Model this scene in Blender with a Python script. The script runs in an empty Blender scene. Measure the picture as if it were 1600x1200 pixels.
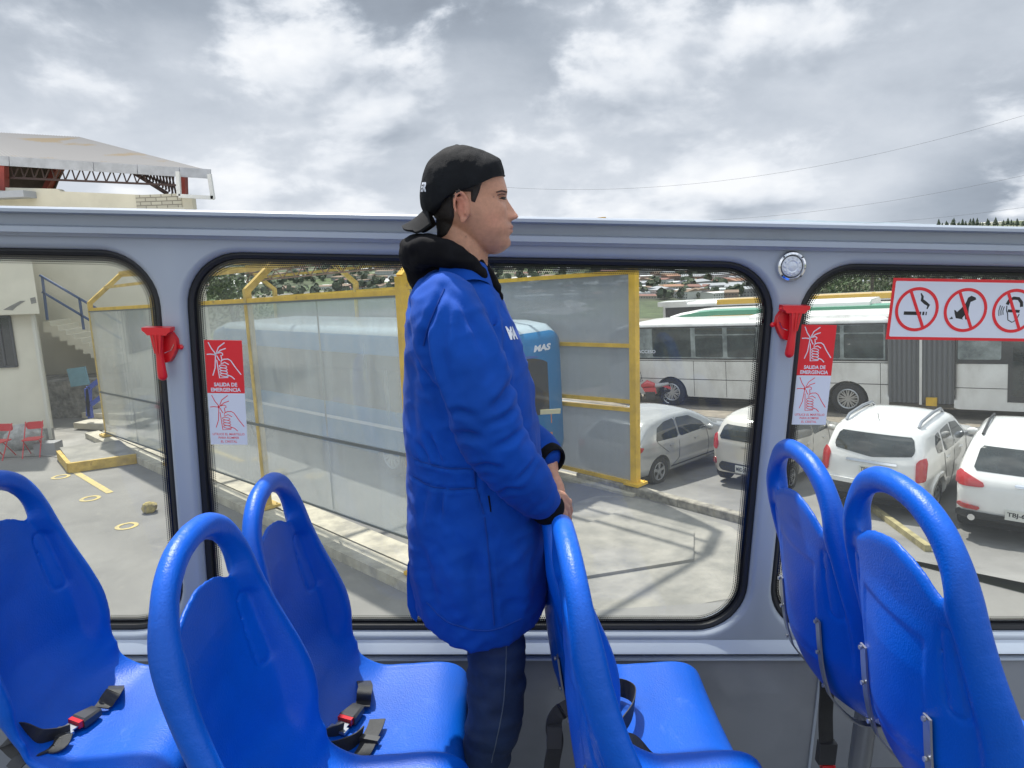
import bpy, math, random
import numpy as np
from mathutils import Matrix, Vector, noise
from mathutils.bvhtree import BVHTree
SC = bpy.context.scene
COL = SC.collection
R = math.radians
rnd = random.Random(7)

# ------------------------------------------------------------------ camera
F = 1155.0                      # focal length in photograph pixels (1600 wide)
def cam_axes(yaw, pitch, roll):
    yaw, pitch, roll = R(yaw), R(pitch), R(roll)
    fw = np.array([math.sin(yaw)*math.cos(pitch), math.cos(yaw)*math.cos(pitch), -math.sin(pitch)])
    r0 = np.array([math.cos(yaw), -math.sin(yaw), 0.0]); u0 = np.cross(r0, fw)
    return r0*math.cos(roll)+u0*math.sin(roll), u0*math.cos(roll)-r0*math.sin(roll), fw
RB = cam_axes(2.1, 12.0, 1.15)   # camera axes in the frame of the tour bus deck (bus leans on the sloping yard)
RO = cam_axes(0.0, 10.1, -2.2)   # camera axes in the world frame
CAMZ = 4.7
Bm = np.outer(RO[0], RB[0])+np.outer(RO[1], RB[1])+np.outer(RO[2], RB[2])
M_BUS = Matrix.Translation((0, 0, CAMZ)) @ Matrix([list(r) for r in Bm]).to_4x4()
M_OUT = Matrix.Identity(4)
def camray(px, py, C):
    r, u, fw = C
    return (px-800)*r-(py-600)*u+F*fw
def BX(px, py, Y):               # measured point on the plane Y of the bus frame
    d = camray(px, py, RB); return d*(Y/d[1])
def BXx(px, py, X):
    d = camray(px, py, RB); return d*(X/d[0])
def OY(px, py, Y):
    d = camray(px, py, RO); p = d*(Y/d[1]); p[2] += CAMZ; return p
def OZ(px, py, z=0.0):
    d = camray(px, py, RO); p = d*((z-CAMZ)/d[2]); p[2] += CAMZ; return p
LOT0, LOTS = -0.25, -0.08        # the car park falls away behind the kerb
def lotz(x, y): return LOT0+LOTS*(y-14)
def OL(px, py):
    d = camray(px, py, RO)
    t = (LOT0-LOTS*14-CAMZ)/(d[2]-LOTS*d[1])
    p = d*t; p[2] += CAMZ; return p
cd = bpy.data.cameras.new('camera'); cam = bpy.data.objects.new('camera', cd); COL.objects.link(cam)
cd.sensor_width = 36; cd.lens = F/1600*36; cd.clip_start = 0.05; cd.clip_end = 9000
r_, u_, f_ = RO
cam.matrix_world = Matrix(((r_[0], u_[0], -f_[0], 0), (r_[1], u_[1], -f_[1], 0), (r_[2], u_[2], -f_[2], CAMZ), (0, 0, 0, 1)))
SC.camera = cam
SC.view_settings.view_transform = 'Standard'; SC.view_settings.look = 'None'
SC.view_settings.exposure = 0.62; SC.view_settings.gamma = 1
SC.cycles.use_denoising = True
SC.cycles.max_bounces = 10; SC.cycles.transparent_max_bounces = 24
SC.cycles.caustics_reflective = False; SC.cycles.caustics_refractive = False

# ------------------------------------------------------------------ sun and sky
SUN_EL, SUN_AZ = R(62), math.atan2(-0.42, 0.91)     # azimuth from +Y towards +X
sd = Vector((math.sin(SUN_AZ)*math.cos(SUN_EL), math.cos(SUN_AZ)*math.cos(SUN_EL), math.sin(SUN_EL)))
sl = bpy.data.lights.new('sun', 'SUN'); so = bpy.data.objects.new('sun', sl); COL.objects.link(so)
sl.energy = 3.9; sl.angle = R(1.3); sl.color = (1, .955, .89)
so.rotation_euler = sd.to_track_quat('Z', 'Y').to_euler(); so.location = (0, 0, 60)
W = bpy.data.worlds.new('World'); SC.world = W; W.use_nodes = True
nt = W.node_tree; nt.nodes.clear()
def N(t, **k):
    n = nt.nodes.new(t)
    for a, b in k.items():
        if a.startswith('i_'): n.inputs[a[2:].replace('_', ' ')].default_value = b
        else: setattr(n, a, b)
    return n
def LK(a, b): nt.links.new(a, b)
def MATH(op, a, b=None, c=None, clamp=False):
    n = nt.nodes.new('ShaderNodeMath'); n.operation = op; n.use_clamp = clamp
    for i, v in enumerate((a, b, c)):
        if v is None: continue
        if isinstance(v, (int, float)): n.inputs[i].default_value = v
        else: LK(v, n.inputs[i])
    return n.outputs[0]
sky = N('ShaderNodeTexSky'); sky.sky_type = 'NISHITA'; sky.sun_disc = False
sky.sun_elevation = SUN_EL; sky.sun_rotation = SUN_AZ
tc = N('ShaderNodeTexCoord'); sep = N('ShaderNodeSeparateXYZ'); LK(tc.outputs['Generated'], sep.inputs[0])
def cloudcoord(ox, oy, oz=0.0):
    c = N('ShaderNodeCombineXYZ'); LK(MATH('ADD', sep.outputs[0], ox), c.inputs[0]); LK(MATH('ADD', sep.outputs[1], oy), c.inputs[1])
    LK(MATH('ADD', MATH('MULTIPLY', MATH('POWER', MATH('MAXIMUM', sep.outputs[2], 0.0), .85), 1.7), oz), c.inputs[2]); return c.outputs[0]
def cnoise(co, s, d, rough=.55, dist=0.0):
    n = N('ShaderNodeTexNoise', noise_dimensions='3D'); n.inputs['Scale'].default_value = s
    n.inputs['Detail'].default_value = d; n.inputs['Roughness'].default_value = rough
    n.inputs['Distortion'].default_value = dist; LK(co, n.inputs['Vector']); return n.outputs['Fac']
def ss(x, lo, hi, a=0.0, b=1.0):
    n = N('ShaderNodeMapRange', interpolation_type='SMOOTHSTEP')
    for i, q in ((1, lo), (2, hi), (3, a), (4, b)): n.inputs[i].default_value = q
    LK(x, n.inputs[0]); return n.outputs[0]
C0 = cloudcoord(2.2, 4.6, .4); C1 = cloudcoord(2.17, 4.6, .46)
wv = N('ShaderNodeTexNoise'); wv.inputs['Scale'].default_value = 2.4; wv.inputs['Detail'].default_value = 4; LK(C0, wv.inputs['Vector'])
def warp(c, k):
    m1 = N('ShaderNodeVectorMath', operation='SCALE'); m1.inputs['Scale'].default_value = k; LK(wv.outputs['Color'], m1.inputs[0])
    m2 = N('ShaderNodeVectorMath', operation='ADD'); LK(c, m2.inputs[0]); LK(m1.outputs[0], m2.inputs[1]); return m2.outputs[0]
D0, D1 = warp(C0, .12), warp(C1, .12)
big = cnoise(C0, 1.7, 2, .5)
a0 = cnoise(D0, 2.7, 10, .54); a1 = cnoise(D1, 2.7, 5, .54)
b0 = cnoise(warp(cloudcoord(7.7, 1.2, 2.0), .10), 5.0, 10, .58)
base = MATH('ADD', MATH('MULTIPLY', ss(big, .38, .62), .24), .20)                      # grey cloud deck
base = MATH('ADD', base, MATH('MULTIPLY', MATH('SUBTRACT', b0, .5), .34))
puff = ss(MATH('ADD', a0, MATH('MULTIPLY', MATH('SUBTRACT', b0, .5), .25)), .47, .575)   # brighter heaped masses
lum = MATH('ADD', .49, MATH('MULTIPLY', MATH('SUBTRACT', a0, a1), 2.0))
lum = MATH('ADD', lum, MATH('MULTIPLY', MATH('SUBTRACT', b0, .5), .38))
tot = MATH('ADD', MATH('MULTIPLY', base, MATH('SUBTRACT', 1.0, puff)), MATH('MULTIPLY', lum, puff))
tot = MATH('ADD', tot, MATH('MULTIPLY', ss(sep.outputs[2], .16, .0), .07))
cr = N('ShaderNodeValToRGB'); e = cr.color_ramp.elements
e[0].position = .10; e[0].color = (.155, .18, .22, 1); e[1].position = .72; e[1].color = (.63, .645, .665, 1)
for p, c in ((.28, (.25, .285, .335, 1)), (.42, (.38, .415, .465, 1)), (.56, (.52, .548, .588, 1))):
    q = e.new(p); q.color = c
LK(tot, cr.inputs[0])
skm = N('ShaderNodeMix', data_type='RGBA'); skm.inputs[0].default_value = 1.0
sk = N('ShaderNodeVectorMath', operation='SCALE'); sk.inputs['Scale'].default_value = .10; LK(sky.outputs[0], sk.inputs[0])
gap = MATH('MULTIPLY', MATH('SUBTRACT', cnoise(cloudcoord(8.3, 5.1), .8, 5), .60, clamp=True), 6.0, clamp=True)
LK(MATH('SUBTRACT', 1.0, MATH('MULTIPLY', gap, .5)), skm.inputs[0])
LK(sk.outputs[0], skm.inputs[6]); LK(cr.outputs[0], skm.inputs[7])
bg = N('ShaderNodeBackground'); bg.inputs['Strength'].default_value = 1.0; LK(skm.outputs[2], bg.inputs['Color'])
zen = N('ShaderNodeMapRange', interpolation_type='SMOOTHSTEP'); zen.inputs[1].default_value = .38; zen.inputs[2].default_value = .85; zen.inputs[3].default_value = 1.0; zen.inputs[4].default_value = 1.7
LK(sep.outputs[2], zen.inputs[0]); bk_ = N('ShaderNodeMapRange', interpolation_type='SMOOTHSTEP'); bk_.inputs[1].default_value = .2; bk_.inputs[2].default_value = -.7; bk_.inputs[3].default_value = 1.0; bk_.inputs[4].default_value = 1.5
LK(sep.outputs[1], bk_.inputs[0]); LK(MATH('MULTIPLY', zen.outputs[0], bk_.outputs[0]), bg.inputs['Strength'])  # sky brightened overhead and behind the view, added as unseen fill light
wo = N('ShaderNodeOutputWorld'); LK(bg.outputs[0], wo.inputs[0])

# ------------------------------------------------------------------ materials
MATS = {}
def mat(name, col, rough=.6, metal=0.0, var=0.0, vscale=6.0, bump=0.0, bscale=60.0, coat=0.0, spec=None, sss=0.0,
        detail=5, col2=None, dist=0.0, attr=None, bdist=.002, sheen=0.0):
    if name in MATS: return MATS[name]
    m = bpy.data.materials.new(name); m.use_nodes = True; t = m.node_tree; b = t.nodes['Principled BSDF']
    b.inputs['Base Color'].default_value = (*col, 1); b.inputs['Roughness'].default_value = rough
    b.inputs['Metallic'].default_value = metal; b.inputs['Coat Weight'].default_value = coat
    b.inputs['Coat Roughness'].default_value = .06
    if spec is not None: b.inputs['Specular IOR Level'].default_value = spec
    if sss: b.inputs['Subsurface Weight'].default_value = sss; b.inputs['Subsurface Radius'].default_value = (.01, .004, .002); b.inputs['Subsurface Scale'].default_value = 1
    if sheen: b.inputs['Sheen Weight'].default_value = sheen; b.inputs['Sheen Roughness'].default_value = .45
    tcn = t.nodes.new('ShaderNodeTexCoord')
    src = None
    if attr:
        a = t.nodes.new('ShaderNodeAttribute'); a.attribute_name = attr; src = a.outputs['Color']
    if var or col2:
        n = t.nodes.new('ShaderNodeTexNoise'); n.inputs['Scale'].default_value = vscale; n.inputs['Detail'].default_value = detail
        n.inputs['Roughness'].default_value = .62; n.inputs['Distortion'].default_value = dist
        t.links.new(tcn.outputs['Object'], n.inputs['Vector'])
        rp = t.nodes.new('ShaderNodeMapRange'); rp.inputs[1].default_value = .36; rp.inputs[2].default_value = .64
        t.links.new(n.outputs['Fac'], rp.inputs[0])
        mx = t.nodes.new('ShaderNodeMix'); mx.data_type = 'RGBA'
        if src is not None:
            mx.blend_type = 'MULTIPLY'; mx.inputs[0].default_value = 1
            t.links.new(src, mx.inputs[6]); rp.inputs[3].default_value = 1-var; rp.inputs[4].default_value = 1+var
            t.links.new(rp.outputs[0], mx.inputs[7])
        else:
            c2 = col2 if col2 else tuple(max(0, c*(1-var)) for c in col)
            c1 = col if col2 else tuple(min(1, c*(1+var)) for c in col)
            mx.inputs[6].default_value = (*c2, 1); mx.inputs[7].default_value = (*c1, 1); t.links.new(rp.outputs[0], mx.inputs[0])
        src = mx.outputs[2]
    if src is not None: t.links.new(src, b.inputs['Base Color'])
    if bump:
        n2 = t.nodes.new('ShaderNodeTexNoise'); n2.inputs['Scale'].default_value = bscale; n2.inputs['Detail'].default_value = 3
        t.links.new(tcn.outputs['Object'], n2.inputs['Vector'])
        bp = t.nodes.new('ShaderNodeBump'); bp.inputs['Strength'].default_value = bump; bp.inputs['Distance'].default_value = bdist
        t.links.new(n2.outputs['Fac'], bp.inputs['Height']); t.links.new(bp.outputs[0], b.inputs['Normal'])
    MATS[name] = m; return m
def scuff(m, col, scale, lo, hi, amt, dist=0.0, stretch=(1, 1, 1), rough=None, coord='Object'):
    """wear, dirt or dust of its own shape laid over the base colour"""
    t = m.node_tree; b = t.nodes['Principled BSDF']; tcn = t.nodes.new('ShaderNodeTexCoord'); mp = t.nodes.new('ShaderNodeMapping'); mp.inputs['Scale'].default_value = stretch
    n = t.nodes.new('ShaderNodeTexNoise'); n.inputs['Scale'].default_value = scale; n.inputs['Detail'].default_value = 9; n.inputs['Roughness'].default_value = .68; n.inputs['Distortion'].default_value = dist
    t.links.new(tcn.outputs[coord], mp.inputs[0]); t.links.new(mp.outputs[0], n.inputs['Vector'])
    r = t.nodes.new('ShaderNodeMapRange'); r.inputs[1].default_value = lo; r.inputs[2].default_value = hi; r.inputs[3].default_value = 0; r.inputs[4].default_value = amt; t.links.new(n.outputs['Fac'], r.inputs[0])
    mx = t.nodes.new('ShaderNodeMix'); mx.data_type = 'RGBA'; t.links.new(r.outputs[0], mx.inputs[0]); mx.inputs[7].default_value = (*col, 1)
    if b.inputs['Base Color'].links: t.links.new(b.inputs['Base Color'].links[0].from_socket, mx.inputs[6])
    else: mx.inputs[6].default_value = tuple(b.inputs['Base Color'].default_value)
    t.links.new(mx.outputs[2], b.inputs['Base Color'])
    if rough is not None:
        r2 = t.nodes.new('ShaderNodeMapRange'); r2.inputs[1].default_value = lo; r2.inputs[2].default_value = hi; r2.inputs[3].default_value = b.inputs['Roughness'].default_value; r2.inputs[4].default_value = rough
        t.links.new(n.outputs['Fac'], r2.inputs[0]); t.links.new(r2.outputs[0], b.inputs['Roughness'])
    return m
def glassmat(name, tint, dif=0.0, difcol=(.6, .65, .65), refl=1.0, rough=.02, streak=0.0):
    """clear or frosted sheet: transparent + diffuse film + fresnel reflection"""
    m = bpy.data.materials.new(name); m.use_nodes = True; t = m.node_tree; t.nodes.clear()
    tr = t.nodes.new('ShaderNodeBsdfTransparent'); tr.inputs[0].default_value = (*tint, 1)
    gl = t.nodes.new('ShaderNodeBsdfGlossy'); gl.inputs['Roughness'].default_value = rough
    lw = t.nodes.new('ShaderNodeFresnel'); ge = t.nodes.new('ShaderNodeNewGeometry'); mr = t.nodes.new('ShaderNodeMapRange')
    mr.inputs[3].default_value = 1.45; mr.inputs[4].default_value = 1/1.45; t.links.new(ge.outputs['Backfacing'], mr.inputs[0]); t.links.new(mr.outputs[0], lw.inputs[0])
    mu = t.nodes.new('ShaderNodeMath'); mu.operation = 'MULTIPLY'; mu.inputs[1].default_value = refl; t.links.new(lw.outputs[0], mu.inputs[0])
    last = tr.outputs[0]
    if dif:
        df = t.nodes.new('ShaderNodeBsdfDiffuse'); df.inputs[0].default_value = (*difcol, 1)
        tl = t.nodes.new('ShaderNodeBsdfTranslucent'); tl.inputs[0].default_value = (*difcol, 1)
        ad = t.nodes.new('ShaderNodeMixShader'); ad.inputs[0].default_value = .62
        t.links.new(df.outputs[0], ad.inputs[1]); t.links.new(tl.outputs[0], ad.inputs[2])
        m2 = t.nodes.new('ShaderNodeMixShader'); m2.inputs[0].default_value = dif
        if streak:
            tcn = t.nodes.new('ShaderNodeTexCoord'); mp = t.nodes.new('ShaderNodeMapping'); mp.inputs['Scale'].default_value = (2.2, 2.2, .22)
            n = t.nodes.new('ShaderNodeTexNoise'); n.inputs['Scale'].default_value = 1.6; n.inputs['Detail'].default_value = 5
            t.links.new(tcn.outputs['Object'], mp.inputs[0]); t.links.new(mp.outputs[0], n.inputs['Vector'])
            rp = t.nodes.new('ShaderNodeMapRange'); rp.inputs[1].default_value = .35; rp.inputs[2].default_value = .7
            rp.inputs[3].default_value = max(0, dif-streak); rp.inputs[4].default_value = min(1, dif+streak)
            t.links.new(n.outputs['Fac'], rp.inputs[0]); t.links.new(rp.outputs[0], m2.inputs[0])
        t.links.new(last, m2.inputs[1]); t.links.new(ad.outputs[0], m2.inputs[2]); last = m2.outputs[0]
    mg = t.nodes.new('ShaderNodeMixShader'); t.links.new(mu.outputs[0], mg.inputs[0])
    t.links.new(last, mg.inputs[1]); t.links.new(gl.outputs[0], mg.inputs[2])
    o = t.nodes.new('ShaderNodeOutputMaterial'); t.links.new(mg.outputs[0], o.inputs[0])
    MATS[name] = m; return m

# ------------------------------------------------------------------ mesh helpers
class MB:
    def __init__(s): s.v = []; s.f = []; s.m = []
    def add(s, v, f, m=0):
        o = len(s.v); s.v += [tuple(float(c) for c in p) for p in v]
        s.f += [tuple(i+o for i in q) for q in f]; s.m += ([m]*len(f) if isinstance(m, int) else list(m)); return s
    def box(s, c, d, rz=0.0, m=0, rot=None, bev=0.0):
        x, y, z = d[0]/2, d[1]/2, d[2]/2
        V = [Vector((a*x, b*y, e*z)) for a in (-1, 1) for b in (-1, 1) for e in (-1, 1)]
        M = rot if rot is not None else Matrix.Rotation(rz, 3, 'Z')
        V = [M @ p+Vector(c) for p in V]
        return s.add(V, [(0, 1, 3, 2), (4, 6, 7, 5), (0, 4, 5, 1), (2, 3, 7, 6), (0, 2, 6, 4), (1, 5, 7, 3)], m)
    def bar(s, p, q, w, h, m=0, up=(0, 0, 1)):
        p = Vector(p); q = Vector(q); d = (q-p); L = d.length; d.normalize(); up = Vector(up)
        if abs(d.dot(up)) > .98: up = Vector((0, 1, 0)) if abs(d.y) < .9 else Vector((1, 0, 0))
        a = d.cross(up).normalized(); b = a.cross(d)
        V = []
        for o in (p, q):
            for i, j in ((-1, -1), (1, -1), (1, 1), (-1, 1)): V.append(o+a*(i*w/2)+b*(j*h/2))
        return s.add(V, [(3, 2, 1, 0), (4, 5, 6, 7), (0, 1, 5, 4), (1, 2, 6, 5), (2, 3, 7, 6), (3, 0, 4, 7)], m)
    def tube(s, pts, r, n=10, m=0, cap=True, close=False):
        pts = [Vector(p) for p in pts]; K = len(pts); rs = r if hasattr(r, '__len__') else [r]*K
        o = len(s.v); prev = None
        for i, p in enumerate(pts):
            if close: d = pts[(i+1) % K]-pts[i-1]
            else: d = pts[min(i+1, K-1)]-pts[max(i-1, 0)]
            if d.length < 1e-9: d = Vector((0, 0, 1))
            d.normalize()
            if prev is None:
                up = Vector((0, 0, 1)) if abs(d.z) < .9 else Vector((1, 0, 0)); a = d.cross(up).normalized()
            else:
                a = prev-d*prev.dot(d)
                a = a.normalized() if a.length > 1e-6 else d.orthogonal().normalized()
            prev = a; b = d.cross(a)
            for k in range(n):
                t = 2*math.pi*k/n; s.v.append(tuple(p+a*(math.cos(t)*rs[i])+b*(math.sin(t)*rs[i])))
        F_ = []
        for i in range(K if close else K-1):
            j = (i+1) % K
            for k in range(n):
                l = (k+1) % n; F_.append((o+i*n+k, o+i*n+l, o+j*n+l, o+j*n+k))
        if cap and not close: F_ += [tuple(o+k for k in range(n))[::-1], tuple(o+(K-1)*n+k for k in range(n))]
        s.f += F_; s.m += [m]*len(F_); return s
    def capsule(s, pts, rs, n=12, m=0):
        """tube with rounded ends"""
        pts = [Vector(p) for p in pts]; P = []; RR = []
        d0 = (pts[0]-pts[1]).normalized(); d1 = (pts[-1]-pts[-2]).normalized()
        for a in (90, 65, 40, 20): P.append(pts[0]+d0*(math.sin(R(a))*rs[0])); RR.append(max(.0003, rs[0]*math.cos(R(a))))
        P += pts; RR += list(rs)
        for a in (20, 40, 65, 90): P.append(pts[-1]+d1*(math.sin(R(a))*rs[-1])); RR.append(max(.0003, rs[-1]*math.cos(R(a))))
        return s.tube(P, RR, n, m)
    def lathe(s, prof, c=(0, 0, 0), axis='Z', n=24, m=0):
        """prof: (radius, height) pairs"""
        o = len(s.v)
        for r, h in prof:
            for k in range(n):
                t = 2*math.pi*k/n; x, y = r*math.cos(t), r*math.sin(t)
                p = (x, y, h) if axis == 'Z' else ((x, -h, y) if axis == 'Y' else (h, x, y))
                s.v.append((p[0]+c[0], p[1]+c[1], p[2]+c[2]))
        F_ = []
        for i in range(len(prof)-1):
            for k in range(n):
                l = (k+1) % n; F_.append((o+i*n+k, o+i*n+l, o+(i+1)*n+l, o+(i+1)*n+k))
        F_ += [tuple(o+k for k in range(n))[::-1], tuple(o+(len(prof)-1)*n+k for k in range(n))]
        s.f += F_; s.m += [m]*len(F_); return s
    def loft(s, rings, m=0, cap=True):
        o = len(s.v); n = len(rings[0])
        for r in rings: s.v += [tuple(float(c) for c in p) for p in r]
        F_ = []
        for i in range(len(rings)-1):
            for k in range(n):
                l = (k+1) % n; F_.append((o+i*n+k, o+i*n+l, o+(i+1)*n+l, o+(i+1)*n+k))
        if cap: F_ += [tuple(o+k for k in range(n))[::-1], tuple(o+(len(rings)-1)*n+k for k in range(n))]
        s.f += F_; s.m += [m]*len(F_); return s
    def prism(s, poly, f0, f1, m=0):
        """poly of 2D points, f0/f1 map (a,b)->3D for the two faces"""
        n = len(poly); V = [f0(*p) for p in poly]+[f1(*p) for p in poly]
        Fc = [tuple(range(n))[::-1], tuple(range(n, 2*n))]+[(i, (i+1) % n, n+(i+1) % n, n+i) for i in range(n)]
        return s.add(V, Fc, m)
    def sphere(s, c, r, n=16, m=0):
        rx, ry, rz = r if hasattr(r, '__len__') else (r, r, r)
        pr = [(math.sin(math.pi*i/n), -math.cos(math.pi*i/n)) for i in range(n+1)]
        o = len(s.v)
        s.lathe([(max(a, 1e-4), b) for a, b in pr], n=2*n, m=m)
        for i in range(o, len(s.v)):
            p = s.v[i]; s.v[i] = (p[0]*rx+c[0], p[1]*ry+c[1], p[2]*rz+c[2])
        return s

FRAMES = []
def mesh_obj(name, mb, mats, parent=None, smooth=True, sub=True, angle=40, recalc=True):
    me = bpy.data.meshes.new(name)
    v = mb.v
    rt_ = parent
    while rt_ is not None and rt_.parent is not None: rt_ = rt_.parent
    if rt_ is not None and sub and rt_.get('_abs'):
        o = rt_['_org']; v = [(p[0]-o[0], p[1]-o[1], p[2]-o[2]) for p in v]
    me.from_pydata(v, [], mb.f)
    if not hasattr(mats, '__len__') : mats = [mats]
    for m in mats: me.materials.append(m)
    if any(mb.m): me.polygons.foreach_set('material_index', mb.m)
    if recalc:
        import bmesh
        bm = bmesh.new(); bm.from_mesh(me); bmesh.ops.remove_doubles(bm, verts=bm.verts, dist=1e-6); bmesh.ops.recalc_face_normals(bm, faces=bm.faces); bm.to_mesh(me); bm.free()
    if smooth:
        me.polygons.foreach_set('use_smooth', [True]*len(me.polygons))
        try: me.set_sharp_from_angle(angle=R(angle))
        except Exception: pass
    me.update()
    ob = bpy.data.objects.new(name, me); COL.objects.link(ob)
    if parent is not None: ob.parent = parent
    return ob
def props(o, label, cat, group=None, kind=None):
    if label: o['label'] = label
    if cat: o['category'] = cat
    if group: o['group'] = group
    if kind: o['kind'] = kind
def thing(name, label, cat, org=(0, 0, 0), rz=0.0, frame=M_OUT, group=None, absolute=True, rot=None):
    """empty at the thing's base; with absolute=True the parts are written in frame coordinates"""
    o = bpy.data.objects.new(name, None); COL.objects.link(o); o.empty_display_size = .1
    props(o, label, cat, group)
    o['_abs'] = 1 if absolute else 0; o['_org'] = [float(c) for c in org]
    Rm = rot.to_4x4() if rot is not None else Matrix.Rotation(rz, 4, 'Z')
    o.matrix_world = frame @ Matrix.Translation([float(c) for c in org]) @ Rm
    return o
def solo(name, label, cat, mb, mats, org=(0, 0, 0), frame=M_OUT, group=None, kind=None, **k):
    b = MB(); b.v = [(p[0]-org[0], p[1]-org[1], p[2]-org[2]) for p in mb.v]; b.f = mb.f; b.m = mb.m
    o = mesh_obj(name, b, mats, **k); props(o, label, cat, group, kind)
    o.matrix_world = frame @ Matrix.Translation([float(c) for c in org]); return o
def struct(name, mb, mats, frame=M_OUT, kind='structure', label=None, **k):
    o = mesh_obj(name, mb, mats, **k); o['kind'] = kind
    if label: o['label'] = label
    o.matrix_world = frame; return o

def poly_sdf(P, X, Y):
    """signed distance to polygon P, negative inside (numpy arrays)"""
    P = np.asarray(P, float); d = np.full(X.shape, 1e18); ins = np.zeros(X.shape, bool); n = len(P)
    for i in range(n):
        a = P[i]; b = P[(i+1) % n]; e = b-a; wx = X-a[0]; wy = Y-a[1]
        t = np.clip((wx*e[0]+wy*e[1])/max(e@e, 1e-18), 0, 1)
        d = np.minimum(d, (wx-e[0]*t)**2+(wy-e[1]*t)**2)
        c = ((a[1] > Y) != (b[1] > Y))
        if abs(b[1]-a[1]) > 1e-12: ins ^= c & (X < (b[0]-a[0])*(Y-a[1])/(b[1]-a[1])+a[0])
    d = np.sqrt(d); return np.where(ins, -d, d)
def march(sdf, x0, x1, y0, y1, h):
    """2D mesh of the region sdf<0. returns verts (x,y,d) and polygons, and the list of boundary edges"""
    nx = int(math.ceil((x1-x0)/h))+1; ny = int(math.ceil((y1-y0)/h))+1
    xs = np.linspace(x0, x1, nx); ys = np.linspace(y0, y1, ny); X, Y = np.meshgrid(xs, ys, indexing='ij')
    D = sdf(X, Y); D = np.where(np.abs(D) < h*1e-3, -h*1e-3, D)
    V = []; key = {}; polys = []; bnd = []
    Dl = D.tolist(); xl = xs.tolist(); yl = ys.tolist()
    ins = D < 0; snap = np.zeros(D.shape, bool)
    for ax, sh in ((0, 1), (0, -1), (1, 1), (1, -1)):
        Dn = np.roll(D, -sh, ax); t_ = np.where(ins & (Dn > 0), D/(D-Dn), 9.0)
        if ax == 0: t_[-1 if sh == 1 else 0, :] = 9
        else: t_[:, -1 if sh == 1 else 0] = 9
        snap |= t_ < .3
    gx, gy = np.gradient(D, xs, ys); g2 = np.maximum(gx*gx+gy*gy, .25); SX = X-D*gx/g2; SY = Y-D*gy/g2
    def gv(k):
        if k in key: return key[k]
        if k[0] == 1:
            a_ = (k[1], k[2]) if ins[k[1], k[2]] else (k[1]+1, k[2]); b_ = (k[1]+1, k[2]) if ins[k[1], k[2]] else (k[1], k[2])
        elif k[0] == 2:
            a_ = (k[1], k[2]) if ins[k[1], k[2]] else (k[1], k[2]+1); b_ = (k[1], k[2]+1) if ins[k[1], k[2]] else (k[1], k[2])
        if k[0] and snap[a_] and Dl[a_[0]][a_[1]]/(Dl[a_[0]][a_[1]]-Dl[b_[0]][b_[1]]) < .3:
            key[k] = gv((0, *a_)); return key[k]
        if k[0] == 0 and snap[k[1], k[2]]: p = (float(SX[k[1], k[2]]), float(SY[k[1], k[2]]), 0.0)
        elif k[0] == 0: p = (xl[k[1]], yl[k[2]], Dl[k[1]][k[2]])
        elif k[0] == 1:
            a, b = Dl[k[1]][k[2]], Dl[k[1]+1][k[2]]; t = a/(a-b); p = (xl[k[1]]+(xl[k[1]+1]-xl[k[1]])*t, yl[k[2]], 0.0)
        else:
            a, b = Dl[k[1]][k[2]], Dl[k[1]][k[2]+1]; t = a/(a-b); p = (xl[k[1]], yl[k[2]]+(yl[k[2]+1]-yl[k[2]])*t, 0.0)
        key[k] = len(V); V.append(p); return key[k]
    for i in range(nx-1):
        for j in range(ny-1):
            c = [(i, j), (i+1, j), (i+1, j+1), (i, j+1)]; s = [Dl[a][b] < 0 for a, b in c]
            if not any(s): continue
            if all(s): polys.append(tuple(gv((0, a, b)) for a, b in c)); continue
            ek = [(1, i, j), (2, i+1, j), (1, i, j+1), (2, i, j)]; ring = []; fl = []
            for q in range(4):
                if s[q]: ring.append(gv((0, *c[q]))); fl.append(0)
                if s[q] != s[(q+1) % 4]: ring.append(gv(ek[q])); fl.append(1)
            for q in range(len(ring)):
                a_, b_ = ring[q], ring[(q+1) % len(ring)]
                if fl[q] and fl[(q+1) % len(ring)] and a_ != b_: bnd.append((a_, b_))
            rr_ = [v for q, v in enumerate(ring) if v != ring[q-1]]
            if len(set(rr_)) == len(rr_) and len(rr_) > 2: polys.append(tuple(rr_))
    return V, polys, bnd
def text_mb(txt, size=1.0, bold=0.0, shear=0.0, font=None, spacing=1.0):
    c = bpy.data.curves.new('t', 'FONT'); c.body = txt; c.size = size; c.offset = bold; c.shear = shear; c.resolution_u = 3
    c.align_x = 'CENTER'; c.align_y = 'CENTER'; c.space_character = spacing
    o = bpy.data.objects.new('t', c); COL.objects.link(o); bpy.context.view_layer.update()
    me = o.evaluated_get(bpy.context.evaluated_depsgraph_get()).to_mesh()
    v = [tuple(p.co) for p in me.vertices]; f = [tuple(p.vertices) for p in me.polygons]
    o.evaluated_get(bpy.context.evaluated_depsgraph_get()).to_mesh_clear()
    bpy.data.objects.remove(o); bpy.data.curves.remove(c); return v, f
def add_text(mb, txt, org, ux, uy, width=None, height=None, m=0, bold=0.0, shear=0.0, nz=None):
    """text centred at org; ux, uy unit vectors; scaled to width x height"""
    v, f = text_mb(txt, 1.0, bold, shear); xs = [p[0] for p in v]; ys = [p[1] for p in v]
    cx, cy = (max(xs)+min(xs))/2, (max(ys)+min(ys))/2; w, h = max(xs)-min(xs), max(ys)-min(ys)
    sx = width/w if width else height/h; sy = height/h if height else sx
    org = Vector(org); ux = Vector(ux); uy = Vector(uy)
    mb.add([org+ux*((p[0]-cx)*sx)+uy*((p[1]-cy)*sy) for p in v], f, m); return mb
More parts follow.
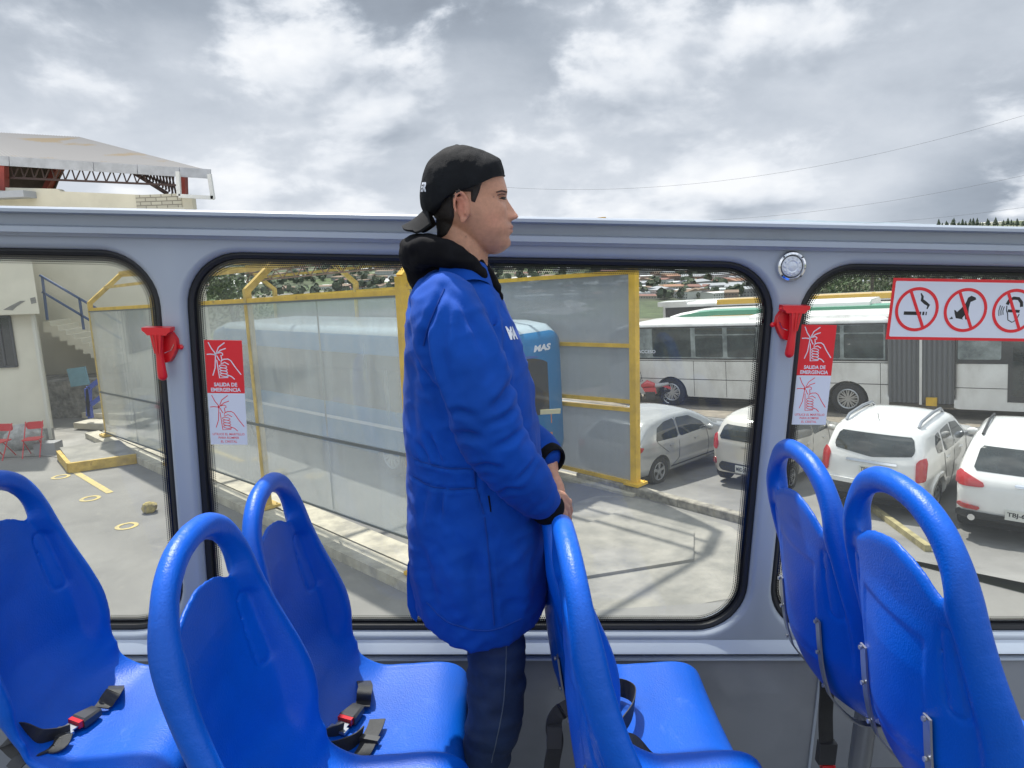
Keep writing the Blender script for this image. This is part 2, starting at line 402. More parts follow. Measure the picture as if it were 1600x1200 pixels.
def catmull(P, n):
    P = [np.array(p, float) for p in P]; out = []
    for i in range(len(P)-1):
        p0 = P[max(i-1, 0)]; p1 = P[i]; p2 = P[i+1]; p3 = P[min(i+2, len(P)-1)]
        for k in range(n):
            t = k/n; out.append(.5*((2*p1)+(-p0+p2)*t+(2*p0-5*p1+4*p2-p3)*t*t+(-p0+3*p1-3*p2+p3)*t**3))
    out.append(P[-1]); return out
def rrect(x0, x1, z0, z1, r, n=10):
    P = []
    for cx, cz, a in ((x1-r, z1-r, 0), (x0+r, z1-r, 90), (x0+r, z0+r, 180), (x1-r, z0+r, 270)):
        for k in range(n+1): t = R(a+90*k/n); P.append((cx+r*math.cos(t), cz+r*math.sin(t)))
    return P
# ================================================================== THE TOUR BUS WE STAND ON
WY = 1.95                                   # inner face of the side wall (bus frame)
DECK = -1.62
m_wall = mat('bus_wall_paint', (.37, .415, .48), .38, var=.05, vscale=1.3, coat=.25)
m_low = mat('bus_lower_panel', (.25, .265, .29), .22, coat=.5, var=.12, vscale=2)
m_lit_edge = mat('bus_wall_lit_edge', (.50, .56, .64), .3, coat=.3)  # lighter wall colour: light caught by upward edges put into the paint
m_rub = mat('black_rubber', (.012, .013, .016), .5)
m_frit = mat('black_frit', (.008, .009, .012), .12)
m_deck = mat('deck_floor', (.05, .052, .055), .7, var=.3, vscale=14, bump=.4, bscale=200)
m_pane = glassmat('window_glass', (.955, .972, .965), dif=.022, difcol=(.75, .8, .82), refl=.62)
m_red = mat('red_plastic', (.72, .012, .02), .32, coat=.2)
m_chrome = mat('chrome', (.75, .76, .78), .12, metal=1.0)
m_outp = mat('bus_outer_paint', (.05, .18, .5), .3, coat=.5)

scuff(m_wall, (.22, .22, .22), 3.5, .60, .80, .35, .4, (1, 1, .5)); scuff(m_low, (.30, .30, .30), 6, .60, .8, .25)
WIN = [(-.785+1.628*k, .774+1.628*k) for k in (-2, -1, 0, 1, 2)]
WZ0, WZ1 = -1.157, -.079
WR = .145
bus = thing('tour_bus', 'open top deck of the tour bus, grey side wall with rounded windows behind the seats', 'bus', (0, WY, DECK), frame=M_BUS)
def cellring(x0, x1, z0, z1, r, cx0, cx1, cz0, cz1, n=10):
    P = rrect(x0, x1, z0, z1, r, n); Q = []
    for i, p in enumerate(P):
        q, k = divmod(i, n+1)
        c = ((x1-r, z1-r), (x0+r, z1-r), (x0+r, z0+r), (x1-r, z0+r))[q]
        crn = ((cx1, cz1), (cx0, cz1), (cx0, cz0), (cx1, cz0))[q]
        if k == n//2: Q.append(crn); continue
        d = (p[0]-c[0], p[1]-c[1]); t = 1e9
        if abs(d[0]) > 1e-9: t = min(t, ((cx1 if d[0] > 0 else cx0)-c[0])/d[0])
        if abs(d[1]) > 1e-9: t = min(t, ((cz1 if d[1] > 0 else cz0)-c[1])/d[1])
        Q.append((c[0]+d[0]*t, c[1]+d[1]*t))
    return Q
wall = MB(); CT, CB = -.045, -1.176
for (x0, x1) in WIN:
    cx0, cx1 = x0-.0345, x1+.0345
    def rr(off): return rrect(x0-off, x1+off, WZ0-off, WZ1+off, WR+off)
    out = cellring(x0-.018, x1+.018, WZ0-.018, WZ1+.018, WR+.018, cx0, cx1, CB, CT)
    rings = [(out, WY), (rr(.018), WY), (rr(.012), WY+.0015), (rr(.006), WY+.007), (rr(.001), WY+.016), (rr(0), WY+.03), (rr(0), WY+.08), (out, WY+.08)]
    wall.loft([[(p[0], y, p[1]) for p in rg] for rg, y in rings], cap=False)
mesh_obj('side_wall', wall, m_wall, bus, angle=50)
XA, XB = WIN[0][0]-.034, WIN[-1][1]+.034
def profile(name, prof, m, angle=30):
    b = MB(); b.loft([[(XA, y, z) for y, z in prof], [(XB, y, z) for y, z in prof]]); return mesh_obj(name, b, m, bus, angle=angle)
profile('top_rail', [(WY-.012, -.0455), (WY-.02, -.038), (WY-.028, -.036), (WY-.028, -.022), (WY-.004, -.018), (WY-.004, .008), (WY-.034, .010), (WY-.042, .013),
                     (WY-.042, .021), (WY-.036, .0255), (WY+.08, .028), (WY+.085, -.0455)], m_wall)
profile('sill_ledge', [(WY-.001, CB-.0005), (WY-.006, CB-.007), (WY-.024, CB-.024), (WY-.028, CB-.030), (WY-.022, CB-.034), (WY+.08, CB-.034), (WY+.08, CB-.0005)], m_lit_edge)
profile('shadow_gap', [(WY-.008, CB-.0345), (WY-.008, CB-.0455), (WY+.07, CB-.0455), (WY+.07, CB-.0345)], m_rub)
profile('lower_lip', [(WY-.014, CB-.046), (WY-.024, CB-.049), (WY-.024, CB-.054), (WY-.018, CB-.057), (WY+.06, CB-.057), (WY+.06, CB-.046)], m_lit_edge)
lp = MB()
for k in range(5):
    a = WIN[k][0]-.034 if k == 0 else WIN[k][0]+.16; b = (WIN[k+1][0]+.16 if k < 4 else XB)
    b_ = b-.004
    zt, zb = CB-.0575, DECK+.02
    lp.loft([[(a, WY-.016, zt), (a, WY-.018, -1.45), (a, WY-.016, zb), (a, WY+.06, zb), (a, WY+.06, zt)], [(b_, WY-.016, zt), (b_, WY-.018, -1.45), (b_, WY-.016, zb), (b_, WY+.06, zb), (b_, WY+.06, zt)]])
mesh_obj('lower_panel', lp, m_low, bus)
for k in range(1, 5):
    jt = MB(); x = WIN[k][0]+.158; jt.box((x, WY-.0185, (CB-.058+DECK)/2), (.008, .006, abs(CB-.058-DECK)-.03)); mesh_obj('joint_strip', jt, m_wall, bus)
dk = MB(); dk.box(((XA+XB)/2, WY-1.25, DECK-.02), (XB-XA, 2.6, .04)); mesh_obj('deck_floor', dk, m_deck, bus)
# dotted frit
md = bpy.data.materials.new('frit_dots'); md.use_nodes = True; t = md.node_tree; t.nodes.clear()
uv = t.nodes.new('ShaderNodeUVMap'); uv.uv_map = 'UVMap'
sp = t.nodes.new('ShaderNodeSeparateXYZ'); t.links.new(uv.outputs[0], sp.inputs[0])
def tm(op, a, b=None):
    n = t.nodes.new('ShaderNodeMath'); n.operation = op
    for i, v_ in enumerate((a, b)):
        if v_ is None: continue
        if isinstance(v_, (int, float)): n.inputs[i].default_value = v_
        else: t.links.new(v_, n.inputs[i])
    return n.outputs[0]
row = tm('FLOOR', sp.outputs[1]); sh = tm('MULTIPLY', tm('MODULO', row, 2.0), .5)
fx = tm('SUBTRACT', tm('FRACT', tm('ADD', sp.outputs[0], sh)), .5); fy = tm('SUBTRACT', tm('FRACT', sp.outputs[1]), .5)
dd = tm('SQRT', tm('ADD', tm('MULTIPLY', fx, fx), tm('MULTIPLY', fy, fy)))
rad = tm('SUBTRACT', .55, tm('MULTIPLY', row, .13)); isd = tm('LESS_THAN', dd, rad)
trn = t.nodes.new('ShaderNodeBsdfTransparent'); pb = t.nodes.new('ShaderNodeBsdfPrincipled')
pb.inputs['Base Color'].default_value = (.01, .011, .014, 1); pb.inputs['Roughness'].default_value = .2
mxs = t.nodes.new('ShaderNodeMixShader'); t.links.new(isd, mxs.inputs[0]); t.links.new(trn.outputs[0], mxs.inputs[1]); t.links.new(pb.outputs[0], mxs.inputs[2])
oo = t.nodes.new('ShaderNodeOutputMaterial'); t.links.new(mxs.outputs[0], oo.inputs[0])
GY = WY+.034
for (x0, x1) in WIN:
    def rr(off): return rrect(x0-off, x1+off, WZ0-off, WZ1+off, WR+off)
    w = MB(); w.loft([[(p[0], y, p[1]) for p in rr(o)] for o, y in ((.0, WY+.020), (-.006, WY+.018), (-.014, WY+.022), (-.017, WY+.031), (-.017, GY+.012), (0, GY+.012))], cap=False)
    wo_ = mesh_obj('window', w, m_rub, bus)
    wo_['_abs'] = 1; wo_['_org'] = bus['_org']
    g = MB(); P = rr(-.001); g.prism(P, lambda a, b: (a, GY+.005, b), lambda a, b: (a, GY+.001, b)); mesh_obj('pane', g, m_pane, wo_, smooth=False)
    fr = MB(); fr.loft([[(p[0], GY-.001, p[1]) for p in rr(o)] for o in (-.002, -.024)], cap=False); mesh_obj('frit_band', fr, m_frit, wo_, smooth=False)
    # dots strip with uv running along the border
    A = rr(-.024); B = rr(-.024-.0165); me = bpy.data.meshes.new('frit_dots'); n = len(A); og = bus['_org']
    L = [0.0]
    for i in range(n): a, b = A[i], A[(i+1) % n]; L.append(L[-1]+math.hypot(b[0]-a[0], b[1]-a[1]))
    sc = round(L[-1]/.0055)/L[-1]
    vv = []; ff = []; uvs = []
    for i in range(n):
        j = (i+1) % n; q = len(vv)
        for p in (A[i], A[j], B[j], B[i]): vv.append((p[0]-og[0], GY-.001-og[1], p[1]-og[2]))
        ff.append((q, q+1, q+2, q+3)); uvs += [(L[i]*sc, 0), (L[i+1]*sc, 0), (L[i+1]*sc, 3), (L[i]*sc, 3)]
    me.from_pydata(vv, [], ff); me.materials.append(md); ul = me.uv_layers.new(name='UVMap')
    for i, q in enumerate(uvs): ul.data[i].uv = q
    ob = bpy.data.objects.new('frit_dots', me); COL.objects.link(ob); ob.parent = wo_

# round clear lamp on the pillar
c = BX(1235, 416, WY); lamp = thing('deck_lamp', 'round chrome rimmed lamp with a clear lens on the grey window pillar', 'lamp', (c[0], WY, c[2]), frame=M_BUS, absolute=False)
b = MB(); b.lathe([(.039, 0), (.0395, .006), (.037, .012), (.032, .014), (.029, .010), (.028, .004)], axis='Y', n=40); mesh_obj('rim', b, m_chrome, lamp)
lens = mat('lamp_lens', (.62, .66, .72), .12, coat=1, bump=.8, bscale=90, bdist=.004)
b = MB(); b.lathe([(.028, .004), (.027, .010), (.022, .013), (.016, .0145), (.013, .0125), (.006, .0155), (.0005, .016)], axis='Y', n=40)
for k in range(12):
    a = 2*math.pi*k/12; b.sphere((.021*math.cos(a), -.0125, .021*math.sin(a)), .0028, 5)
mesh_obj('lens', b, lens, lamp)
for k in range(4):
    b = MB(); a = R(45+90*k); b.lathe([(.0022, .013), (.0022, .0152), (.001, .0155)], c=(.035*math.cos(a), 0, .035*math.sin(a)), axis='Y', n=8); mesh_obj('screw', b, m_rub, lamp)

# emergency hammers
def hammer(px, py, flip, label):
    c = BX(px, py, WY); s = -1 if flip else 1
    h = thing('emergency_hammer', label, 'hammer', (c[0], WY, c[2]), frame=M_BUS, absolute=False, group='red emergency hammers on the window pillars')
    b = MB()   # holder: disc-like bracket with a pointed foot and an ear
    prof = [(s*x, z) for x, z in ((-.022, .03), (.026, .03), (.037, .012), (.038, -.008), (.028, -.03), (.016, -.048), (.004, -.052), (-.012, -.03), (-.028, -.005), (-.03, .014))]
    b.prism(prof, lambda a, z: (a, -.0005, z), lambda a, z: (a*.93, -.016, z*.93-.001))
    b.lathe([(.005, 0), (.006, .008), (.001, .012)], c=(s*.043, 0, -.010), axis='Y', n=12); b.box((s*.038, -.004, -.008), (.014, .007, .01))
    mesh_obj('holder', b, m_red, h, angle=30)
    b = MB()   # head flange on top
    b.prism([(-.039, .004), (.033, .004), (.033, -.006), (.026, -.010), (.022, -.016), (-.026, -.016), (-.033, -.008), (-.039, -.004)], lambda a, z: (s*a, -.012, z+.042), lambda a, z: (s*a, -.042, z+.042))
    b.lathe([(.0005, -.040), (.006, -.034), (.009, -.03), (.009, .024), (.006, .03), (.0005, .036)], c=(0, -.028, .036), axis='X', n=14)
    mesh_obj('hammer_head', b, m_red, h, angle=30)
    b = MB(); pts = [(s*-.004, -.032, .03), (s*-.003, -.034, .0), (s*-.002, -.035, -.03), (s*-.001, -.034, -.06), (0, -.032, -.082)]
    b.capsule([(p[0], p[1]+.002, p[2]) for p in pts], [.015, .012, .0095, .0115, .0125], 16)
    for q in (-.012, 0, .012): b.tube([(s*(q-.004), -.047, .028), (s*(q*.5-.003), -.0475, -.02)], [.0026, .0018], 6)
    v = b.v; b.v = [(p[0], -.031+(p[1]+.031)*.75, p[2]) for p in v]
    mesh_obj('handle', b, m_red, h, angle=50)
    b = MB(); b.tube([(s*.012, -.036, -.02), (s*.022, -.02, -.016), (s*.03, -.018, .0)], .0008, 5); mesh_obj('seal_wire', b, m_chrome, h)
hammer(258, 536, False, 'red emergency hammer in its holder on the pillar left of the man')
hammer(1231, 502, True, 'red emergency hammer in its holder on the pillar under the round chrome lamp')

# ---- stickers and sign on the glass
m_wht = mat('sticker_white', (.72, .75, .82), .35)
m_rst = mat('sticker_red', (.80, .018, .03), .32)
m_blk = mat('ink_black', (.012, .012, .014), .4)
def stroke(mb, pts, w, T, off, m):
    """flat polyline ribbon in uv space mapped by T"""
    pts = [np.array(p, float) for p in pts]
    L = []; Rr = []
    for i, p in enumerate(pts):
        d = pts[min(i+1, len(pts)-1)]-pts[max(i-1, 0)]; d /= max(np.linalg.norm(d), 1e-9); n = np.array([-d[1], d[0]])
        ww = w[i] if hasattr(w, '__len__') else w
        L.append(p+n*ww/2); Rr.append(p-n*ww/2)
    V = [T(q, off) for q in L]+[T(q, off) for q in Rr]; n = len(pts)
    mb.add(V, [(i, i+1, n+i+1, n+i) for i in range(n-1)], m)
def sticker(x0, y0, w, h, x_px, label):
    """x0: left edge X (bus frame), top at y0"""
    org = (x0, GY-.0012, y0-h)
    s = thing('emergency_sticker', label, 'sticker', org, frame=M_BUS, absolute=False, group='emergency exit stickers on the window glass')
    split = h*.5
    b = MB(); b.box((w/2, -.0004, h*.75), (w, .0008, h*.5)); mesh_obj('red_field', b, m_rst, s, smooth=False)
    b = MB(); b.box((w/2, -.0004, h*.25-.0002), (w, .0008, h*.5-.0004)); mesh_obj('white_field', b, m_wht, s, smooth=False)
    for kind in (0, 1):
        # icon units: photo crop pixels (330 wide x 450 high)
        sx = w/330; sz = (h*.5)/450; zt = h if kind == 0 else h*.5
        def T(q, off): return (q[0]*sx, -.0009-off, zt-q[1]*sz)
        wd = 9 if kind == 0 else 7
        ic = MB()
        for ln in ([(35, 18), (60, 70), (92, 110)], [(178, 20), (122, 60), (102, 105)], [(186, 68), (140, 84), (104, 112)], [(16, 121), (50, 118), (95, 122)], [(93, 120), (82, 235), (58, 300)],
                   [(100, 112), (140, 103), (156, 112), (156, 126), (140, 128), (146, 165)], [(104, 130), (118, 160), (128, 172)],
                   [(100, 165), (116, 320), (190, 314), (192, 300)], [(140, 172), (165, 160), (200, 158), (224, 172), (262, 230), (308, 290)], [(140, 172), (136, 200), (170, 186), (205, 205)],
                   [(190, 295), (222, 306), (248, 330)]):
            stroke(ic, ln, wd, T, 0, 0)
        ic.add([T((92+13*math.cos(k*.785)*(1 if k % 2 else .6), 120+15*math.sin(k*.785)*(1 if k % 2 else .6)), 0) for k in range(8)], [tuple(range(8))])
        for k in range(4):
            cx, cy = 152+k*2, 222+k*24
            stroke(ic, [(cx+34*math.cos(a), cy+12*math.sin(a)+4*math.cos(a)) for a in np.linspace(0, 2*math.pi, 15)], wd*.75, T, .0001*(k+1), 0)
        if kind == 0:
            add_text(ic, 'SALIDA DE', (w*.5, -.00095, h*.5+h*.5*.165), (1, 0, 0), (0, 0, 1), w*.62, h*.037, bold=.035)
            add_text(ic, 'EMERGENCIA', (w*.5, -.00095, h*.5+h*.5*.065), (1, 0, 0), (0, 0, 1), w*.80, h*.037, bold=.035)
            mesh_obj('white_print', ic, m_wht, s, smooth=False, recalc=False)
        else:
            add_text(ic, 'UTILICE EL MARTILLO', (w*.5, -.00095, h*.5*.205), (1, 0, 0), (0, 0, 1), w*.86, h*.022, bold=.012)
            add_text(ic, 'PARA ROMPER', (w*.5, -.00095, h*.5*.135), (1, 0, 0), (0, 0, 1), w*.56, h*.022, bold=.012)
            add_text(ic, 'EL CRISTAL', (w*.5, -.00095, h*.5*.06), (1, 0, 0), (0, 0, 1), w*.44, h*.022, bold=.012)
            mesh_obj('red_print', ic, m_rst, s, smooth=False, recalc=False)
a = BX(319, 531, GY); b2 = BX(378, 530, GY); c2 = BX(328, 694, GY)
sticker(a[0], a[2], b2[0]-a[0], a[2]-c2[2], 0, 'red and white emergency exit sticker on the glass left of the man')
a = BX(1252, 507, GY); b2 = BX(1307, 508, GY); c2 = BX(1244, 663, GY)
sticker(a[0], a[2], b2[0]-a[0], a[2]-c2[2], 0, 'red and white emergency exit sticker on the glass beside the no smoking sign')

a = BX(1394, 434, GY); c2 = BX(1385, 530, GY); x0 = (a[0]+c2[0])/2; z1 = a[2]; z0 = c2[2]; hh = z1-z0
SG = thing('prohibition_sign', 'long white prohibition sign with red rings over cigarette, dog and head symbols', 'sign', (x0, GY-.0012, z0), frame=M_BUS, absolute=False)
pit = (BX(1508, 480, GY)[0]-BX(1432, 480, GY)[0]); wS = pit*3+.05
b = MB(); b.box((wS/2, -.0004, hh/2), (wS, .0008, hh)); mesh_obj('red_border', b, m_rst, SG, smooth=False)
b = MB(); b.prism(rrect(.008, wS-.008, .008, hh-.008, .004, 4), lambda p, q: (p, -.0008, q), lambda p, q: (p, -.0011, q)); mesh_obj('white_field', b, m_wht, SG, smooth=False)
cx0 = BX(1432, 481, GY)[0]-x0; rr0 = hh*.335
def S(cx): return lambda q, off: (cx+q[0]*rr0, -.0013-off, hh/2+q[1]*rr0)
blk = MB()
for k in range(3):
    rd = MB(); T = S(cx0+pit*k)
    stroke(rd, [(math.cos(a_), math.sin(a_)) for a_ in np.linspace(0, 2*math.pi, 49)], .15, T, .0006, 0)
    stroke(rd, [(-.42, .9), (.42, -.9)], .15, T, .0005, 0); mesh_obj('red_ring', rd, m_rst, SG, smooth=False, recalc=False)
T = S(cx0)
for x_, w_ in ((-.62, .86), (.30, .10), (.46, .06)):
    blk.add([T((x_, -.28), 0), (T((x_+w_, -.28), 0)), T((x_+w_, -.11), 0), T((x_, -.11), 0)], [(0, 1, 2, 3)])
stroke(blk, [(.5, .02), (.56, .2), (.38, .32), (.2, .45), (.2, .62), (.1, .78)], [.06, .14, .16, .15, .12, .05], T, 0, 0)
mesh_obj('cigarette_pictogram', blk, m_blk, SG, smooth=False, recalc=False); blk = MB()
T = S(cx0+pit)
dog = [(-.42, -.4), (-.5, -.2), (-.56, .0), (-.48, -.02), (-.4, -.1), (-.25, .05), (-.08, .25), (.0, .42), (.04, .6), (.2, .7), (.42, .62), (.46, .52), (.3, .44), (.2, .4), (.16, .1), (.2, -.38), (.26, -.46), (.06, -.46), (.0, -.25), (-.1, -.4), (-.05, -.46)]
blk.add([T(p, 0) for p in dog], [tuple(range(len(dog)))])
blk.add([T(p, 0) for p in ((-.75, -.46), (-.55, -.44), (-.62, -.32))], [(0, 1, 2)])
mesh_obj('dog_pictogram', blk, m_blk, SG, smooth=False, recalc=False); blk = MB()
T = S(cx0+2*pit)
stroke(blk, [(-.38, .3), (-.3, .5), (-.1, .62), (.15, .6), (.32, .42), (.36, .2)], .16, T, 0, 0)
stroke(blk, [(-.38, .25), (-.36, 0), (-.28, -.15), (-.22, -.45), (0, -.56), (.2, -.45), (.3, -.15)], .05, T, 0, 0)
stroke(blk, [(-.3, .0), (.3, -.02)], .14, T, .0001, 0)
for q in range(3): stroke(blk, [(-.5-.1*q, .2+.03*q), (-.54-.1*q, .0), (-.5-.1*q, -.2-.03*q)], .045, T, 0, 0)
mesh_obj('head_pictogram', blk, m_blk, SG, smooth=False, recalc=False)
# piece of masking tape
a = BX(838, 643, GY); q = MB(); q.box((0, 0, 0), (.056, .0012, .0135)); q.v = [(x, y, z+.002*math.sin(x*60)) for x, y, z in q.v]
a = BX(860, 643, GY); solo('tape_strip', 'short pale yellow strip of tape stuck on the glass beside the man', 'tape', MB().add([(x+a[0], y+GY-.0015, z+a[2]) for x, y, z in q.v], q.f), mat('tape', (.8, .72, .38), .6), org=(a[0], GY, a[2]), frame=M_BUS, smooth=False)
# ================================================================== SEATS
m_seat = mat('blue_seat_plastic', (.0, .098, .56), .40, var=.10, vscale=3.0, bump=.55, bscale=260, bdist=.0014, spec=.36)
scuff(m_seat, (.10, .22, .66), 7, .62, .80, .45, 1.2, (1, .5, 1), rough=.6); scuff(m_seat, (.16, .26, .60), 60, .66, .78, .35, 2.0, (.25, 1, 1))
m_strip = mat('grey_metal', (.36, .38, .41), .32, metal=.7)
m_belt = mat('belt_webbing', (.035, .036, .038), .6, bump=.5, bscale=500, var=.2, vscale=20)
m_bplast = mat('belt_plastic', (.045, .046, .05), .42)
# centre line in side view (x forward, z up), arc-length parametrised from the front lip to the top
PR = catmull([(.350, -.070), (.352, -.035), (.335, -.006), (.29, .006), (.20, .0), (.11, -.004), (.045, .006), (.0, .045), (-.028, .11), (-.045, .19), (-.060, .29), (-.072, .39), (-.082, .47), (-.092, .55), (-.098, .61)], 12)
PR = np.array(PR); sl_ = np.concatenate([[0], np.cumsum(np.linalg.norm(np.diff(PR, axis=0), axis=1))]); STOT = sl_[-1]
def prf(s):
    x = np.interp(s, sl_, PR[:, 0]); z = np.interp(s, sl_, PR[:, 1])
    e = .006; x2 = np.interp(s+e, sl_, PR[:, 0]); z2 = np.interp(s+e, sl_, PR[:, 1]); x1 = np.interp(s-e, sl_, PR[:, 0]); z1 = np.interp(s-e, sl_, PR[:, 1])
    tx, tz = x2-x1, z2-z1; l = np.sqrt(tx*tx+tz*tz)+1e-9; return x, z, tz/l, -tx/l     # normal to the front/top side
SJ = float(sl_[np.argmin(np.abs(PR[:, 0]-.0)+np.abs(PR[:, 1]-.045))])
def s_of_z(z): k = np.where((PR[:, 1] > .03) & (sl_ > SJ-.03))[0]; return float(np.interp(z, PR[k, 1], sl_[k]))
# outline half-width along s
def outline():
    P = []
    zs = [(0, .160), (.02, .192), (.05, .203), (SJ-.12, .206), (SJ-.03, .204), (SJ+.05, .206)]
    for z, w in ((.15, .212), (.22, .215), (.30, .212), (.38, .204), (.44, .196), (.48, .187), (.52, .171), (.55, .151), (.575, .125), (.595, .089), (.606, .050), (.61, 0)): zs.append((s_of_z(z), w))
    S_ = [a for a, _ in zs]; W_ = [b for _, b in zs]
    q = catmull([(w, s) for s, w in zs], 6)
    P = [(max(0, p[0]), p[1]) for p in q]
    return [(x, y) for x, y in P]+[(-x, y) for x, y in P[::-1][1:]]
OUT = outline()
def hole():
    P = []
    zb = .455
    top = [(0, .567), (.045, .561), (.085, .543), (.113, .519), (.131, .493), (.137, .472), (.131, .458), (.118, .460), (.070, .484), (0, .498)]
    q = catmull([(a, s_of_z(b)) for a, b in top], 5)
    P = [tuple(p) for p in q]
    return P+[(-x, y) for x, y in P[::-1][1:-1]]
HOLE = hole()
def capsule_sdf(X, Y, a, b, r):
    a = np.array(a); b = np.array(b); e = b-a; t = np.clip(((X-a[0])*e[0]+(Y-a[1])*e[1])/(e@e), 0, 1)
    return np.hypot(X-a[0]-e[0]*t, Y-a[1]-e[1]*t)-r
sA, sB = s_of_z(.285), s_of_z(.385)
def seat_mesh():
    def sdf(X, Y):
        d = poly_sdf(OUT, X, Y); d = np.maximum(d, -poly_sdf(HOLE, X, Y))
        return d
    V, P, Bd = march(sdf, -.23, .23, -.01, STOT+.01, .0042)
    A = np.array(V); X = A[:, 0]; S_ = A[:, 1]; D = np.abs(A[:, 2]); D[[i for i in range(len(V)) if V[i][2] == 0.0]] = 0
    Do = np.abs(poly_sdf(OUT, X, S_)); Dh = np.abs(poly_sdf(HOLE, X, S_))
    x, z, nx, nz = prf(S_)
    sm = lambda t: t*t*(3-2*t)
    back = sm(np.clip((S_-SJ-.02)/.10, 0, 1)); hand = sm(np.clip((S_-s_of_z(.40))/.05, 0, 1))
    # rim tube thickness vs thin panel
    rimw = .040+.008*hand
    rim = 1-sm(np.clip((Do-rimw+.014)/.030, 0, 1))
    topz = sm(np.clip((S_-s_of_z(.46))/.09, 0, 1))
    T = .0065+(.0190+.0075*(1-topz)-.0065)*rim*back+.006*(1-back)
    Tr = T+(.0165-T)*np.clip((1-rim)*back, 0, 1)          # blow-moulded: the rear face stays nearly flush with the rim
    def rnd_(T_): rad = np.maximum(T_*1.05, .006); return T_*np.sqrt(np.clip(1-(1-np.clip(D/rad, 0, 1))**2, 0, 1))
    rec = -.010*(1-rim)*back
    T = rnd_(T); Tr = rnd_(Tr)
    # slot depressions
    ds = np.minimum(capsule_sdf(X, S_, (-.150, sA-.01), (-.144, sB+.01), .016), capsule_sdf(X, S_, (.150, sA-.01), (.144, sB+.01), .016))
    slot = 1-sm(np.clip((ds+.006)/.014, 0, 1))
    # centre offset: panel recessed, wings curving forward, seat dish
    off = -.010*(1-rim)*back+.0
    u = np.abs(X)/.212
    wing = sm(np.clip((s_of_z(.50)-S_)/.34, 0, 1))*sm(np.clip((S_-SJ+.17)/.17, 0, 1))
    off = off+.070*u**2.5*wing+.012*u**2.2*back
    off = off+.010*(u**2)*(1-back)*sm(np.clip(S_/.1, 0, 1))
    off = off-.012*np.exp(-(X/.10)**2)*back*np.clip((s_of_z(.40)-S_)/.1, 0, 1)
    groove = np.exp(-((Do-.022)/.0018)**2)*(1-back)*.0008
    f = off+T*(1-.85*slot*back)-.007*slot*back-groove; r = off-rec-Tr*(1-.72*slot*back)
    # panel border step on the rear face
    pb_ = sm(np.clip((.100-np.abs(X))/.008, 0, 1))*sm(np.clip((s_of_z(.37)-S_)/.012, 0, 1))*sm(np.clip((S_-s_of_z(.12))/.012, 0, 1))
    r = r+.0035*pb_
    ins = D > 0
    mb = MB(); idx_f = {}; idx_r = {}
    for i in range(len(V)):
        p = (x[i]+nx[i]*f[i], X[i], z[i]+nz[i]*f[i]); idx_f[i] = len(mb.v); mb.v.append(p)
    for i in range(len(V)):
        if V[i][2] == 0.0: idx_r[i] = idx_f[i]
        else:
            p = (x[i]+nx[i]*r[i], X[i], z[i]+nz[i]*r[i]); idx_r[i] = len(mb.v); mb.v.append(p)
    for q in P:
        mb.f.append(tuple(idx_f[i] for i in q)); mb.f.append(tuple(idx_r[i] for i in q[::-1]))
    mb.m = [0]*len(mb.f); return mb
def ribbon(mb, pts, w, side, th=.0015, m=0):
    pts = catmull(pts, 6); n = len(pts); sd_ = [Vector(side(i/(n-1))).normalized() for i in range(n)]
    rings = []
    for i in range(n):
        p = Vector(pts[i]); d = (Vector(pts[min(i+1, n-1)])-Vector(pts[max(i-1, 0)])).normalized(); s_ = sd_[i]; s_ = (s_-d*s_.dot(d)).normalized(); nn = d.cross(s_)*th
        rings.append([p-s_*w/2-nn, p+s_*w/2-nn, p+s_*w/2+nn, p-s_*w/2+nn])
    mb.loft(rings, m)
def evaluated(mb, voxel, smooth_it=2, name='tmp'):
    me = bpy.data.meshes.new(name); me.from_pydata(mb.v, [], mb.f); me.update()
    import bmesh
    bm = bmesh.new(); bm.from_mesh(me); bmesh.ops.recalc_face_normals(bm, faces=bm.faces); bm.to_mesh(me); bm.free()
    o = bpy.data.objects.new(name, me); COL.objects.link(o)
    md_ = o.modifiers.new('r', 'REMESH'); md_.mode = 'VOXEL'; md_.voxel_size = voxel
    if smooth_it:
        sm_ = o.modifiers.new('s', 'SMOOTH'); sm_.factor = .5; sm_.iterations = smooth_it
    bpy.context.view_layer.update(); dg = bpy.context.evaluated_depsgraph_get(); e = o.evaluated_get(dg); m = e.to_mesh()
    n = len(m.vertices); v = np.empty(n*3); m.vertices.foreach_get('co', v); v = v.reshape(-1, 3)
    nr = np.empty(n*3); m.vertices.foreach_get('normal', nr); nr = nr.reshape(-1, 3)
    f = [tuple(p.vertices) for p in m.polygons]; e.to_mesh_clear(); bpy.data.objects.remove(o); bpy.data.meshes.remove(me)
    return v, nr, f
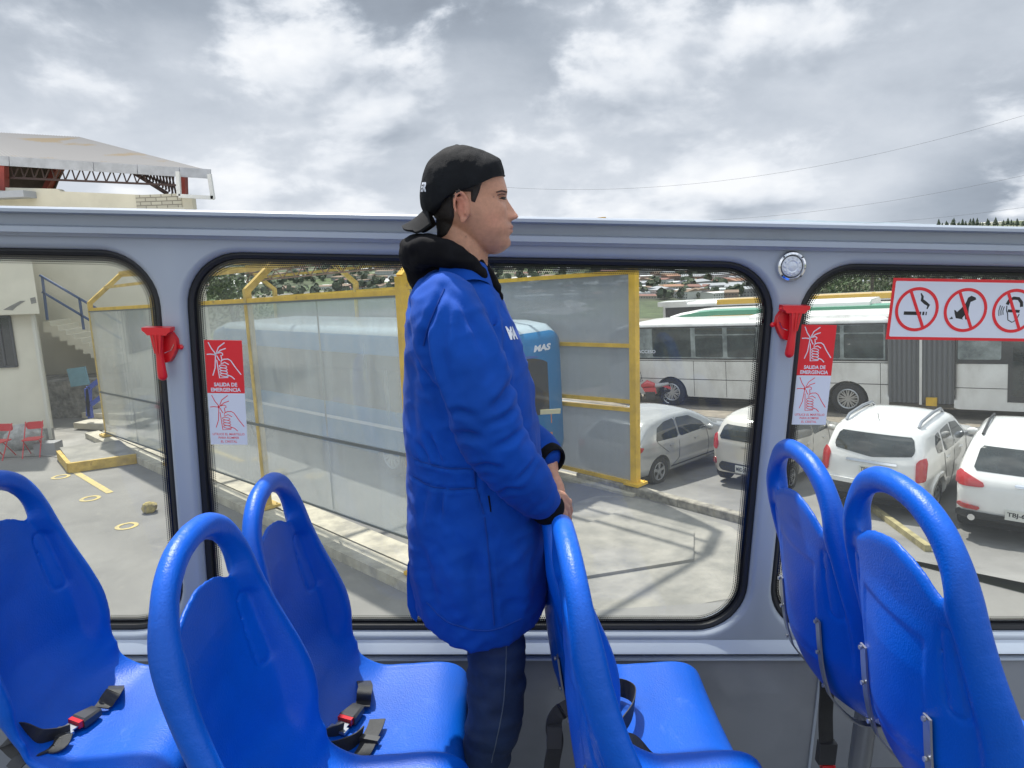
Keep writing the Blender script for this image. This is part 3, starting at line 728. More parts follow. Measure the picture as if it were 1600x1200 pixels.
def make_seat():
    t = thing('passenger_chair', None, None, absolute=False, group='blue plastic seats on the open deck')
    v_, n_, f_q = evaluated(seat_mesh(), .0037, 5); b = MB(); b.v = [tuple(p) for p in v_]; b.f = f_q; b.m = [0]*len(f_q); sh = mesh_obj('shell', b, m_seat, t, angle=180, recalc=False)
    b = MB()
    txt, f = text_mb('TUTGO', 1.0, .01)
    xs = [p[0] for p in txt]; cx = (max(xs)+min(xs))/2; k = .052/(max(xs)-min(xs)); s0 = s_of_z(.425)
    x, z, nx, nz = prf(np.array([s0]))
    tdir = (-nz[0], nx[0])
    for dep in (0,):
        b.add([(x[0]+tdir[0]*p[1]*k-nx[0]*.0205, -(p[0]-cx)*k, z[0]+tdir[1]*p[1]*k-nz[0]*.0205) for p in txt], f)
    mesh_obj('raised_lettering', b, m_seat, t, smooth=False)
    for sg in (-1, 1):       # flat steel uprights riveted to the rear of the back, running down under the seat
        b = MB(); pts = []
        for zc in (.235, .20, .16, .12, .08, .045):
            s_ = s_of_z(zc) if zc > .05 else SJ; x, z, nx, nz = prf(np.array([s_])); pts.append((x[0]-nx[0]*.026+.016, sg*.105, z[0]-nz[0]*.026))
        pts += [(.06, sg*.105, -.03), (.14, sg*.105, -.034)]
        ribbon(b, pts, .020, lambda q: (0, 1, 0), .002)
        for q in (pts[0], pts[2], pts[4]): b.lathe([(.0045, 0), (.0045, .004), (.002, .006)], c=(q[0]-.008, q[1], q[2]-.004), axis='X', n=10)
        mesh_obj('frame_strip', b, m_strip, t)
    b = MB(); b.box((.16, 0, -.040), (.13, .15, .02))
    b.tube([(.14, 0, -.06), (.14, 0, -.26), (.10, 0, -.44)], .026, 12); b.box((.10, 0, -.445), (.2, .18, .012))
    mesh_obj('pedestal', b, m_strip, t)
    return t
def kids(o): return list(o.children)
def copy_tree(o, parent=None):
    c = o.copy(); COL.objects.link(c); c.parent = parent
    for ch in kids(o): copy_tree(ch, c)
    return c
SEATS = [  # name, X, Y, z0, label
    (-1.030, 1.600, -1.175, 'leftmost blue plastic seat, by the wall, with a folded seat belt'),
    (-.385, 1.15, -1.095, 'blue plastic seat nearest the camera on the left, overlapping the seat by the wall'),
    (-.400, 1.600, -1.175, 'blue plastic seat by the wall just behind the standing man'),
    (.233, 1.15, -1.095, 'blue plastic seat seen edge on in front of the man'),
    (.232, 1.600, -1.175, 'blue plastic seat by the wall in front of the man, its back under his hands'),
    (.812, 1.59, -1.078, 'blue plastic seat seen from behind by the wall on the right, under the chrome lamp'),
    (.79, 1.15, -1.0, 'large blue plastic seat seen from behind at the right edge of the picture'),
]
proto = make_seat()
for i, (x, y, z, lab) in enumerate(SEATS):
    o = proto if i == 0 else copy_tree(proto)
    props(o, lab, 'seat'); o.matrix_world = M_BUS @ Matrix.Translation((x, y, z))

# ---- belts
m_btn = mat('belt_red_button', (.65, .01, .015), .3, coat=.4)
def BZ(px, py, h, z0=-1.160):
    d = camray(px, py, RB); return Vector(d*((z0+h)/d[2]))
def belt(label, S1, BK, S2, S3, SL):
    """S1 short strap, BK buckle ends, S2 folded loop, S3 loose end: photo columns/rows with height over the cushion"""
    o = BZ(*BK[0], 0); t = thing('seat_belt', label, 'seat belt', tuple(o), frame=M_BUS, group='black lap belts on the blue seats')
    P = lambda L: [tuple(BZ(*q)) for q in L]
    b = MB(); ribbon(b, P(S1), .036, lambda q: (1, .15, -.1)); mesh_obj('short_strap', b, m_belt, t)
    a = BZ(*BK[0], .012); c = BZ(*BK[1], .012); d = (c-a).normalized(); s_ = Vector((-d.y, d.x, 0)).normalized(); u = Vector((0, 0, 1)); L = (c-a).length
    b = MB(); rg = []
    for q, w, h in ((0, .030, .008), (.08, .034, .012), (.5, .040, .015), (.92, .045, .018), (1, .043, .015)):
        p = a+d*(L*q); rg.append([tuple(p+s_*x+u*z) for x, z in ((-w/2, -.010), (w/2, -.010), (w/2, h*.4), (w/2-.005, h*.7), (-w/2+.005, h*.7), (-w/2, h*.4))])
    b.loft(rg); mesh_obj('buckle', b, m_bplast, t, angle=30)
    b = MB(); p = c+d*.004; b.bar(tuple(p-s_*.018+u*.002), tuple(p+s_*.018+u*.002), .014, .016); mesh_obj('red_button', b, m_btn, t)
    b = MB(); b.bar(tuple(c+d*.008), tuple(c+d*.030), .030, .003); b.bar(tuple(c+d*.028-u*.001), tuple(c+d*.046-u*.001), .046, .007); mesh_obj('tongue', b, m_strip, t, smooth=False)
    b = MB(); ribbon(b, P(S2), .038, lambda q: (.35-.1*q, .2, 1)); mesh_obj('long_strap', b, m_belt, t)
    b = MB(); ribbon(b, P(S3), .038, lambda q: (.95, -.25, .1)); mesh_obj('loose_strap', b, m_belt, t)
    p = BZ(*SL, .012); b = MB(); b.bar(tuple(p-Vector((.023, -.006, 0))), tuple(p+Vector((.023, -.006, 0))), .016, .008); mesh_obj('slider', b, m_bplast, t)
    return t
belt('black lap belt with red buckle folded on the seat behind the man', [(568, 1064, .0), (571, 1072, .030), (569, 1084, .030), (568, 1096, .008), (566, 1104, .008)], [(561, 1103), (542, 1124)],
     [(536, 1140, .012), (520, 1146, .016), (504, 1153, .020), (498, 1163, .020), (508, 1172, .022), (530, 1168, .022), (552, 1158, .020), (566, 1146, .014)],
     [(590, 1124, .014), (586, 1136, .012), (578, 1152, .008), (572, 1168, .006), (562, 1182, .006), (546, 1188, .022), (530, 1192, .030), (518, 1204, .008)], (577, 1154))
belt('black lap belt with red buckle lying on the leftmost seat', [(182, 1072, .004), (180, 1078, .030), (172, 1088, .022), (164, 1100, .008), (158, 1106, .008)], [(152, 1108), (122, 1128)],
     [(110, 1143, .012), (85, 1150, .016), (60, 1152, .040), (35, 1142, .060), (16, 1148, .050), (14, 1165, .020), (30, 1178, .010)],
     [(100, 1150, .016), (92, 1166, .012), (70, 1172, .012), (48, 1180, .024), (30, 1190, .020), (18, 1204, .008)], (90, 1150))
t = thing('seat_belt', 'black lap belt looped over the seat in front of the man', 'seat belt', tuple(BX(965, 1100, 1.60)), frame=M_BUS, group='black lap belts on the blue seats')
b = MB()
def pts_(L): return [tuple(BX(*p)) for p in L]
ribbon(b, pts_([(948, 1078, 1.62), (968, 1074, 1.66), (990, 1085, 1.62), (988, 1110, 1.55), (972, 1135, 1.50), (960, 1150, 1.48)]), .045, lambda q: (.1, .2, 1), .0012); mesh_obj('looped_strap', b, m_belt, t)
b = MB(); ribbon(b, pts_([(950, 1165, 1.40), (985, 1160, 1.42), (1005, 1175, 1.42), (1008, 1200, 1.38)]), .045, lambda q: (.1, .9, .3), .0012); mesh_obj('loose_strap', b, m_belt, t)
t = thing('seat_belt', 'black belt end hanging down behind the edge on seat', 'seat belt', tuple(BX(875, 1100, 1.30)), frame=M_BUS, group='black lap belts on the blue seats')
b = MB(); ribbon(b, pts_([(930, 1080, 1.42), (900, 1100, 1.36), (872, 1115, 1.34), (865, 1135, 1.34), (868, 1160, 1.34), (862, 1198, 1.34), (862, 1240, 1.34)]), .034, lambda q: (.5, .8, .4) if q < .3 else (1, .2, 0), .0014); mesh_obj('hanging_strap', b, m_belt, t)
b = MB(); q = BX(866, 1150, 1.335); b.box(tuple(q), (.030, .014, .05)); mesh_obj('tongue_cover', b, m_bplast, t)
t = thing('seat_belt', 'black belt with red release button hanging under the seat beneath the chrome lamp', 'seat belt', tuple(BX(1290, 1150, 1.68)), frame=M_BUS, group='black lap belts on the blue seats')
b = MB(); ribbon(b, pts_([(1292, 1040, 1.70), (1292, 1080, 1.70), (1290, 1120, 1.70), (1291, 1160, 1.70)]), .040, lambda q: (1, .15, 0), .002); mesh_obj('hanging_strap', b, m_belt, t)
b = MB(); q = BX(1291, 1175, 1.70); b.box(tuple(q), (.046, .022, .062)); mesh_obj('buckle', b, m_bplast, t)
b = MB(); q = BX(1293, 1197, 1.70); b.box(tuple(q), (.036, .016, .014)); mesh_obj('red_button', b, m_btn, t)
# ================================================================== THE MAN
PY_ = 1.60                                    # plane of his body in the bus frame
def PX(px, py, Y=PY_): return Vector(BX(px, py, Y))
def superring(cx, cy, z, hx_f, hx_b, hy, n=40, p=2.3, dz=None):
    out = []
    for k in range(n):
        t = 2*math.pi*k/n; c, s_ = math.cos(t), math.sin(t)
        x = math.copysign(abs(c)**(2/p), c); y = math.copysign(abs(s_)**(2/p), s_)
        out.append((cx+(hx_f if x > 0 else hx_b)*x, cy+hy*y, z+(dz(x, y) if dz else 0)))
    return out
man = thing('person', 'young man in long blue coat and backwards black cap, both hands on a seat back', 'person', (.02, PY_, DECK), frame=M_BUS)
m_skin = mat('skin', (.50, .26, .17), .48, sss=.12, attr='Col', var=.08, vscale=110, bump=.3, bscale=600, bdist=.0006)
m_coat = mat('blue_coat_cloth', (.0, .058, .36), .82, var=.16, vscale=4, bump=.5, bscale=700, bdist=.001, sheen=.04, spec=.25)
m_black = mat('black_cotton', (.006, .006, .0075), .9, spec=.15, var=.3, vscale=30, bump=.4, bscale=400)
m_cap = mat('black_cap_cloth', (.006, .007, .009), .8, spec=.2, bump=.6, bscale=700, var=.3, vscale=20)
m_hair = mat('black_hair', (.012, .008, .006), .5, bump=1, bscale=700)
m_jean = mat('dark_denim', (.012, .030, .085), .75, var=.35, vscale=7, bump=.4, bscale=700)
m_thread = mat('denim_thread', (.09, .12, .17), .8)
m_eye = mat('eye_white', (.55, .5, .46), .15)
m_iris = mat('iris', (.02, .01, .006), .1)
m_wprint = mat('white_print', (.75, .78, .85), .5)

# ---------------- head
prof = [(397, 779, .018), (394, 786, .028), (390, 791, .036), (384, 796, .044), (376, 798, .051), (369, 796.5, .056), (361, 798, .0605), (356, 798.5, .063), (350, 797, .0655), (344, 795, .068),
        (335, 794, .0705), (325, 792, .072), (315, 790.5, .0725), (309, 790, .0725), (301, 792.5, .0725), (292, 791.5, .073), (280, 788, .0745), (268, 784.5, .075), (255, 775, .071), (244, 760, .058), (236, 742, .036), (232, 725, .012)]
backp = [(397, 762), (394, 752), (390, 742), (384, 728), (376, 716), (369, 709), (361, 702), (350, 690), (340, 680), (325, 670), (310, 666), (295, 664), (280, 665), (268, 669), (255, 679), (244, 693), (236, 708), (232, 716)]
def interp(tab, y, k=1):
    t = sorted((a[0], a[k]) for a in tab); return float(np.interp(y, [a[0] for a in t], [a[1] for a in t]))
hb = MB(); rings = []; NN = 72
for y in np.concatenate([np.arange(397, 330, -1.2), np.arange(330, 300, -1.2), np.arange(300, 232, -2.5)]):
    xf = interp(prof, y); xb = interp(backp, y); hy = interp(prof, y, 2)
    pf = PX(xf, y); pb = PX(xb, y); z = pf[2]; xm = pb[0]+(pf[0]-pb[0])*.48
    ring = []
    for k in range(NN):
        t = 2*math.pi*k/NN; c, s_ = math.cos(t), math.sin(t)
        pw = 2.25 if c > 0 else 2.1
        X = math.copysign(abs(c)**(2/pw), c); Yv = math.copysign(abs(s_)**(2/pw), s_)
        lat = hy*Yv; px = xm+((pf[0]-xm) if X > 0 else (xm-pb[0]))*X
        if X > 0:
            def G(a, s): return math.exp(-(a/s)**2)
            # nose
            nz = float(np.interp(y, [300, 309, 315, 322, 330, 335, 338, 341, 344.5, 349], [0, 1.5, 4.2, 8, 11.8, 14, 15.2, 13, 4.5, 0]))*.00148
            wn = float(np.interp(y, [305, 330, 340, 350], [.0065, .0085, .0125, .009]))
            px += nz*math.exp(-abs(lat/wn)**2.4)
            if 328 < y < 345: px += .0075*G(abs(lat)-.0125, .0048)*G(y-338, 5)
            lp_ = float(np.interp(y, [346.5, 350, 353, 355.5, 357.5, 359.5, 362, 365, 369], [0, 2.4, 4.6, 3.6, -2.0, 3.2, 4.4, 1.6, -1.4]))*.0014
            px += lp_*G(lat, .017)
            px -= .0100*G(abs(lat)-.031, .0125)*G(y-311, 6.5)      # eye sockets
            px += .0040*G(abs(lat)-.030, .018)*G(y-299, 4.5)        # brow ridge
            px += .0035*G(abs(lat)-.040, .014)*G(y-326, 9)
            px += .004*G(lat, .016)*G(y-382, 7)
        ring.append((px, PY_+lat, z))
    rings.append(ring)
hb.loft(rings)
# neck
def ell_ring(c, d, rx, ry, n=28):
    d = Vector(d).normalized(); b = Vector((0, 1, 0)); a = b.cross(d).normalized()
    return [tuple(Vector(c)+a*(rx*math.cos(2*math.pi*k/n))+b*(ry*math.sin(2*math.pi*k/n))) for k in range(n)]
nk = []
for (px, py, rx, ry) in ((718, 330, .050, .050), (722, 350, .052, .052), (724, 370, .0535, .054), (723, 390, .0545, .056), (720, 410, .058, .060), (716, 430, .066, .07), (712, 450, .08, .10)):
    nk.append(ell_ring(PX(px, py), (-.12, 0, -1), rx, ry))
hb.loft(nk)
# ears
for sg in (-1, 1):
    E0 = PX(723, 324); ey = PY_+sg*.0735
    def ept(a, r1, r2, out): return Vector((E0[0]+r1*math.cos(a)-.004*math.sin(a), ey+sg*out, E0[2]+r2*math.sin(a)))
    hel = [ept(R(a), .0135 if a > -40 else .010, .0275, .0075+.006*math.cos(R(a-150))) for a in range(-80, 215, 15)]
    hb.capsule(hel, [.0028+.0014*math.sin(math.pi*i/(len(hel)-1)) for i in range(len(hel))], 10)
    an = [ept(R(a), .0075, .017, .006) for a in range(-60, 150, 20)]; hb.capsule(an, [.0026]*len(an), 8)
    hb.sphere((E0[0]-.001, ey+sg*.0015, E0[2]+.001), (.0105, .0045, .024), 8)
    hb.sphere((E0[0]+.003, ey+sg*.003, E0[2]-.0265), (.006, .0035, .008), 6)     # lobe
    hb.capsule([(E0[0]+.011, ey+sg*.002, E0[2]-.012), (E0[0]+.012, ey+sg*.003, E0[2]-.002)], [.004, .003], 8)   # tragus

# ---------------- hands: forearm, palm, four fingers and a thumb each
def hand(wr, kn_mid, across, nrm, fing, thumb, fore, scale=1.0):
    wr, kn, ac, nr = Vector(wr), Vector(kn_mid), Vector(across).normalized(), Vector(nrm).normalized()
    hb.capsule([Vector(fore), wr], [.031, .0245], 16)
    L = (kn-wr)
    for q, w in ((-.028, .0118), (-.010, .0125), (.010, .012), (.027, .0108)):     # palm as four merged rays
        hb.capsule([wr+ac*q*.55, wr+L*.5+ac*q*.85+nr*.003, kn+ac*q], [.0155, .0145, w], 12)
    for i, (q, ln) in enumerate(zip((-.029, -.010, .010, .028), (.068, .077, .072, .056))):
        p = kn+ac*q; pts = [p]
        for (d, fr) in fing: pts.append(pts[-1]+Vector(d).normalized()*ln*fr*(1+.0*i))
        hb.capsule(pts, [.0100, .0092, .0086, .0078][:len(pts)] if i < 3 else [.0088, .0080, .0074, .0068][:len(pts)], 12)
        hb.sphere(p+nr*.003, .0096, 6)
    tp = [wr+L*.22+ac*thumb[0]*.022]+[wr+L*.22+ac*thumb[0]*.022+Vector(v) for v in thumb[1]]
    hb.capsule(tp, [.0135, .0115, .0102, .0090][:len(tp)], 12)
# near (right) hand lying on the seat top, over it the far (left) hand comes from above
wr = PX(858, 786, 1.50); kn = PX(878, 797, 1.515)
hand(PX(860, 781, 1.485), PX(881, 800, 1.53), (.35, .80, .45), (.55, -.25, .75), [((.25, .35, -.75), .45), ((-.1, .25, -1), .32), ((-.55, .1, -.8), .25)],
     (-1, [Vector((.012, -.004, -.018)), Vector((.014, .01, -.042)), Vector((.004, .02, -.058))]), PX(838, 766, 1.46))
hand(PX(857, 735, 1.675), PX(872, 782, 1.625), (.30, -.9, .10), (.85, .25, .40), [((.15, -.35, -1), .45), ((-.25, -.3, -1), .30), ((-.7, -.2, -.6), .25)],
     (1, [Vector((-.004, -.020, -.018)), Vector((.004, -.03, -.040)), Vector((.010, -.032, -.056))]), PX(850, 705, 1.70))
# trunk and upper arms under the clothes, so that the body is one surface
tr = []
for (px, py, rx, ry) in ((712, 440, .06, .07), (712, 470, .085, .14), (715, 520, .10, .165), (720, 600, .10, .15), (728, 700, .09, .14), (740, 800, .095, .15), (750, 900, .09, .155), (760, 960, .08, .14)):
    c = PX(px, py); tr.append([(c[0]+rx*math.cos(2*math.pi*k/24), c[1]+ry*math.sin(2*math.pi*k/24), c[2]) for k in range(24)])
hb.loft(tr)
hb.capsule([PX(705, 500, 1.45), PX(752, 650, 1.40), PX(790, 715, 1.42), PX(838, 766, 1.46)], [.045, .036, .033, .031], 14)
hb.capsule([PX(720, 500, 1.74), PX(768, 640, 1.79), PX(815, 680, 1.76), PX(850, 705, 1.70)], [.045, .036, .033, .031], 14)
for sg in (-1, 1): hb.capsule([PX(772, 950, PY_+sg*.075), PX(772, 1060, PY_+sg*.075), PX(758, 1200, PY_+sg*.075), tuple(PX(748, 1400, PY_+sg*.075)[:2])+(DECK+.09,)], [.055, .045, .035, .03], 16)
hv, hn, hf = evaluated(hb, .0026, 2)
bm_ = MB(); bm_.v = [tuple(p) for p in hv]; bm_.f = hf; bm_.m = [0]*len(hf)
body = mesh_obj('body', bm_, m_skin, man, angle=180, recalc=False)
# skin tone by place (lips, cheeks, ear rim, shaved beard, knuckles)
me = body.data; ca = me.color_attributes.new('Col', 'FLOAT_COLOR', 'POINT'); base = np.array([.50, .255, .165])
chin = PX(793, 380); mouth = PX(801, 357); earc = PX(722, 323); cheek = PX(772, 345); nose = PX(806, 338)
colr = np.tile(base, (len(hv), 1))
def g3(c, s, yy=None):
    d = (hv[:, 0]-c[0])**2/s[0]**2+(hv[:, 2]-c[2])**2/s[1]**2; w = np.exp(-d)
    return w[:, None]
def blend(w, c):
    global colr
    colr = colr*(1-w)+np.array(c)*w
lat = np.abs(hv[:, 1]-PY_)
def masky(v, lo, hi): return np.clip((v-lo)/(hi-lo), 0, 1)[:, None]
blend(g3(cheek, (.020, .018))*.35, (.55, .22, .16)); blend(g3(nose, (.012, .012))*.4, (.55, .23, .17))
blend(g3(earc, (.018, .032))*masky(lat, .070, .078)*.55, (.55, .17, .12))
bz = PX(775, 372); sz_ = PX(745, 345)
st = g3(bz, (.030, .020))+g3(sz_, (.016, .026))*.8+g3(PX(797, 349), (.010, .005))*.8
blend(np.clip(st, 0, 1)*.32, (.22, .13, .10))
mz = PX(803, 353)[2]; lz = PX(803, 361)[2]
lip = np.exp(-((hv[:, 2]-(mz+lz)/2)/.0062)**4)*np.exp(-(lat/.020)**4)*(hv[:, 0] > PX(789, 357)[0])
blend(lip[:, None]*.65, (.42, .14, .12))
ml = np.exp(-((hv[:, 2]-PX(800, 357.3)[2])/.0011)**2)*np.exp(-(lat/.021)**4)*(hv[:, 0] > PX(788, 357)[0]); blend(ml[:, None]*.7, (.12, .04, .035))  # dark line between the lips: crease shade put into the skin colour
for c in (PX(729, 369), PX(712, 384), PX(733, 391), PX(771, 309)):
    w = np.exp(-((hv[:, 0]-c[0])**2+(hv[:, 2]-c[2])**2)/.0015**2)*(hv[:, 1] < PY_); blend(w[:, None]*.8, (.07, .03, .02))
ca.data.foreach_set('color', np.concatenate([np.clip(colr, 0, 1), np.ones((len(hv), 1))], 1).astype(np.float32).ravel())
body_bvh = BVHTree.FromPolygons([Vector(p) for p in hv], hf)
def project(bvh, pts_xz, side, off, y0=PY_):
    out = []
    for x, z in pts_xz:
        h = bvh.ray_cast(Vector((x, y0+side*.5, z)), Vector((0, -side, 0)))
        out.append((h[0]+Vector((0, side, 0))*off) if h[0] is not None else None)
    return out
def patch(bvh, poly_px, side, off, h=.002, Yp=PY_, th=.0012, edge=.004):
    """thin layer following a surface: px polygon seen from the side, inflated off the surface"""
    P = [PX(a, b, Yp) for a, b in poly_px]; P = [(p[0], p[2]) for p in P]
    xs = [p[0] for p in P]; zs = [p[1] for p in P]
    V, Q, _ = march(lambda X, Y: poly_sdf(P, X, Y), min(xs)-h, max(xs)+h, min(zs)-h, max(zs)+h, h)
    L = []
    for (x, z, d) in V:
        hh = bvh.ray_cast(Vector((x, PY_+side*.5, z)), Vector((0, -side, 0)))
        if hh[0] is None: L.append(None); continue
        k = min(1, abs(d)/edge) if d else 0
        L.append(hh[0]+hh[1]*(off*k+.0003))
    mb = MB(); idx = {}
    for i, p in enumerate(L):
        if p is not None: idx[i] = len(mb.v); mb.v.append(tuple(p))
    for q in Q:
        if all(i in idx for i in q):
            c = [L[i] for i in q]
            if max((a-b).length for a in c for b in c) < h*9: mb.f.append(tuple(idx[i] for i in q))
    mb.m = [0]*len(mb.f); return mb
hair = MB()
for sg in (-1, 1):
    for poly in ([(665, 300), (700, 285), (758, 278), (752, 292), (750, 300), (743, 318), (737, 316), (737, 302), (722, 302), (714, 306), (711, 320), (712, 338), (708, 352), (700, 366), (690, 372), (660, 374), (655, 300)],):
        q = patch(body_bvh, poly, sg, .0035, .0022); hair.add(q.v, q.f)
mesh_obj('hair', hair, m_hair, man, angle=180, recalc=False)
for sg in (-1, 1):
    brow = MB(); q = patch(body_bvh, [(774, 301.5), (783, 298.2), (792, 300), (792, 302), (784, 300.8), (775, 303)], sg, .0008, .0009, edge=.0015); brow.add(q.v, q.f); mesh_obj('eyebrow', brow, mat('brow_hair', (.07, .04, .03), .8), man, angle=180, recalc=False)
eye = MB(); lash_fold = MB()
for sg in (-1, 1):
    for (m_, poly) in ((eye, [(781.5, 311), (785, 309.0), (789.5, 309.2), (790.5, 312), (786, 312.6)]), (lash_fold, [(779.5, 311), (784, 308.3), (790, 308.0), (790.5, 309.2), (785, 309.3), (780.5, 311.8)])):
        q = patch(body_bvh, poly, sg, .0009, .0006, edge=.001); m_.add(q.v, q.f)
    q = patch(body_bvh, [(776, 306), (783, 303.8), (789, 304), (789, 304.8), (783, 304.6), (777, 307)], sg, .0004, .0006, edge=.001); lash_fold.add(q.v, q.f)  # thin dark line along the lid fold, crease shade put in as colour
mesh_obj('eye', eye, m_iris, man, recalc=False); mesh_obj('lash_and_lid_fold', lash_fold, m_hair, man, recalc=False)

# ---------------- cap worn backwards
C0_ = (722, 290); capo = [(788, 273), (786, 262), (782, 249), (773, 243), (760, 237.5), (742, 231), (728, 227.5), (712, 226.5), (697, 231), (683, 239), (672, 250), (663, 266), (658, 285), (656.5, 305), (658.5, 322), (664, 336)]
cc = PX(*C0_); pol = []
for p in capo:
    q = PX(*p); pol.append((math.atan2(q[2]-cc[2], q[0]-cc[0]), math.hypot(q[2]-cc[2], q[0]-cc[0])))
pol.sort()
ang = [a for a, _ in pol]; rad_ = [b for _, b in pol]
def capR(t):
    t = (t+math.pi*.75) % (2*math.pi)-math.pi*.75
    A2 = [(a+math.pi*.75) % (2*math.pi)-math.pi*.75 for a in ang]; s = sorted(zip(A2, rad_)); return float(np.interp(t, [a for a, _ in s], [b for _, b in s]))
edge_px = [(640, 338), (660, 335), (680, 337), (700, 311), (712, 304.5), (735, 297), (752, 289), (770, 280), (789, 275), (800, 274)]
ex = [PX(*p)[0] for p in edge_px]; ez = [PX(*p)[2] for p in edge_px]
cm = MB(); NU, NV = 120, 60; RY = .0865
for i in range(NU):
    t = 2*math.pi*i/NU; r0 = capR(t)
    for j in range(NV+1):
        ps = -math.pi/2+math.pi*j/NV
        # squarer than an ellipsoid
        cp = math.cos(ps); sp_ = math.sin(ps)
        x = cc[0]+math.cos(t)*r0*cp**.80; z = cc[2]+math.sin(t)*r0*cp**.80; y = PY_+RY*sp_*(1-.0*cp)
        # seams
        k = 1.0
        sa = abs(((math.degrees(math.atan2(y-PY_, x-cc[0]-.004)) % 60)-30)); sd_ = (30-sa)*math.pi/180*math.hypot(x-cc[0], y-PY_)
        dz = -.0012*math.exp(-(sd_/.0022)**2)
        n = Vector((x-cc[0], y-PY_, z-cc[2])).normalized()
        wr_ = .0016*noise.noise(Vector((x, y, z))*38)+.0008*noise.noise(Vector((x, y, z))*90)
        p = Vector((x, y, z))+n*(dz+wr_)
        lim = float(np.interp(p.x, ex, ez))
        if p.z < lim: p.z = lim+.0002*n.z
        cm.v.append(tuple(p))
for i in range(NU):
    for j in range(NV):
        a = i*(NV+1)+j; b = ((i+1) % NU)*(NV+1)+j; cm.f.append((a, b, b+1, a+1))
cm.m = [0]*len(cm.f)
cb_ = PX(714, 227); cm.sphere((cb_[0], PY_, cb_[2]-.001), (.006, .006, .003), 6)
cap = mesh_obj('cap', cm, m_cap, man, angle=180)
cap['label'] = 'black cap worn backwards'
bl = MB(); A0 = PX(668, 322); A1 = PX(629, 352); nb, nl = 20, 8; top = []
for k in range(2):
    for i in range(nl+1):
        for j in range(nb+1):
            t = i/nl; v_ = -1+2*j/nb
            w = .078*(1-.10*t*t); cut = (1-abs(v_)**3*.55*t)
            x = A0[0]+(A1[0]-A0[0])*t*cut-.0; z = A0[2]+(A1[2]-A0[2])*t*cut
            z -= .034*v_*v_*(1-.1*t)+(.004 if k else 0); x += .012*v_*v_*(1-t)
            z -= .004*math.sin(math.pi*t)
            bl.v.append((x+(.0022 if k else 0), PY_+w*v_, z))
n1 = (nl+1)*(nb+1)
for i in range(nl):
    for j in range(nb):
        a = i*(nb+1)+j; bl.f.append((a, a+1, a+nb+2, a+nb+1)); a += n1; bl.f.append((a, a+nb+1, a+nb+2, a+1))
rim_ = [j for j in range(nb+1)]+[i*(nb+1)+nb for i in range(1, nl+1)]+[nl*(nb+1)+j for j in range(nb-1, -1, -1)]+[i*(nb+1) for i in range(nl-1, 0, -1)]
for a, b in zip(rim_, rim_[1:]+rim_[:1]): bl.f.append((a, b, b+n1, a+n1))
bl.m = [0]*len(bl.f); bo = mesh_obj('bill', bl, m_cap, man, angle=50); bo.parent = cap
tb = MB(); cap_bvh = BVHTree.FromPolygons([Vector(p) for p in cm.v], cm.f)
tv, tf = text_mb('ER', 1.0, .05, .25); xs = [p[0] for p in tv]; ys = [p[1] for p in tv]
c0 = PX(662, 294); kk = .019/(max(ys)-min(ys)); dr = Vector((.82, -.55, 0)).normalized(); up = Vector((.12, 0, 1)).normalized(); pts = []
for p in tv:
    q = c0+Vector((0, -.052, 0))+dr*((p[0]-max(xs)*.35)*kk*1.1)+up*((p[1]-(max(ys)+min(ys))/2)*kk)+dr*0
    ctr = Vector((cc[0], PY_, cc[2])); d = (ctr-q); d.z *= .2; d.normalize(); h = cap_bvh.ray_cast(q-d*.15, d); pts.append((h[0]-d*.0014) if h[0] is not None else q)
tb.add(pts, tf); lo = mesh_obj('embroidery', tb, m_wprint, man, smooth=False, recalc=False); lo.parent = cap

# ---------------- hood of the black sweatshirt
hd = MB(); loop = [(752, 428, .75, .016), (742, 413, .9, .016), (722, 402, 1.0, .022), (695, 394, 1.02, .030), (667, 392, .85, .036), (653, 396, .0, .041)]
path = []; rs_ = []
for sgn in (-1, 1):
    seg = []
    for (px, py, yy, rr_) in (loop if sgn == -1 else loop[-2::-1]):
        c = PX(px, py); seg.append((c[0], PY_+sgn*.076*yy, c[2], rr_))
    path += seg
P4 = catmull([np.array(p) for p in path], 5)
hd.capsule([tuple(p[:3]) for p in P4], [p[3] for p in P4], 18)
hd.capsule([PX(655, 418), PX(672, 440)], [.035, .04], 14)
for sgn in (-1, 1):
    q = [PX(650, 384), PX(668, 381), PX(690, 389), PX(715, 402)]
    hd.capsule([(p[0], PY_+sgn*w, p[2]) for p, w in zip(q, (.028, .058, .074, .078))], [.022, .022, .020, .014], 12)
    q = [PX(752, 412), PX(764, 426), PX(773, 444), PX(781, 464)]
    hd.capsule([(p[0], PY_+sgn*w, p[2]) for p, w in zip(q, (.035, .030, .022, .014))], [.012, .012, .011, .007], 12)
fil = []
for (px, py, rx, ry) in ((706, 412, .052, .066), (706, 425, .058, .074), (702, 438, .060, .085)): fil.append(ell_ring(PX(px, py), (.12, 0, -1), rx, ry))
hd.loft(fil)
hv2, hn2, hf2 = evaluated(hd, .004, 3)
dsp = np.array([noise.noise(Vector((p[0]*22, p[1]*14, p[2]*46)))*.0055+noise.noise(Vector(p*70))*.0015 for p in hv2])
hv2 = hv2+hn2*dsp[:, None]
q = MB(); q.v = [tuple(p) for p in hv2]; q.f = hf2; q.m = [0]*len(hf2); mesh_obj('hood', q, m_black, man, angle=180, recalc=False)

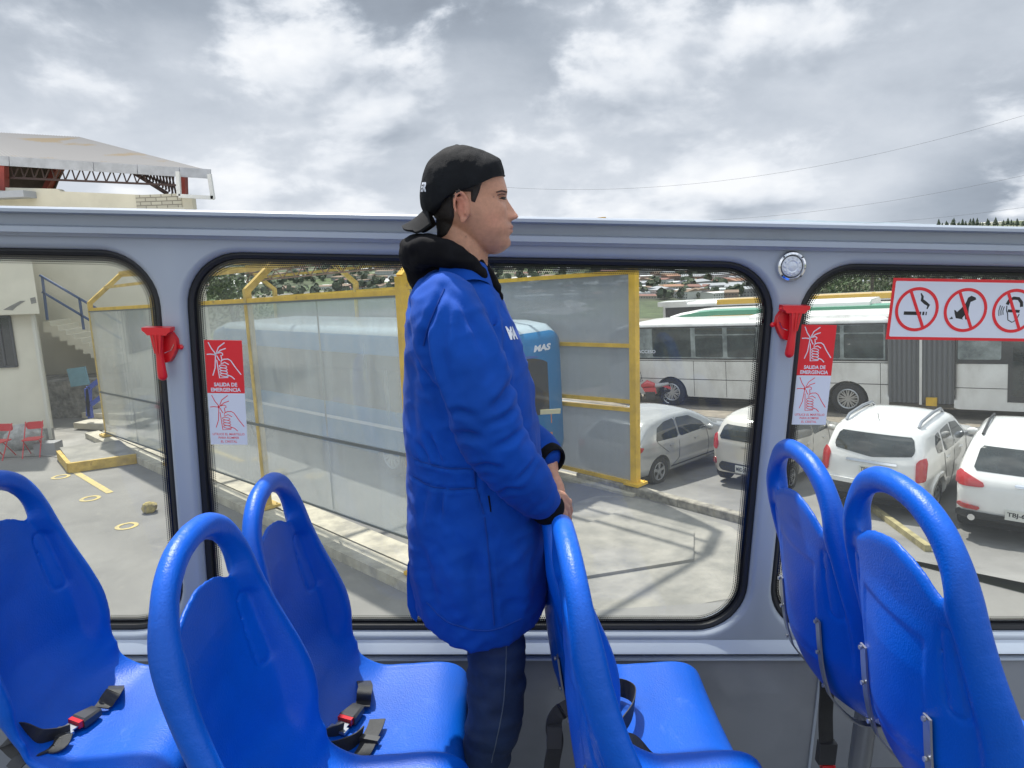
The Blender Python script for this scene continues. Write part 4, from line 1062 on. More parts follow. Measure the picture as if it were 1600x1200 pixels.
# ---------------- coat
prof_c = [(418, 684, 752, .064), (428, 668, 762, .085), (440, 655, 771, .118), (452, 648, 777, .150), (468, 642, 785, .180), (490, 639, 795, .196), (520, 636, 809, .200), (560, 635, 822, .200), (600, 634, 831, .195), (650, 635, 838, .185),
          (700, 638, 842, .175), (722, 640, 843, .171), (760, 640, 846, .176), (820, 640, 853, .182), (870, 642, 856, .186), (905, 645, 855, .186), (938, 651, 850, .184)]
ct = MB(); rings = []
for (py, xb, xf, hy) in prof_c:
    pb = PX(xb, py); pf = PX(xf, py); cx = (pb[0]+pf[0])/2; hx = (pf[0]-pb[0])/2
    sl2 = (lambda x, y, hy=hy: -.55*max(0, abs(y)*hy-.07)**1.0*1.0) if py < 470 else None
    rings.append(superring(cx, PY_+.006, pf[2], hx, hx, hy, 44, 2.25, sl2))
last = prof_c[-1]; pb = PX(last[1], last[0]); pf = PX(last[2], last[0])
def hem(x, y): return -.028+.045*x*x   # shirt-tail hem: lower at the sides
r = superring((pb[0]+pf[0])/2, PY_+.006, pf[2], (pf[0]-pb[0])/2*.99, (pf[0]-pb[0])/2*.99, last[3]*.985, 44, 2.25, hem); rings.append(r)
ct.loft(rings)
SLN = [(697, 478, 1.475, .066), (703, 505, 1.450, .075), (719, 550, 1.428, .076), (738, 600, 1.412, .073), (756, 648, 1.402, .069), (774, 690, 1.405, .064), (801, 728, 1.425, .057), (828, 760, 1.455, .050), (845, 781, 1.475, .041)]
SLF = [(712, 485, 1.74, .070), (724, 520, 1.77, .080), (745, 580, 1.79, .078), (765, 630, 1.795, .072), (790, 668, 1.785, .062), (826, 692, 1.745, .050), (848, 708, 1.700, .041)]
def sleeve(S, cuff_dir):
    q = catmull([tuple(PX(a, b, c))+(d,) for a, b, c, d in S], 5)
    pts = [Vector(p[:3]) for p in q]; rr_ = [p[3] for p in q]
    ct.capsule(pts[:-1]+[pts[-1]], rr_, 24)
    return pts, rr_
nP, nR = sleeve(SLN, None); fP, fR = sleeve(SLF, None)
cv, cn, cf = evaluated(ct, .0062, 3)
# folds: (list of px points, Y, width m, depth m, side)
FOLDS = [([(694, 448), (684, 475), (672, 505), (662, 540)], 1.45, .006, -.007), ([(697, 452), (720, 470), (738, 500), (752, 535)], 1.42, .007, -.006),
 ([(664, 520), (672, 560), (686, 610), (702, 640)], 1.44, .010, -.012), ([(676, 515), (684, 560), (697, 600)], 1.40, .008, .006), ([(712, 480), (706, 520), (704, 560)], 1.36, .007, .0045), ([(742, 492), (770, 540), (795, 595)], 1.38, .009, .006),
 ([(757, 470), (775, 510), (782, 550)], 1.46, .007, -.007), ([(778, 480), (790, 520), (790, 570)], 1.46, .006, -.006), ([(800, 602), (786, 620), (770, 632)], 1.36, .008, -.007), ([(806, 640), (790, 650), (765, 655)], 1.36, .007, -.006),
 ([(818, 672), (798, 684), (775, 690)], 1.37, .007, -.006), ([(712, 683), (730, 676), (752, 680)], 1.36, .008, -.008), ([(705, 645), (722, 640), (745, 648)], 1.36, .007, -.006), ([(838, 715), (822, 730), (805, 742)], 1.4, .006, -.004),
 ([(740, 731), (760, 722), (780, 728)], 1.37, .007, -.006), ([(780, 770), (795, 758), (815, 760)], 1.4, .006, -.005), ([(670, 680), (680, 700), (688, 722)], 1.45, .006, -.008), ([(655, 700), (662, 712), (668, 724)], 1.45, .005, -.006),
 ([(640, 724), (690, 728), (745, 727)], 1.45, .0035, -.004), ([(640, 757), (690, 762), (748, 757)], 1.45, .0035, -.005), ([(692, 762), (688, 785), (686, 810)], 1.45, .006, -.007), ([(668, 765), (662, 790), (660, 820)], 1.45, .006, -.004),
 ([(745, 725), (747, 762), (757, 800)], 1.44, .004, -.005), ([(757, 800), (765, 860), (772, 920), (778, 975)], 1.43, .004, -.003), ([(800, 860), (815, 910), (820, 960)], 1.45, .016, .006), ([(700, 840), (708, 900), (716, 960)], 1.43, .018, .007),
 ([(660, 850), (668, 900), (678, 950)], 1.46, .014, -.006), ([(648, 560), (645, 620), (650, 680)], 1.5, .012, -.006), ([(740, 860), (744, 900), (748, 960)], 1.42, .014, -.006)]
disp = np.zeros(len(cv))
for pts, Yf, w, dep in FOLDS:
    P3 = catmull([tuple(PX(a, b, Yf)) for a, b in pts], 5); best = np.full(len(cv), 1e9); tt = np.zeros(len(cv))
    for i in range(len(P3)-1):
        a = P3[i]; e_ = P3[i+1]-a; e2 = np.array([e_[0], e_[2]]); qx = cv[:, 0]-a[0]; qz = cv[:, 2]-a[2]
        t_ = np.clip((qx*e2[0]+qz*e2[1])/max(e2@e2, 1e-9), 0, 1); d2 = (qx-t_*e2[0])**2+(qz-t_*e2[1])**2+(np.maximum(0, np.abs(cv[:, 1]-Yf)-.075))**2
        u_l = (i+t_)/(len(P3)-1); m_ = d2 < best; best = np.where(m_, d2, best); tt = np.where(m_, u_l, tt)
    fade = np.clip(np.sin(np.pi*np.clip(tt, .04, .96)), 0, 1)**.6
    disp += 1.3*dep*np.exp(-best/w**2)*fade-(dep*.5)*np.exp(-(np.sqrt(best)-2*w)**2/w**2)*fade
nz_ = np.array([noise.noise(Vector((p[0]*9, p[1]*9, p[2]*5)))*.006+noise.noise(Vector((p[0]*26+p[2]*14, p[1]*20, p[2]*12)))*.0030+(1-abs(noise.noise(Vector((p[0]*15-p[2]*22, p[1]*9, p[2]*9+p[0]*12)))*2.2))*.0030+(1-abs(noise.noise(Vector((p[0]*34+p[2]*20, p[1]*16, p[2]*30-p[0]*18)))*2.4))*.0012 for p in cv])
cv = cv+cn*(disp+nz_)[:, None]
q = MB(); q.v = [tuple(p) for p in cv]; q.f = cf; q.m = [0]*len(cf); coat = mesh_obj('coat', q, m_coat, man, angle=180, recalc=False)
coat_bvh = BVHTree.FromPolygons([Vector(p) for p in cv], cf)
# stitched seams: waistband edges, side seam, armhole; pocket slit; collar; back tail
def seam(pts, side=-1, r=.0019):
    sm_ = MB(); P = catmull([np.array((PX(a, b, 1.44)[0], PX(a, b, 1.44)[2])) for a, b in pts], 8)
    out = [p for p in project(coat_bvh, [tuple(p) for p in P], side, .0003) if p is not None]
    if len(out) > 2: sm_.tube(out, r, 5); mesh_obj('seam', sm_, m_seam, coat, recalc=False)
m_seam = mat('seam_thread', (.0, .042, .27), .9)
for ln in ([(641, 727), (690, 731), (738, 729)], [(641, 760), (690, 765), (745, 760)], [(757, 805), (763, 860), (768, 920), (772, 970)], [(695, 450), (684, 475), (672, 505), (664, 535)], [(665, 950), (700, 968), (760, 978), (815, 968)], [(741, 731), (744, 760), (756, 800)]): seam(ln)
pk = MB(); q = patch(coat_bvh, [(762, 772), (765, 772), (768, 797), (766, 797)], -1, .0012, .0012, 1.44, edge=.001); mesh_obj('pocket_slit', q, m_black, coat, recalc=False)
cl = MB()
for sg in (-1, 1):
    P = [PX(692, 412), PX(715, 410), PX(738, 407), PX(757, 413), PX(765, 428)]; yy = (.078, .080, .074, .052, .030)
    top_ = [Vector((p[0], PY_+sg*y, p[2]+.004)) for p, y in zip(P, yy)]; P2 = [PX(686, 438), PX(715, 436), PX(742, 432), PX(762, 438), PX(772, 452)]
    bot_ = [Vector((p[0], PY_+sg*(y+.012), p[2])) for p, y in zip(P2, yy)]
    a = catmull(top_, 5); b = catmull(bot_, 5); n = len(a)
    V = [tuple(p) for p in a]+[tuple(p) for p in b]+[(p[0], p[1]-sg*.005, p[2]) for p in b]+[(p[0], p[1]-sg*.005, p[2]-.001) for p in a]
    Fc = []
    for i in range(n-1):
        for o in range(4): o2 = (o+1) % 4; Fc.append((o*n+i, o*n+i+1, o2*n+i+1, o2*n+i))
    Fc += [(0, n, 2*n, 3*n), (n-1, 4*n-1, 3*n-1, 2*n-1)]
    cl.add(V, Fc)
mesh_obj('collar', cl, m_coat, coat, angle=60)
tl = MB(); P = [PX(640, 868), PX(639, 895), PX(640, 930), PX(646, 947), PX(654, 955), PX(656, 942), PX(660, 930), PX(662, 905), PX(658, 880)]
tl.prism([(p[0], p[2]) for p in P], lambda a, z: (a, PY_-.05, z), lambda a, z: (a+.004, PY_+.03, z+.004)); mesh_obj('back_vent', tl, m_coat, coat)
# chest print wrapped on the cloth
tv, tf = text_mb('MA', 1.0, .06, .1); xs = [p[0] for p in tv]; ys = [p[1] for p in tv]; k = .026/(max(ys)-min(ys))
c0 = PX(798, 521, PY_-.12); dr = Vector((.80, .55, -.12)).normalized(); up = Vector((0, -.1, 1)).normalized(); pts = []
for p in tv:
    q_ = c0+dr*((p[0]-min(xs))*k*.95)+up*((p[1]-(max(ys)+min(ys))/2)*k); d = Vector((-.70, .70, 0)).normalized(); h = coat_bvh.ray_cast(q_-d*.12, d); pts.append((h[0]-d*.0015) if h[0] is not None else q_)
b = MB(); b.add(pts, tf); mesh_obj('chest_print', b, m_wprint, coat, smooth=False, recalc=False)
# black cuffs of the sweatshirt
for P_, R_ in ((nP, nR), (fP, fR)):
    d = (P_[-1]-P_[-3]).normalized(); c = P_[-1]; b = MB(); e0 = c+d*.020
    a_ = d.orthogonal().normalized(); b_ = d.cross(a_); rgs = []
    for (o, r_q) in ((-.01, .034), (.028, .0385), (.040, .0365), (.046, .0335), (.046, .0295), (.020, .028)):
        rgs.append([tuple(c+d*o+a_*(r_q*math.cos(2*math.pi*k/24))+b_*(r_q*math.sin(2*math.pi*k/24))) for k in range(24)])
    b.loft(rgs); mesh_obj('cuff', b, m_black, man, angle=60)
scuff(m_coat, (.03, .11, .42), 2.5, .55, .75, .30, .5); scuff(m_jean, (.04, .07, .14), 4, .55, .8, .5)
# ---------------- jeans and shoes
jn = MB()
for sg, pxs in ((-1, [(765, 930, .058), (774, 985, .064), (776, 1020, .066), (776, 1060, .067), (774, 1110, .066), (766, 1150, .061), (757, 1200, .055), (752, 1290, .050), (748, 1400, .047)]), (1, [(762, 930, .056), (774, 1010, .066), (774, 1060, .066), (768, 1110, .064), (762, 1160, .058), (756, 1230, .052), (750, 1330, .048), (748, 1400, .045)])):
    Yl = PY_+sg*.078-(.008 if sg < 0 else -.005); q = [tuple(PX(a, b, Yl))+(r,) for a, b, r in pxs]; q = [p for p in q if p[2] > DECK+.06]; e_ = q[-1]; q.append((e_[0]-.005, e_[1], DECK+.05, e_[3]))
    q = catmull([np.array(p) for p in q], 6); jn.capsule([tuple(p[:3]) for p in q], [p[3] for p in q], 26)
jn.sphere(tuple(PX(760, 925)), (.080, .125, .07), 12)
jv, jnn, jf = evaluated(jn, .006, 2)
dj = np.array([noise.noise(Vector((p[0]*8, p[1]*8, p[2]*34)))*.0055*(1+1.4*math.exp(-((p[2]+1.33)/.12)**2))+noise.noise(Vector((p[0]*30, p[1]*30, p[2]*50)))*.0018 for p in jv]); jv = jv+jnn*dj[:, None]
q = MB(); q.v = [tuple(p) for p in jv]; q.f = jf; q.m = [0]*len(jf); jo = mesh_obj('jeans', q, m_jean, man, angle=180, recalc=False)
jb = BVHTree.FromPolygons([Vector(p) for p in jv], jf); sm_ = MB()
P = catmull([np.array((PX(a, b, 1.44)[0], PX(a, b, 1.44)[2])) for a, b in ((792, 1000), (790, 1060), (786, 1110), (776, 1160), (768, 1200))], 8)
out = [p for p in project(jb, [tuple(p) for p in P], -1, .0003) if p is not None]; sm_.tube(out, .0013, 5); so_ = mesh_obj('side_seam', sm_, m_thread, jo, recalc=False)
m_shoe = mat('shoe_leather', (.02, .02, .022), .5)
for sg in (-1, 1):
    b = MB(); fx_ = PX(748, 1400, PY_)[0]; rg = []
    for (x, w, h) in ((-.07, .028, .07), (-.05, .036, .10), (.0, .040, .10), (.06, .044, .075), (.13, .048, .055), (.18, .040, .045), (.20, .02, .03)):
        rg.append([(x+fx_-.01, PY_+sg*.082+w*math.cos(a), DECK+.002+max(0, h*(.5+.5*math.sin(a)))) for a in np.linspace(0, 2*math.pi, 20, endpoint=False)])
    b.loft(rg); mesh_obj('shoe', b, m_shoe, man)
# ================================================================== GROUND
def ground_z(x, y):
    # yard flat, car park falls behind the kerb, then the valley, then hills
    zl = lotz(x, y)
    if y < 12: z = 0.0
    else: z = min(0.0, zl)
    if y > 34:
        z0 = lotz(x, 34); t = (y-34)
        if t < 400: z = z0-52*(1-math.exp(-t/90.0))
        else: z = z0-52+(t-400)*.018
        if t > 700: z = z0-52+5.4+(t-700)*.038+10*noise.noise(Vector((x/420, y/420, 0)))*min(1, (t-700)/300)
    if x < -9 and y > 12: 
        k = min(1, (-9-x)/3.0); z = z*(1-k)+k*(0.0 if y < 60 else z)
    return z
g = MB()
xs = sorted(set([-3000, -2200, -1600, -1200, -900, -650, -480, -360, -280, -220, -170, -130, -100, -75, -55]+list(range(-42, -14, 4))+[-13, -12, -11, -10, -9]+list(range(-8, 34, 3))+[40, 50, 62, 75, 100, 130, 170, 220, 280, 360, 480, 650, 900, 1200, 1600, 2200, 3000]))
ys = sorted(set([-400, -200, -100, -50, -25, -10, 0, 6, 10, 12, 12.9, 14, 17, 20, 23, 26, 29, 32, 34, 37, 41, 46, 52, 60, 70, 82, 96, 112, 130, 150, 175, 205, 240, 280, 330, 390, 434, 500, 570, 640, 734, 800, 880, 960, 1040, 1150, 1280, 1420, 1600, 1800, 2050, 2300, 2600, 3000, 3600]))
for x in xs:
    for y in ys: g.v.append((x, y, ground_z(x, y)-.03))
ny = len(ys)
g.f = [(i*ny+j, (i+1)*ny+j, (i+1)*ny+j+1, i*ny+j+1) for i in range(len(xs)-1) for j in range(ny-1)]; g.m = [0]*len(g.f)
m_val = bpy.data.materials.new('valley_fields'); m_val.use_nodes = True; t = m_val.node_tree; b_ = t.nodes['Principled BSDF']; b_.inputs['Roughness'].default_value = .95
tcn = t.nodes.new('ShaderNodeTexCoord'); vo = t.nodes.new('ShaderNodeTexVoronoi'); vo.inputs['Scale'].default_value = .012; t.links.new(tcn.outputs['Object'], vo.inputs['Vector'])
rp = t.nodes.new('ShaderNodeValToRGB'); t.links.new(vo.outputs['Color'], rp.inputs[0])
for p, c in ((0, (.05, .065, .03)), (.3, (.09, .095, .055)), (.55, (.07, .11, .035)), (.75, (.13, .12, .085)), (1, (.05, .06, .03))):
    q = rp.color_ramp.elements.new(p) if p not in (0, 1) else rp.color_ramp.elements[int(p)]; q.color = (*c, 1)
ns = t.nodes.new('ShaderNodeTexNoise'); ns.inputs['Scale'].default_value = .08; ns.inputs['Detail'].default_value = 8; t.links.new(tcn.outputs['Object'], ns.inputs['Vector'])
mx = t.nodes.new('ShaderNodeMix'); mx.data_type = 'RGBA'; mx.blend_type = 'MULTIPLY'; mx.inputs[0].default_value = .7
t.links.new(rp.outputs[0], mx.inputs[6]); cr2 = t.nodes.new('ShaderNodeMapRange'); cr2.inputs[1].default_value = .3; cr2.inputs[2].default_value = .7; cr2.inputs[3].default_value = .5; cr2.inputs[4].default_value = 1.5
t.links.new(ns.outputs['Fac'], cr2.inputs[0]); t.links.new(cr2.outputs[0], mx.inputs[7]); t.links.new(mx.outputs[2], b_.inputs['Base Color'])
struct('ground', g, m_val, angle=180)
# concrete yard sheet (nearer than the kerb) with stains
m_conc = mat('yard_concrete', (.22, .213, .197), .9, col2=(.165, .16, .15), vscale=.55, detail=9, dist=.6, bump=.35, bscale=14, bdist=.01)
m_conc2 = mat('old_concrete', (.30, .285, .25), .9, col2=(.185, .18, .162), vscale=1.6, detail=9, dist=.15, bump=.4, bscale=9, bdist=.01)
m_asph = mat('asphalt', (.20, .195, .185), .95, var=.25, vscale=.6, detail=9, bump=.5, bscale=40, bdist=.008)
m_grav = mat('dusty_gravel', (.22, .19, .15), .95, var=.3, vscale=1.4, detail=10, bump=1, bscale=25, bdist=.02)
scuff(m_conc, (.10, .098, .09), .7, .62, .78, .5, .3); scuff(m_conc, (.34, .32, .27), 1.7, .60, .78, .5, .1); scuff(m_conc2, (.10, .098, .09), 2.2, .60, .78, .5, .1)
KA, KB = OZ(870, 739), OZ(1178, 818)        # kerb line in the yard
kd = (KB-KA); kd[2] = 0; kd /= np.linalg.norm(kd); kn = np.array([-kd[1], kd[0], 0])
if kn[1] < 0: kn = -kn
def sheet(name, poly, z, m, h=.9, **k):
    b = MB(); xs = [p[0] for p in poly]; ys_ = [p[1] for p in poly]
    V, Q, _ = march(lambda X, Y: poly_sdf(poly, X, Y), min(xs)-.1, max(xs)+.1, min(ys_)-.1, max(ys_)+.1, h)
    zf = z if callable(z) else (lambda x, y: z)
    b.v = [(x, y, zf(x, y)) for x, y, d in V]; b.f = Q; b.m = [0]*len(Q); return struct(name, b, m, recalc=True, smooth=False, **k)
K0 = KA-kd*5.0; K1 = KB+kd*30
sheet('yard', [(-60, -30), (60, -30), (K1[0]+20, K1[1]-6), (K1[0], K1[1]), (K0[0], K0[1]), (-2, 30), (-60, 30)], -.004, m_conc, h=3)
sheet('car_park', [(K0[0], K0[1]), (K1[0], K1[1]), (K1[0]+30, K1[1]), (60, 34), (-8, 34), (-8, 22)], lambda x, y: lotz(x, y)-.0, m_asph, h=2)
gl = [OL(1010, 640), OL(1180, 660), OL(1330, 668), OL(1600, 668), OL(1700, 668)]
sheet('gravel_strip', [(p[0], p[1]) for p in gl]+[(gl[-1][0]+3, gl[-1][1]+6), (gl[0][0]+3, gl[0][1]+12), (gl[0][0]-4, gl[0][1]+6)], lambda x, y: lotz(x, y)+.012, m_grav, h=.8)
# patches of different pours of concrete
def qpatch(name, px, z, m): return sheet(name, [tuple(OZ(a, b)[:2]) for a, b in px], z, m, h=.5)
qpatch('concrete_slab', [(900, 775), (990, 775), (1165, 830), (1168, 930), (1060, 950), (900, 960), (880, 860)], .001, m_conc2)
m_dark = mat('new_concrete_strip', (.20, .195, .185), .9, var=.15, vscale=1.0, detail=8)
qpatch('concrete_strip', [(880, 1010), (905, 955), (1180, 938), (1200, 1000)], .004, m_dark)
jl = MB()
for P in ([(1168, 790+60), (1080, 1000)],): 
    a, b = OZ(*P[0]), OZ(*P[1]); jl.bar((a[0], a[1], .002), (b[0], b[1], .002), .03, .006)
# kerb
m_kerb = mat('kerb_concrete', (.36, .33, .27), .9, col2=(.14, .13, .11), vscale=5, detail=8, bump=.6, bscale=20, bdist=.01)
def kerb(name, A, B, w, h, m, label, zb=0.0, nseg=None, cat='kerb'):
    A = np.array(A, float); B = np.array(B, float); L = np.linalg.norm((B-A)[:2]); n = nseg or max(1, int(L/1.1)); d = (B-A)/np.linalg.norm(B-A); nn = np.array([-d[1], d[0], 0])
    k_ = MB()
    for i in range(n):
        p = A+(B-A)*(i/n)+d*.006; q = A+(B-A)*((i+1)/n)-d*.006; rg = []
        for c in (p, q):
            jz = rnd.uniform(-.006, .006); rg.append([tuple(c+nn*a+np.array([0, 0, zb+e+(jz if e > 0 else 0)])) for a, e in ((-w/2, -.5), (-w/2, h-.015), (-w/2+.015, h), (w/2-.015, h), (w/2, h-.015), (w/2, -.5))])
        k_.loft(rg)
    o = solo(name, label, cat, k_, m, org=(A[0], A[1], 0), angle=30); return o
kerb('kerb', OZ(905, 748), OZ(1400, 880), .18, .15, m_kerb, 'weathered concrete kerb at the foot of the yellow post, between yard and parked cars')

# ================================================================== STATION: two lines of translucent panels on yellow posts
m_yel = mat('yellow_steel', (.62, .38, .02), .45, var=.16, vscale=3, detail=7)
m_yold = mat('faded_yellow_steel', (.50, .34, .07), .55, var=.25, vscale=4, detail=7)
m_pan = glassmat('frosted_panel', (.97, .99, .99), dif=.25, difcol=(.90, .96, .96), refl=2.2, rough=.08, streak=.05)
m_pan2 = glassmat('grey_panel', (.66, .69, .72), dif=.62, difcol=(.42, .45, .49), refl=.8, rough=.15, streak=.06)
m_edge = mat('panel_edge', (.10, .11, .10), .7)
scuff(m_yel, (.17, .085, .03), 5, .63, .72, .7, .5); scuff(m_yold, (.20, .12, .06), 4, .58, .72, .7, .5)
P0 = np.array([-11.13, 19.79, 0]); P3 = np.array([-1.43, 10.05, 0]); LD = (P3-P0)/np.linalg.norm(P3-P0); LN = np.array([-LD[1], LD[0], 0]);
if LN[1] < 0: LN = -LN
stn = thing('bus_boarding_station', 'long yellow steel frame with translucent panels and bent arches beside the parked blue bus', 'station', P0)
WID = 5.3
SL_ = np.linalg.norm(P3-P0)
near = [P0+(P3-P0)*i/3 for i in range(4)]; far = [p+LN*WID for p in near]
def up(p, z): return (p[0], p[1], z)
def sl(z0, k): return lambda p: z0+k*float(np.dot((p-P0), LD))      # heights rise towards the near end
TOPN, MIDN, BOTN, BEND = sl(3.57, .044), sl(1.40, .040), sl(.27, .031), sl(3.82, .045)
TOPF, MF, LF, BENDF = sl(3.55, .049), sl(2.36, .038), sl(1.20, .044), sl(3.86, .045)
for i, (a, c) in enumerate(zip(near, far)):
    mm = m_yel if i == 3 else m_yold
    for (p, s_, bz) in ((a, 1, BEND), (c, -1, BENDF)):
        w = .14 if i == 3 else .11; hb_ = bz(p)
        b = MB(); b.bar(up(p, 0), up(p, hb_), w, w, up=LD)
        q = p+LN*(s_*.85)
        b.bar(up(p, hb_-.03), up(q, hb_+.68), w, w*.95, up=LD); mesh_obj('post', b, mm, stn, smooth=False)
    b = MB(); b.bar(up(a+LN*.80, BEND(a)+.67), up(c-LN*.80, BENDF(c)+.67), .09, .10, up=(0, 0, 1)); mesh_obj('cross_beam', b, mm, stn, smooth=False)
    for p in (a, c):
        b = MB(); b.box((p[0], p[1], .20), (.34, .34, .05), rz=math.atan2(LD[1], LD[0]))
        for sx in (-1, 1):
            for sy in (-1, 1):
                q = p+LD*(.12*sx)+LN*(.12*sy); b.tube([(q[0], q[1], .20), (q[0], q[1], .25)], .014, 6)
        mesh_obj('base_plate', b, mm, stn, smooth=False)
def rail(name, A, B, zf, w, m): b = MB(); b.bar(up(A, zf(A)), up(B, zf(B)), w, w); mesh_obj(name, b, m, stn, smooth=False)
rail('purlin', near[0]+LN*.85, near[3]+LN*.85, lambda p: BEND(p)+.72, .09, m_yold); rail('purlin', far[0]-LN*.85, far[3]-LN*.85, lambda p: BENDF(p)+.72, .09, m_yold)
rail('purlin', near[0]+LN*.42, near[3]+LN*.42, lambda p: BEND(p)+.36, .07, m_yold); rail('purlin', far[0]-LN*.42, far[3]-LN*.42, lambda p: BENDF(p)+.36, .07, m_yold)
rail('top_rail', near[0], near[3], lambda p: TOPN(p)+.05, .085, m_yel); rail('top_rail', far[0], far[3], lambda p: TOPF(p)+.04, .08, m_yel)
m_brace = mat('rusty_truss', (.22, .13, .08), .7)
b = MB(); tz = lambda p: BEND(p)+.30
for i in range(3):
    for k in range(6):
        p = near[i]+(near[i+1]-near[i])*(k/6); q = near[i]+(near[i+1]-near[i])*((k+.5)/6); r2 = near[i]+(near[i+1]-near[i])*((k+1)/6)
        b.tube([up(p+LN*4.4, tz(p)), up(q+LN*4.4, tz(q)+.25), up(r2+LN*4.4, tz(r2))], .018, 5)
b.tube([up(near[0]+LN*4.4, tz(near[0])), up(near[3]+LN*4.4, tz(near[3]))], .022, 6); b.tube([up(near[0]+LN*4.4, tz(near[0])+.25), up(near[3]+LN*4.4, tz(near[3])+.25)], .022, 6)
mesh_obj('truss', b, m_brace, stn)
def panel(A, B, zf0, zf1, m, off, name='panel', th=.012):
    b = MB(); n = LN*off; A_, B_ = A+n+LD*.01, B+n-LD*.01; q = LN*(th/2); V = []
    for P_ in (A_, B_):
        for sg in (-1, 1):
            for zf in (zf0, zf1): V.append(up(P_+q*sg, zf(P_)))
    b.add(V, [(0, 1, 3, 2), (4, 6, 7, 5), (0, 4, 5, 1), (2, 3, 7, 6), (0, 2, 6, 4), (1, 5, 7, 3)]); return mesh_obj(name, b, m, stn, smooth=False)
for i in range(3):
    A, B = near[i], near[i+1]
    for k in range(2):
        a = A+(B-A)*(k/2); c = A+(B-A)*((k+1)/2)
        panel(a, c, lambda p: MIDN(p)+.03, TOPN, m_pan, -.045, 'panel'); panel(a, c, BOTN, lambda p: MIDN(p)-.03, m_pan, -.045, 'panel')
    for zf, hh in ((TOPN, .03), (MIDN, .045), (BOTN, .03)): b = MB(); n = -LN*.045; b.bar(up(A+n, zf(A)), up(B+n, zf(B)), .03, hh); mesh_obj('dark_edge_strip', b, m_edge, stn, smooth=False)
    q = A+(B-A)*.5; b = MB(); b.tube([up(q+LN*.03, BOTN(q)), up(q+LN*.03, TOPN(q))], .014, 6); mesh_obj('stiffener', b, m_edge, stn, smooth=False)
for i in range(3):
    A, B = far[i], far[i+1]
    for z0, z1 in ((lambda p: MF(p)+.03, TOPF), (lambda p: LF(p)+.04, lambda p: MF(p)-.04), (lambda p: .22, lambda p: LF(p)-.20)): panel(A, B, z0, z1, m_pan2, 0, 'far_panel')
for zf in (MF, LF, lambda p: LF(p)-.16, lambda p: .19): rail('rail', far[0], far[3], zf, .075, m_yel)
# platform with drain slot
m_cream = mat('cream_concrete', (.50, .46, .36), .85, col2=(.30, .28, .23), vscale=3, detail=8)
pA = near[0]-LD*1.0; pB = near[3]+LD*1.35
def plat(name, o0, o1, h, m, label, A=pA, B=pB):
    b = MB(); P = [A+LN*o0, B+LN*o0, B+LN*o1, A+LN*o1]
    b.prism([(p[0], p[1]) for p in P], lambda x, y: (x, y, -.2), lambda x, y: (x, y, h)); return solo(name, label, 'kerb', b, m, org=(A[0], A[1], 0), smooth=False)
plat('station_kerb', -.30, .06, .16, m_cream, 'long cream concrete kerb carrying the near line of yellow posts')
plat('station_kerb', .14, .62, .13, m_cream, 'cream slab strip just behind the near line of yellow posts', A=pA, B=pB-LD*.15)
plat('bus_lane_kerb', WID-.25, WID+.10, .05, m_cream, 'cream kerb under the grey panels at the far side of the blue bus', A=far[0]-LN*WID, B=far[3]-LN*WID+LD*.1)
b = MB(); q0 = near[3]+LD*.25; b.prism([tuple((q0+LD*u+LN*v)[:2]) for u, v in ((.0, .75), (.9, .75), (2.3, 3.2), (1.7, 4.2), (.2, 4.2), (0, 2.0))], lambda x, y: (x, y, -.1), lambda x, y: (x, y, .045)); struct('pavement', b, m_conc2, smooth=False)
# yellow topped ramp block at the left
PB_ = [OZ(178, 727), OZ(112, 735), OZ(90, 722), OZ(150, 700), OZ(215, 712)]
b = MB(); b.prism([tuple(p[:2]) for p in (OZ(112, 737), OZ(215, 722), OZ(188, 700), OZ(95, 712))], lambda x, y: (x, y, -.1), lambda x, y: (x, y, .22)); solo('ramp_block', 'low concrete ramp block with a yellow painted edge near the station\'s left end', 'ramp', b, m_conc2, org=OZ(150, 725), smooth=False)
b = MB(); a, c, d = OZ(110, 738), OZ(216, 723), OZ(93, 718); b.bar((a[0], a[1]-.05, .12), (c[0], c[1]-.05, .12), .09, .23); b.bar((a[0], a[1]-.02, .12), (d[0], d[1], .12), .09, .23)
solo('yellow_kerb', 'yellow painted kerb edging the low ramp block', 'kerb', b, m_yold, org=a, smooth=False)
# pavement in front of the building
m_pave = mat('grey_pavement', (.26, .25, .23), .9, var=.2, vscale=1, detail=8)
sheet('pavement', [tuple(OZ(*p)[:2]) for p in ((-400, 740), (0, 716), (60, 712), (100, 716), (215, 708), (260, 700), (150, 680), (60, 672), (-400, 690))], .012, m_pave, h=.8)
# painted marks
m_ymark = mat('worn_yellow_paint', (.55, .42, .14), .8, col2=(.36, .31, .18), vscale=9)
for i, (px, py) in enumerate(((95, 745), (141, 779), (198, 822))):
    c = OZ(px, py); b = MB(); n = 40; r0, r1 = .125, .20
    for r in (r0, r1): b.v += [(c[0]+r*math.cos(2*math.pi*k/n), c[1]+r*math.sin(2*math.pi*k/n), .004) for k in range(n)]
    b.f = [(k, (k+1) % n, n+(k+1) % n, n+k) for k in range(n)]; b.m = [0]*n
    o = solo('painted_ring', ('small yellow ring painted on the yard, farthest of the three rings', 'small yellow ring painted on the yard, middle one of the three rings', 'small yellow ring painted on the yard, nearest of the three rings')[i], 'ground marking', b, m_ymark, org=c, group='yellow rings painted on the yard', smooth=False)
a, c = OZ(117, 737), OZ(172, 770); b = MB(); d = Vector(c-a).normalized(); n_ = Vector((-d.y, d.x, 0))*.07
b.add([Vector((a[0], a[1], .004))-n_, Vector((a[0], a[1], .004))+n_, Vector((c[0], c[1], .004))+n_, Vector((c[0], c[1], .004))-n_], [(0, 1, 2, 3)])
solo('painted_line', 'short yellow line painted on the yard beside the yellow rings', 'ground marking', b, m_ymark, org=a, smooth=False)
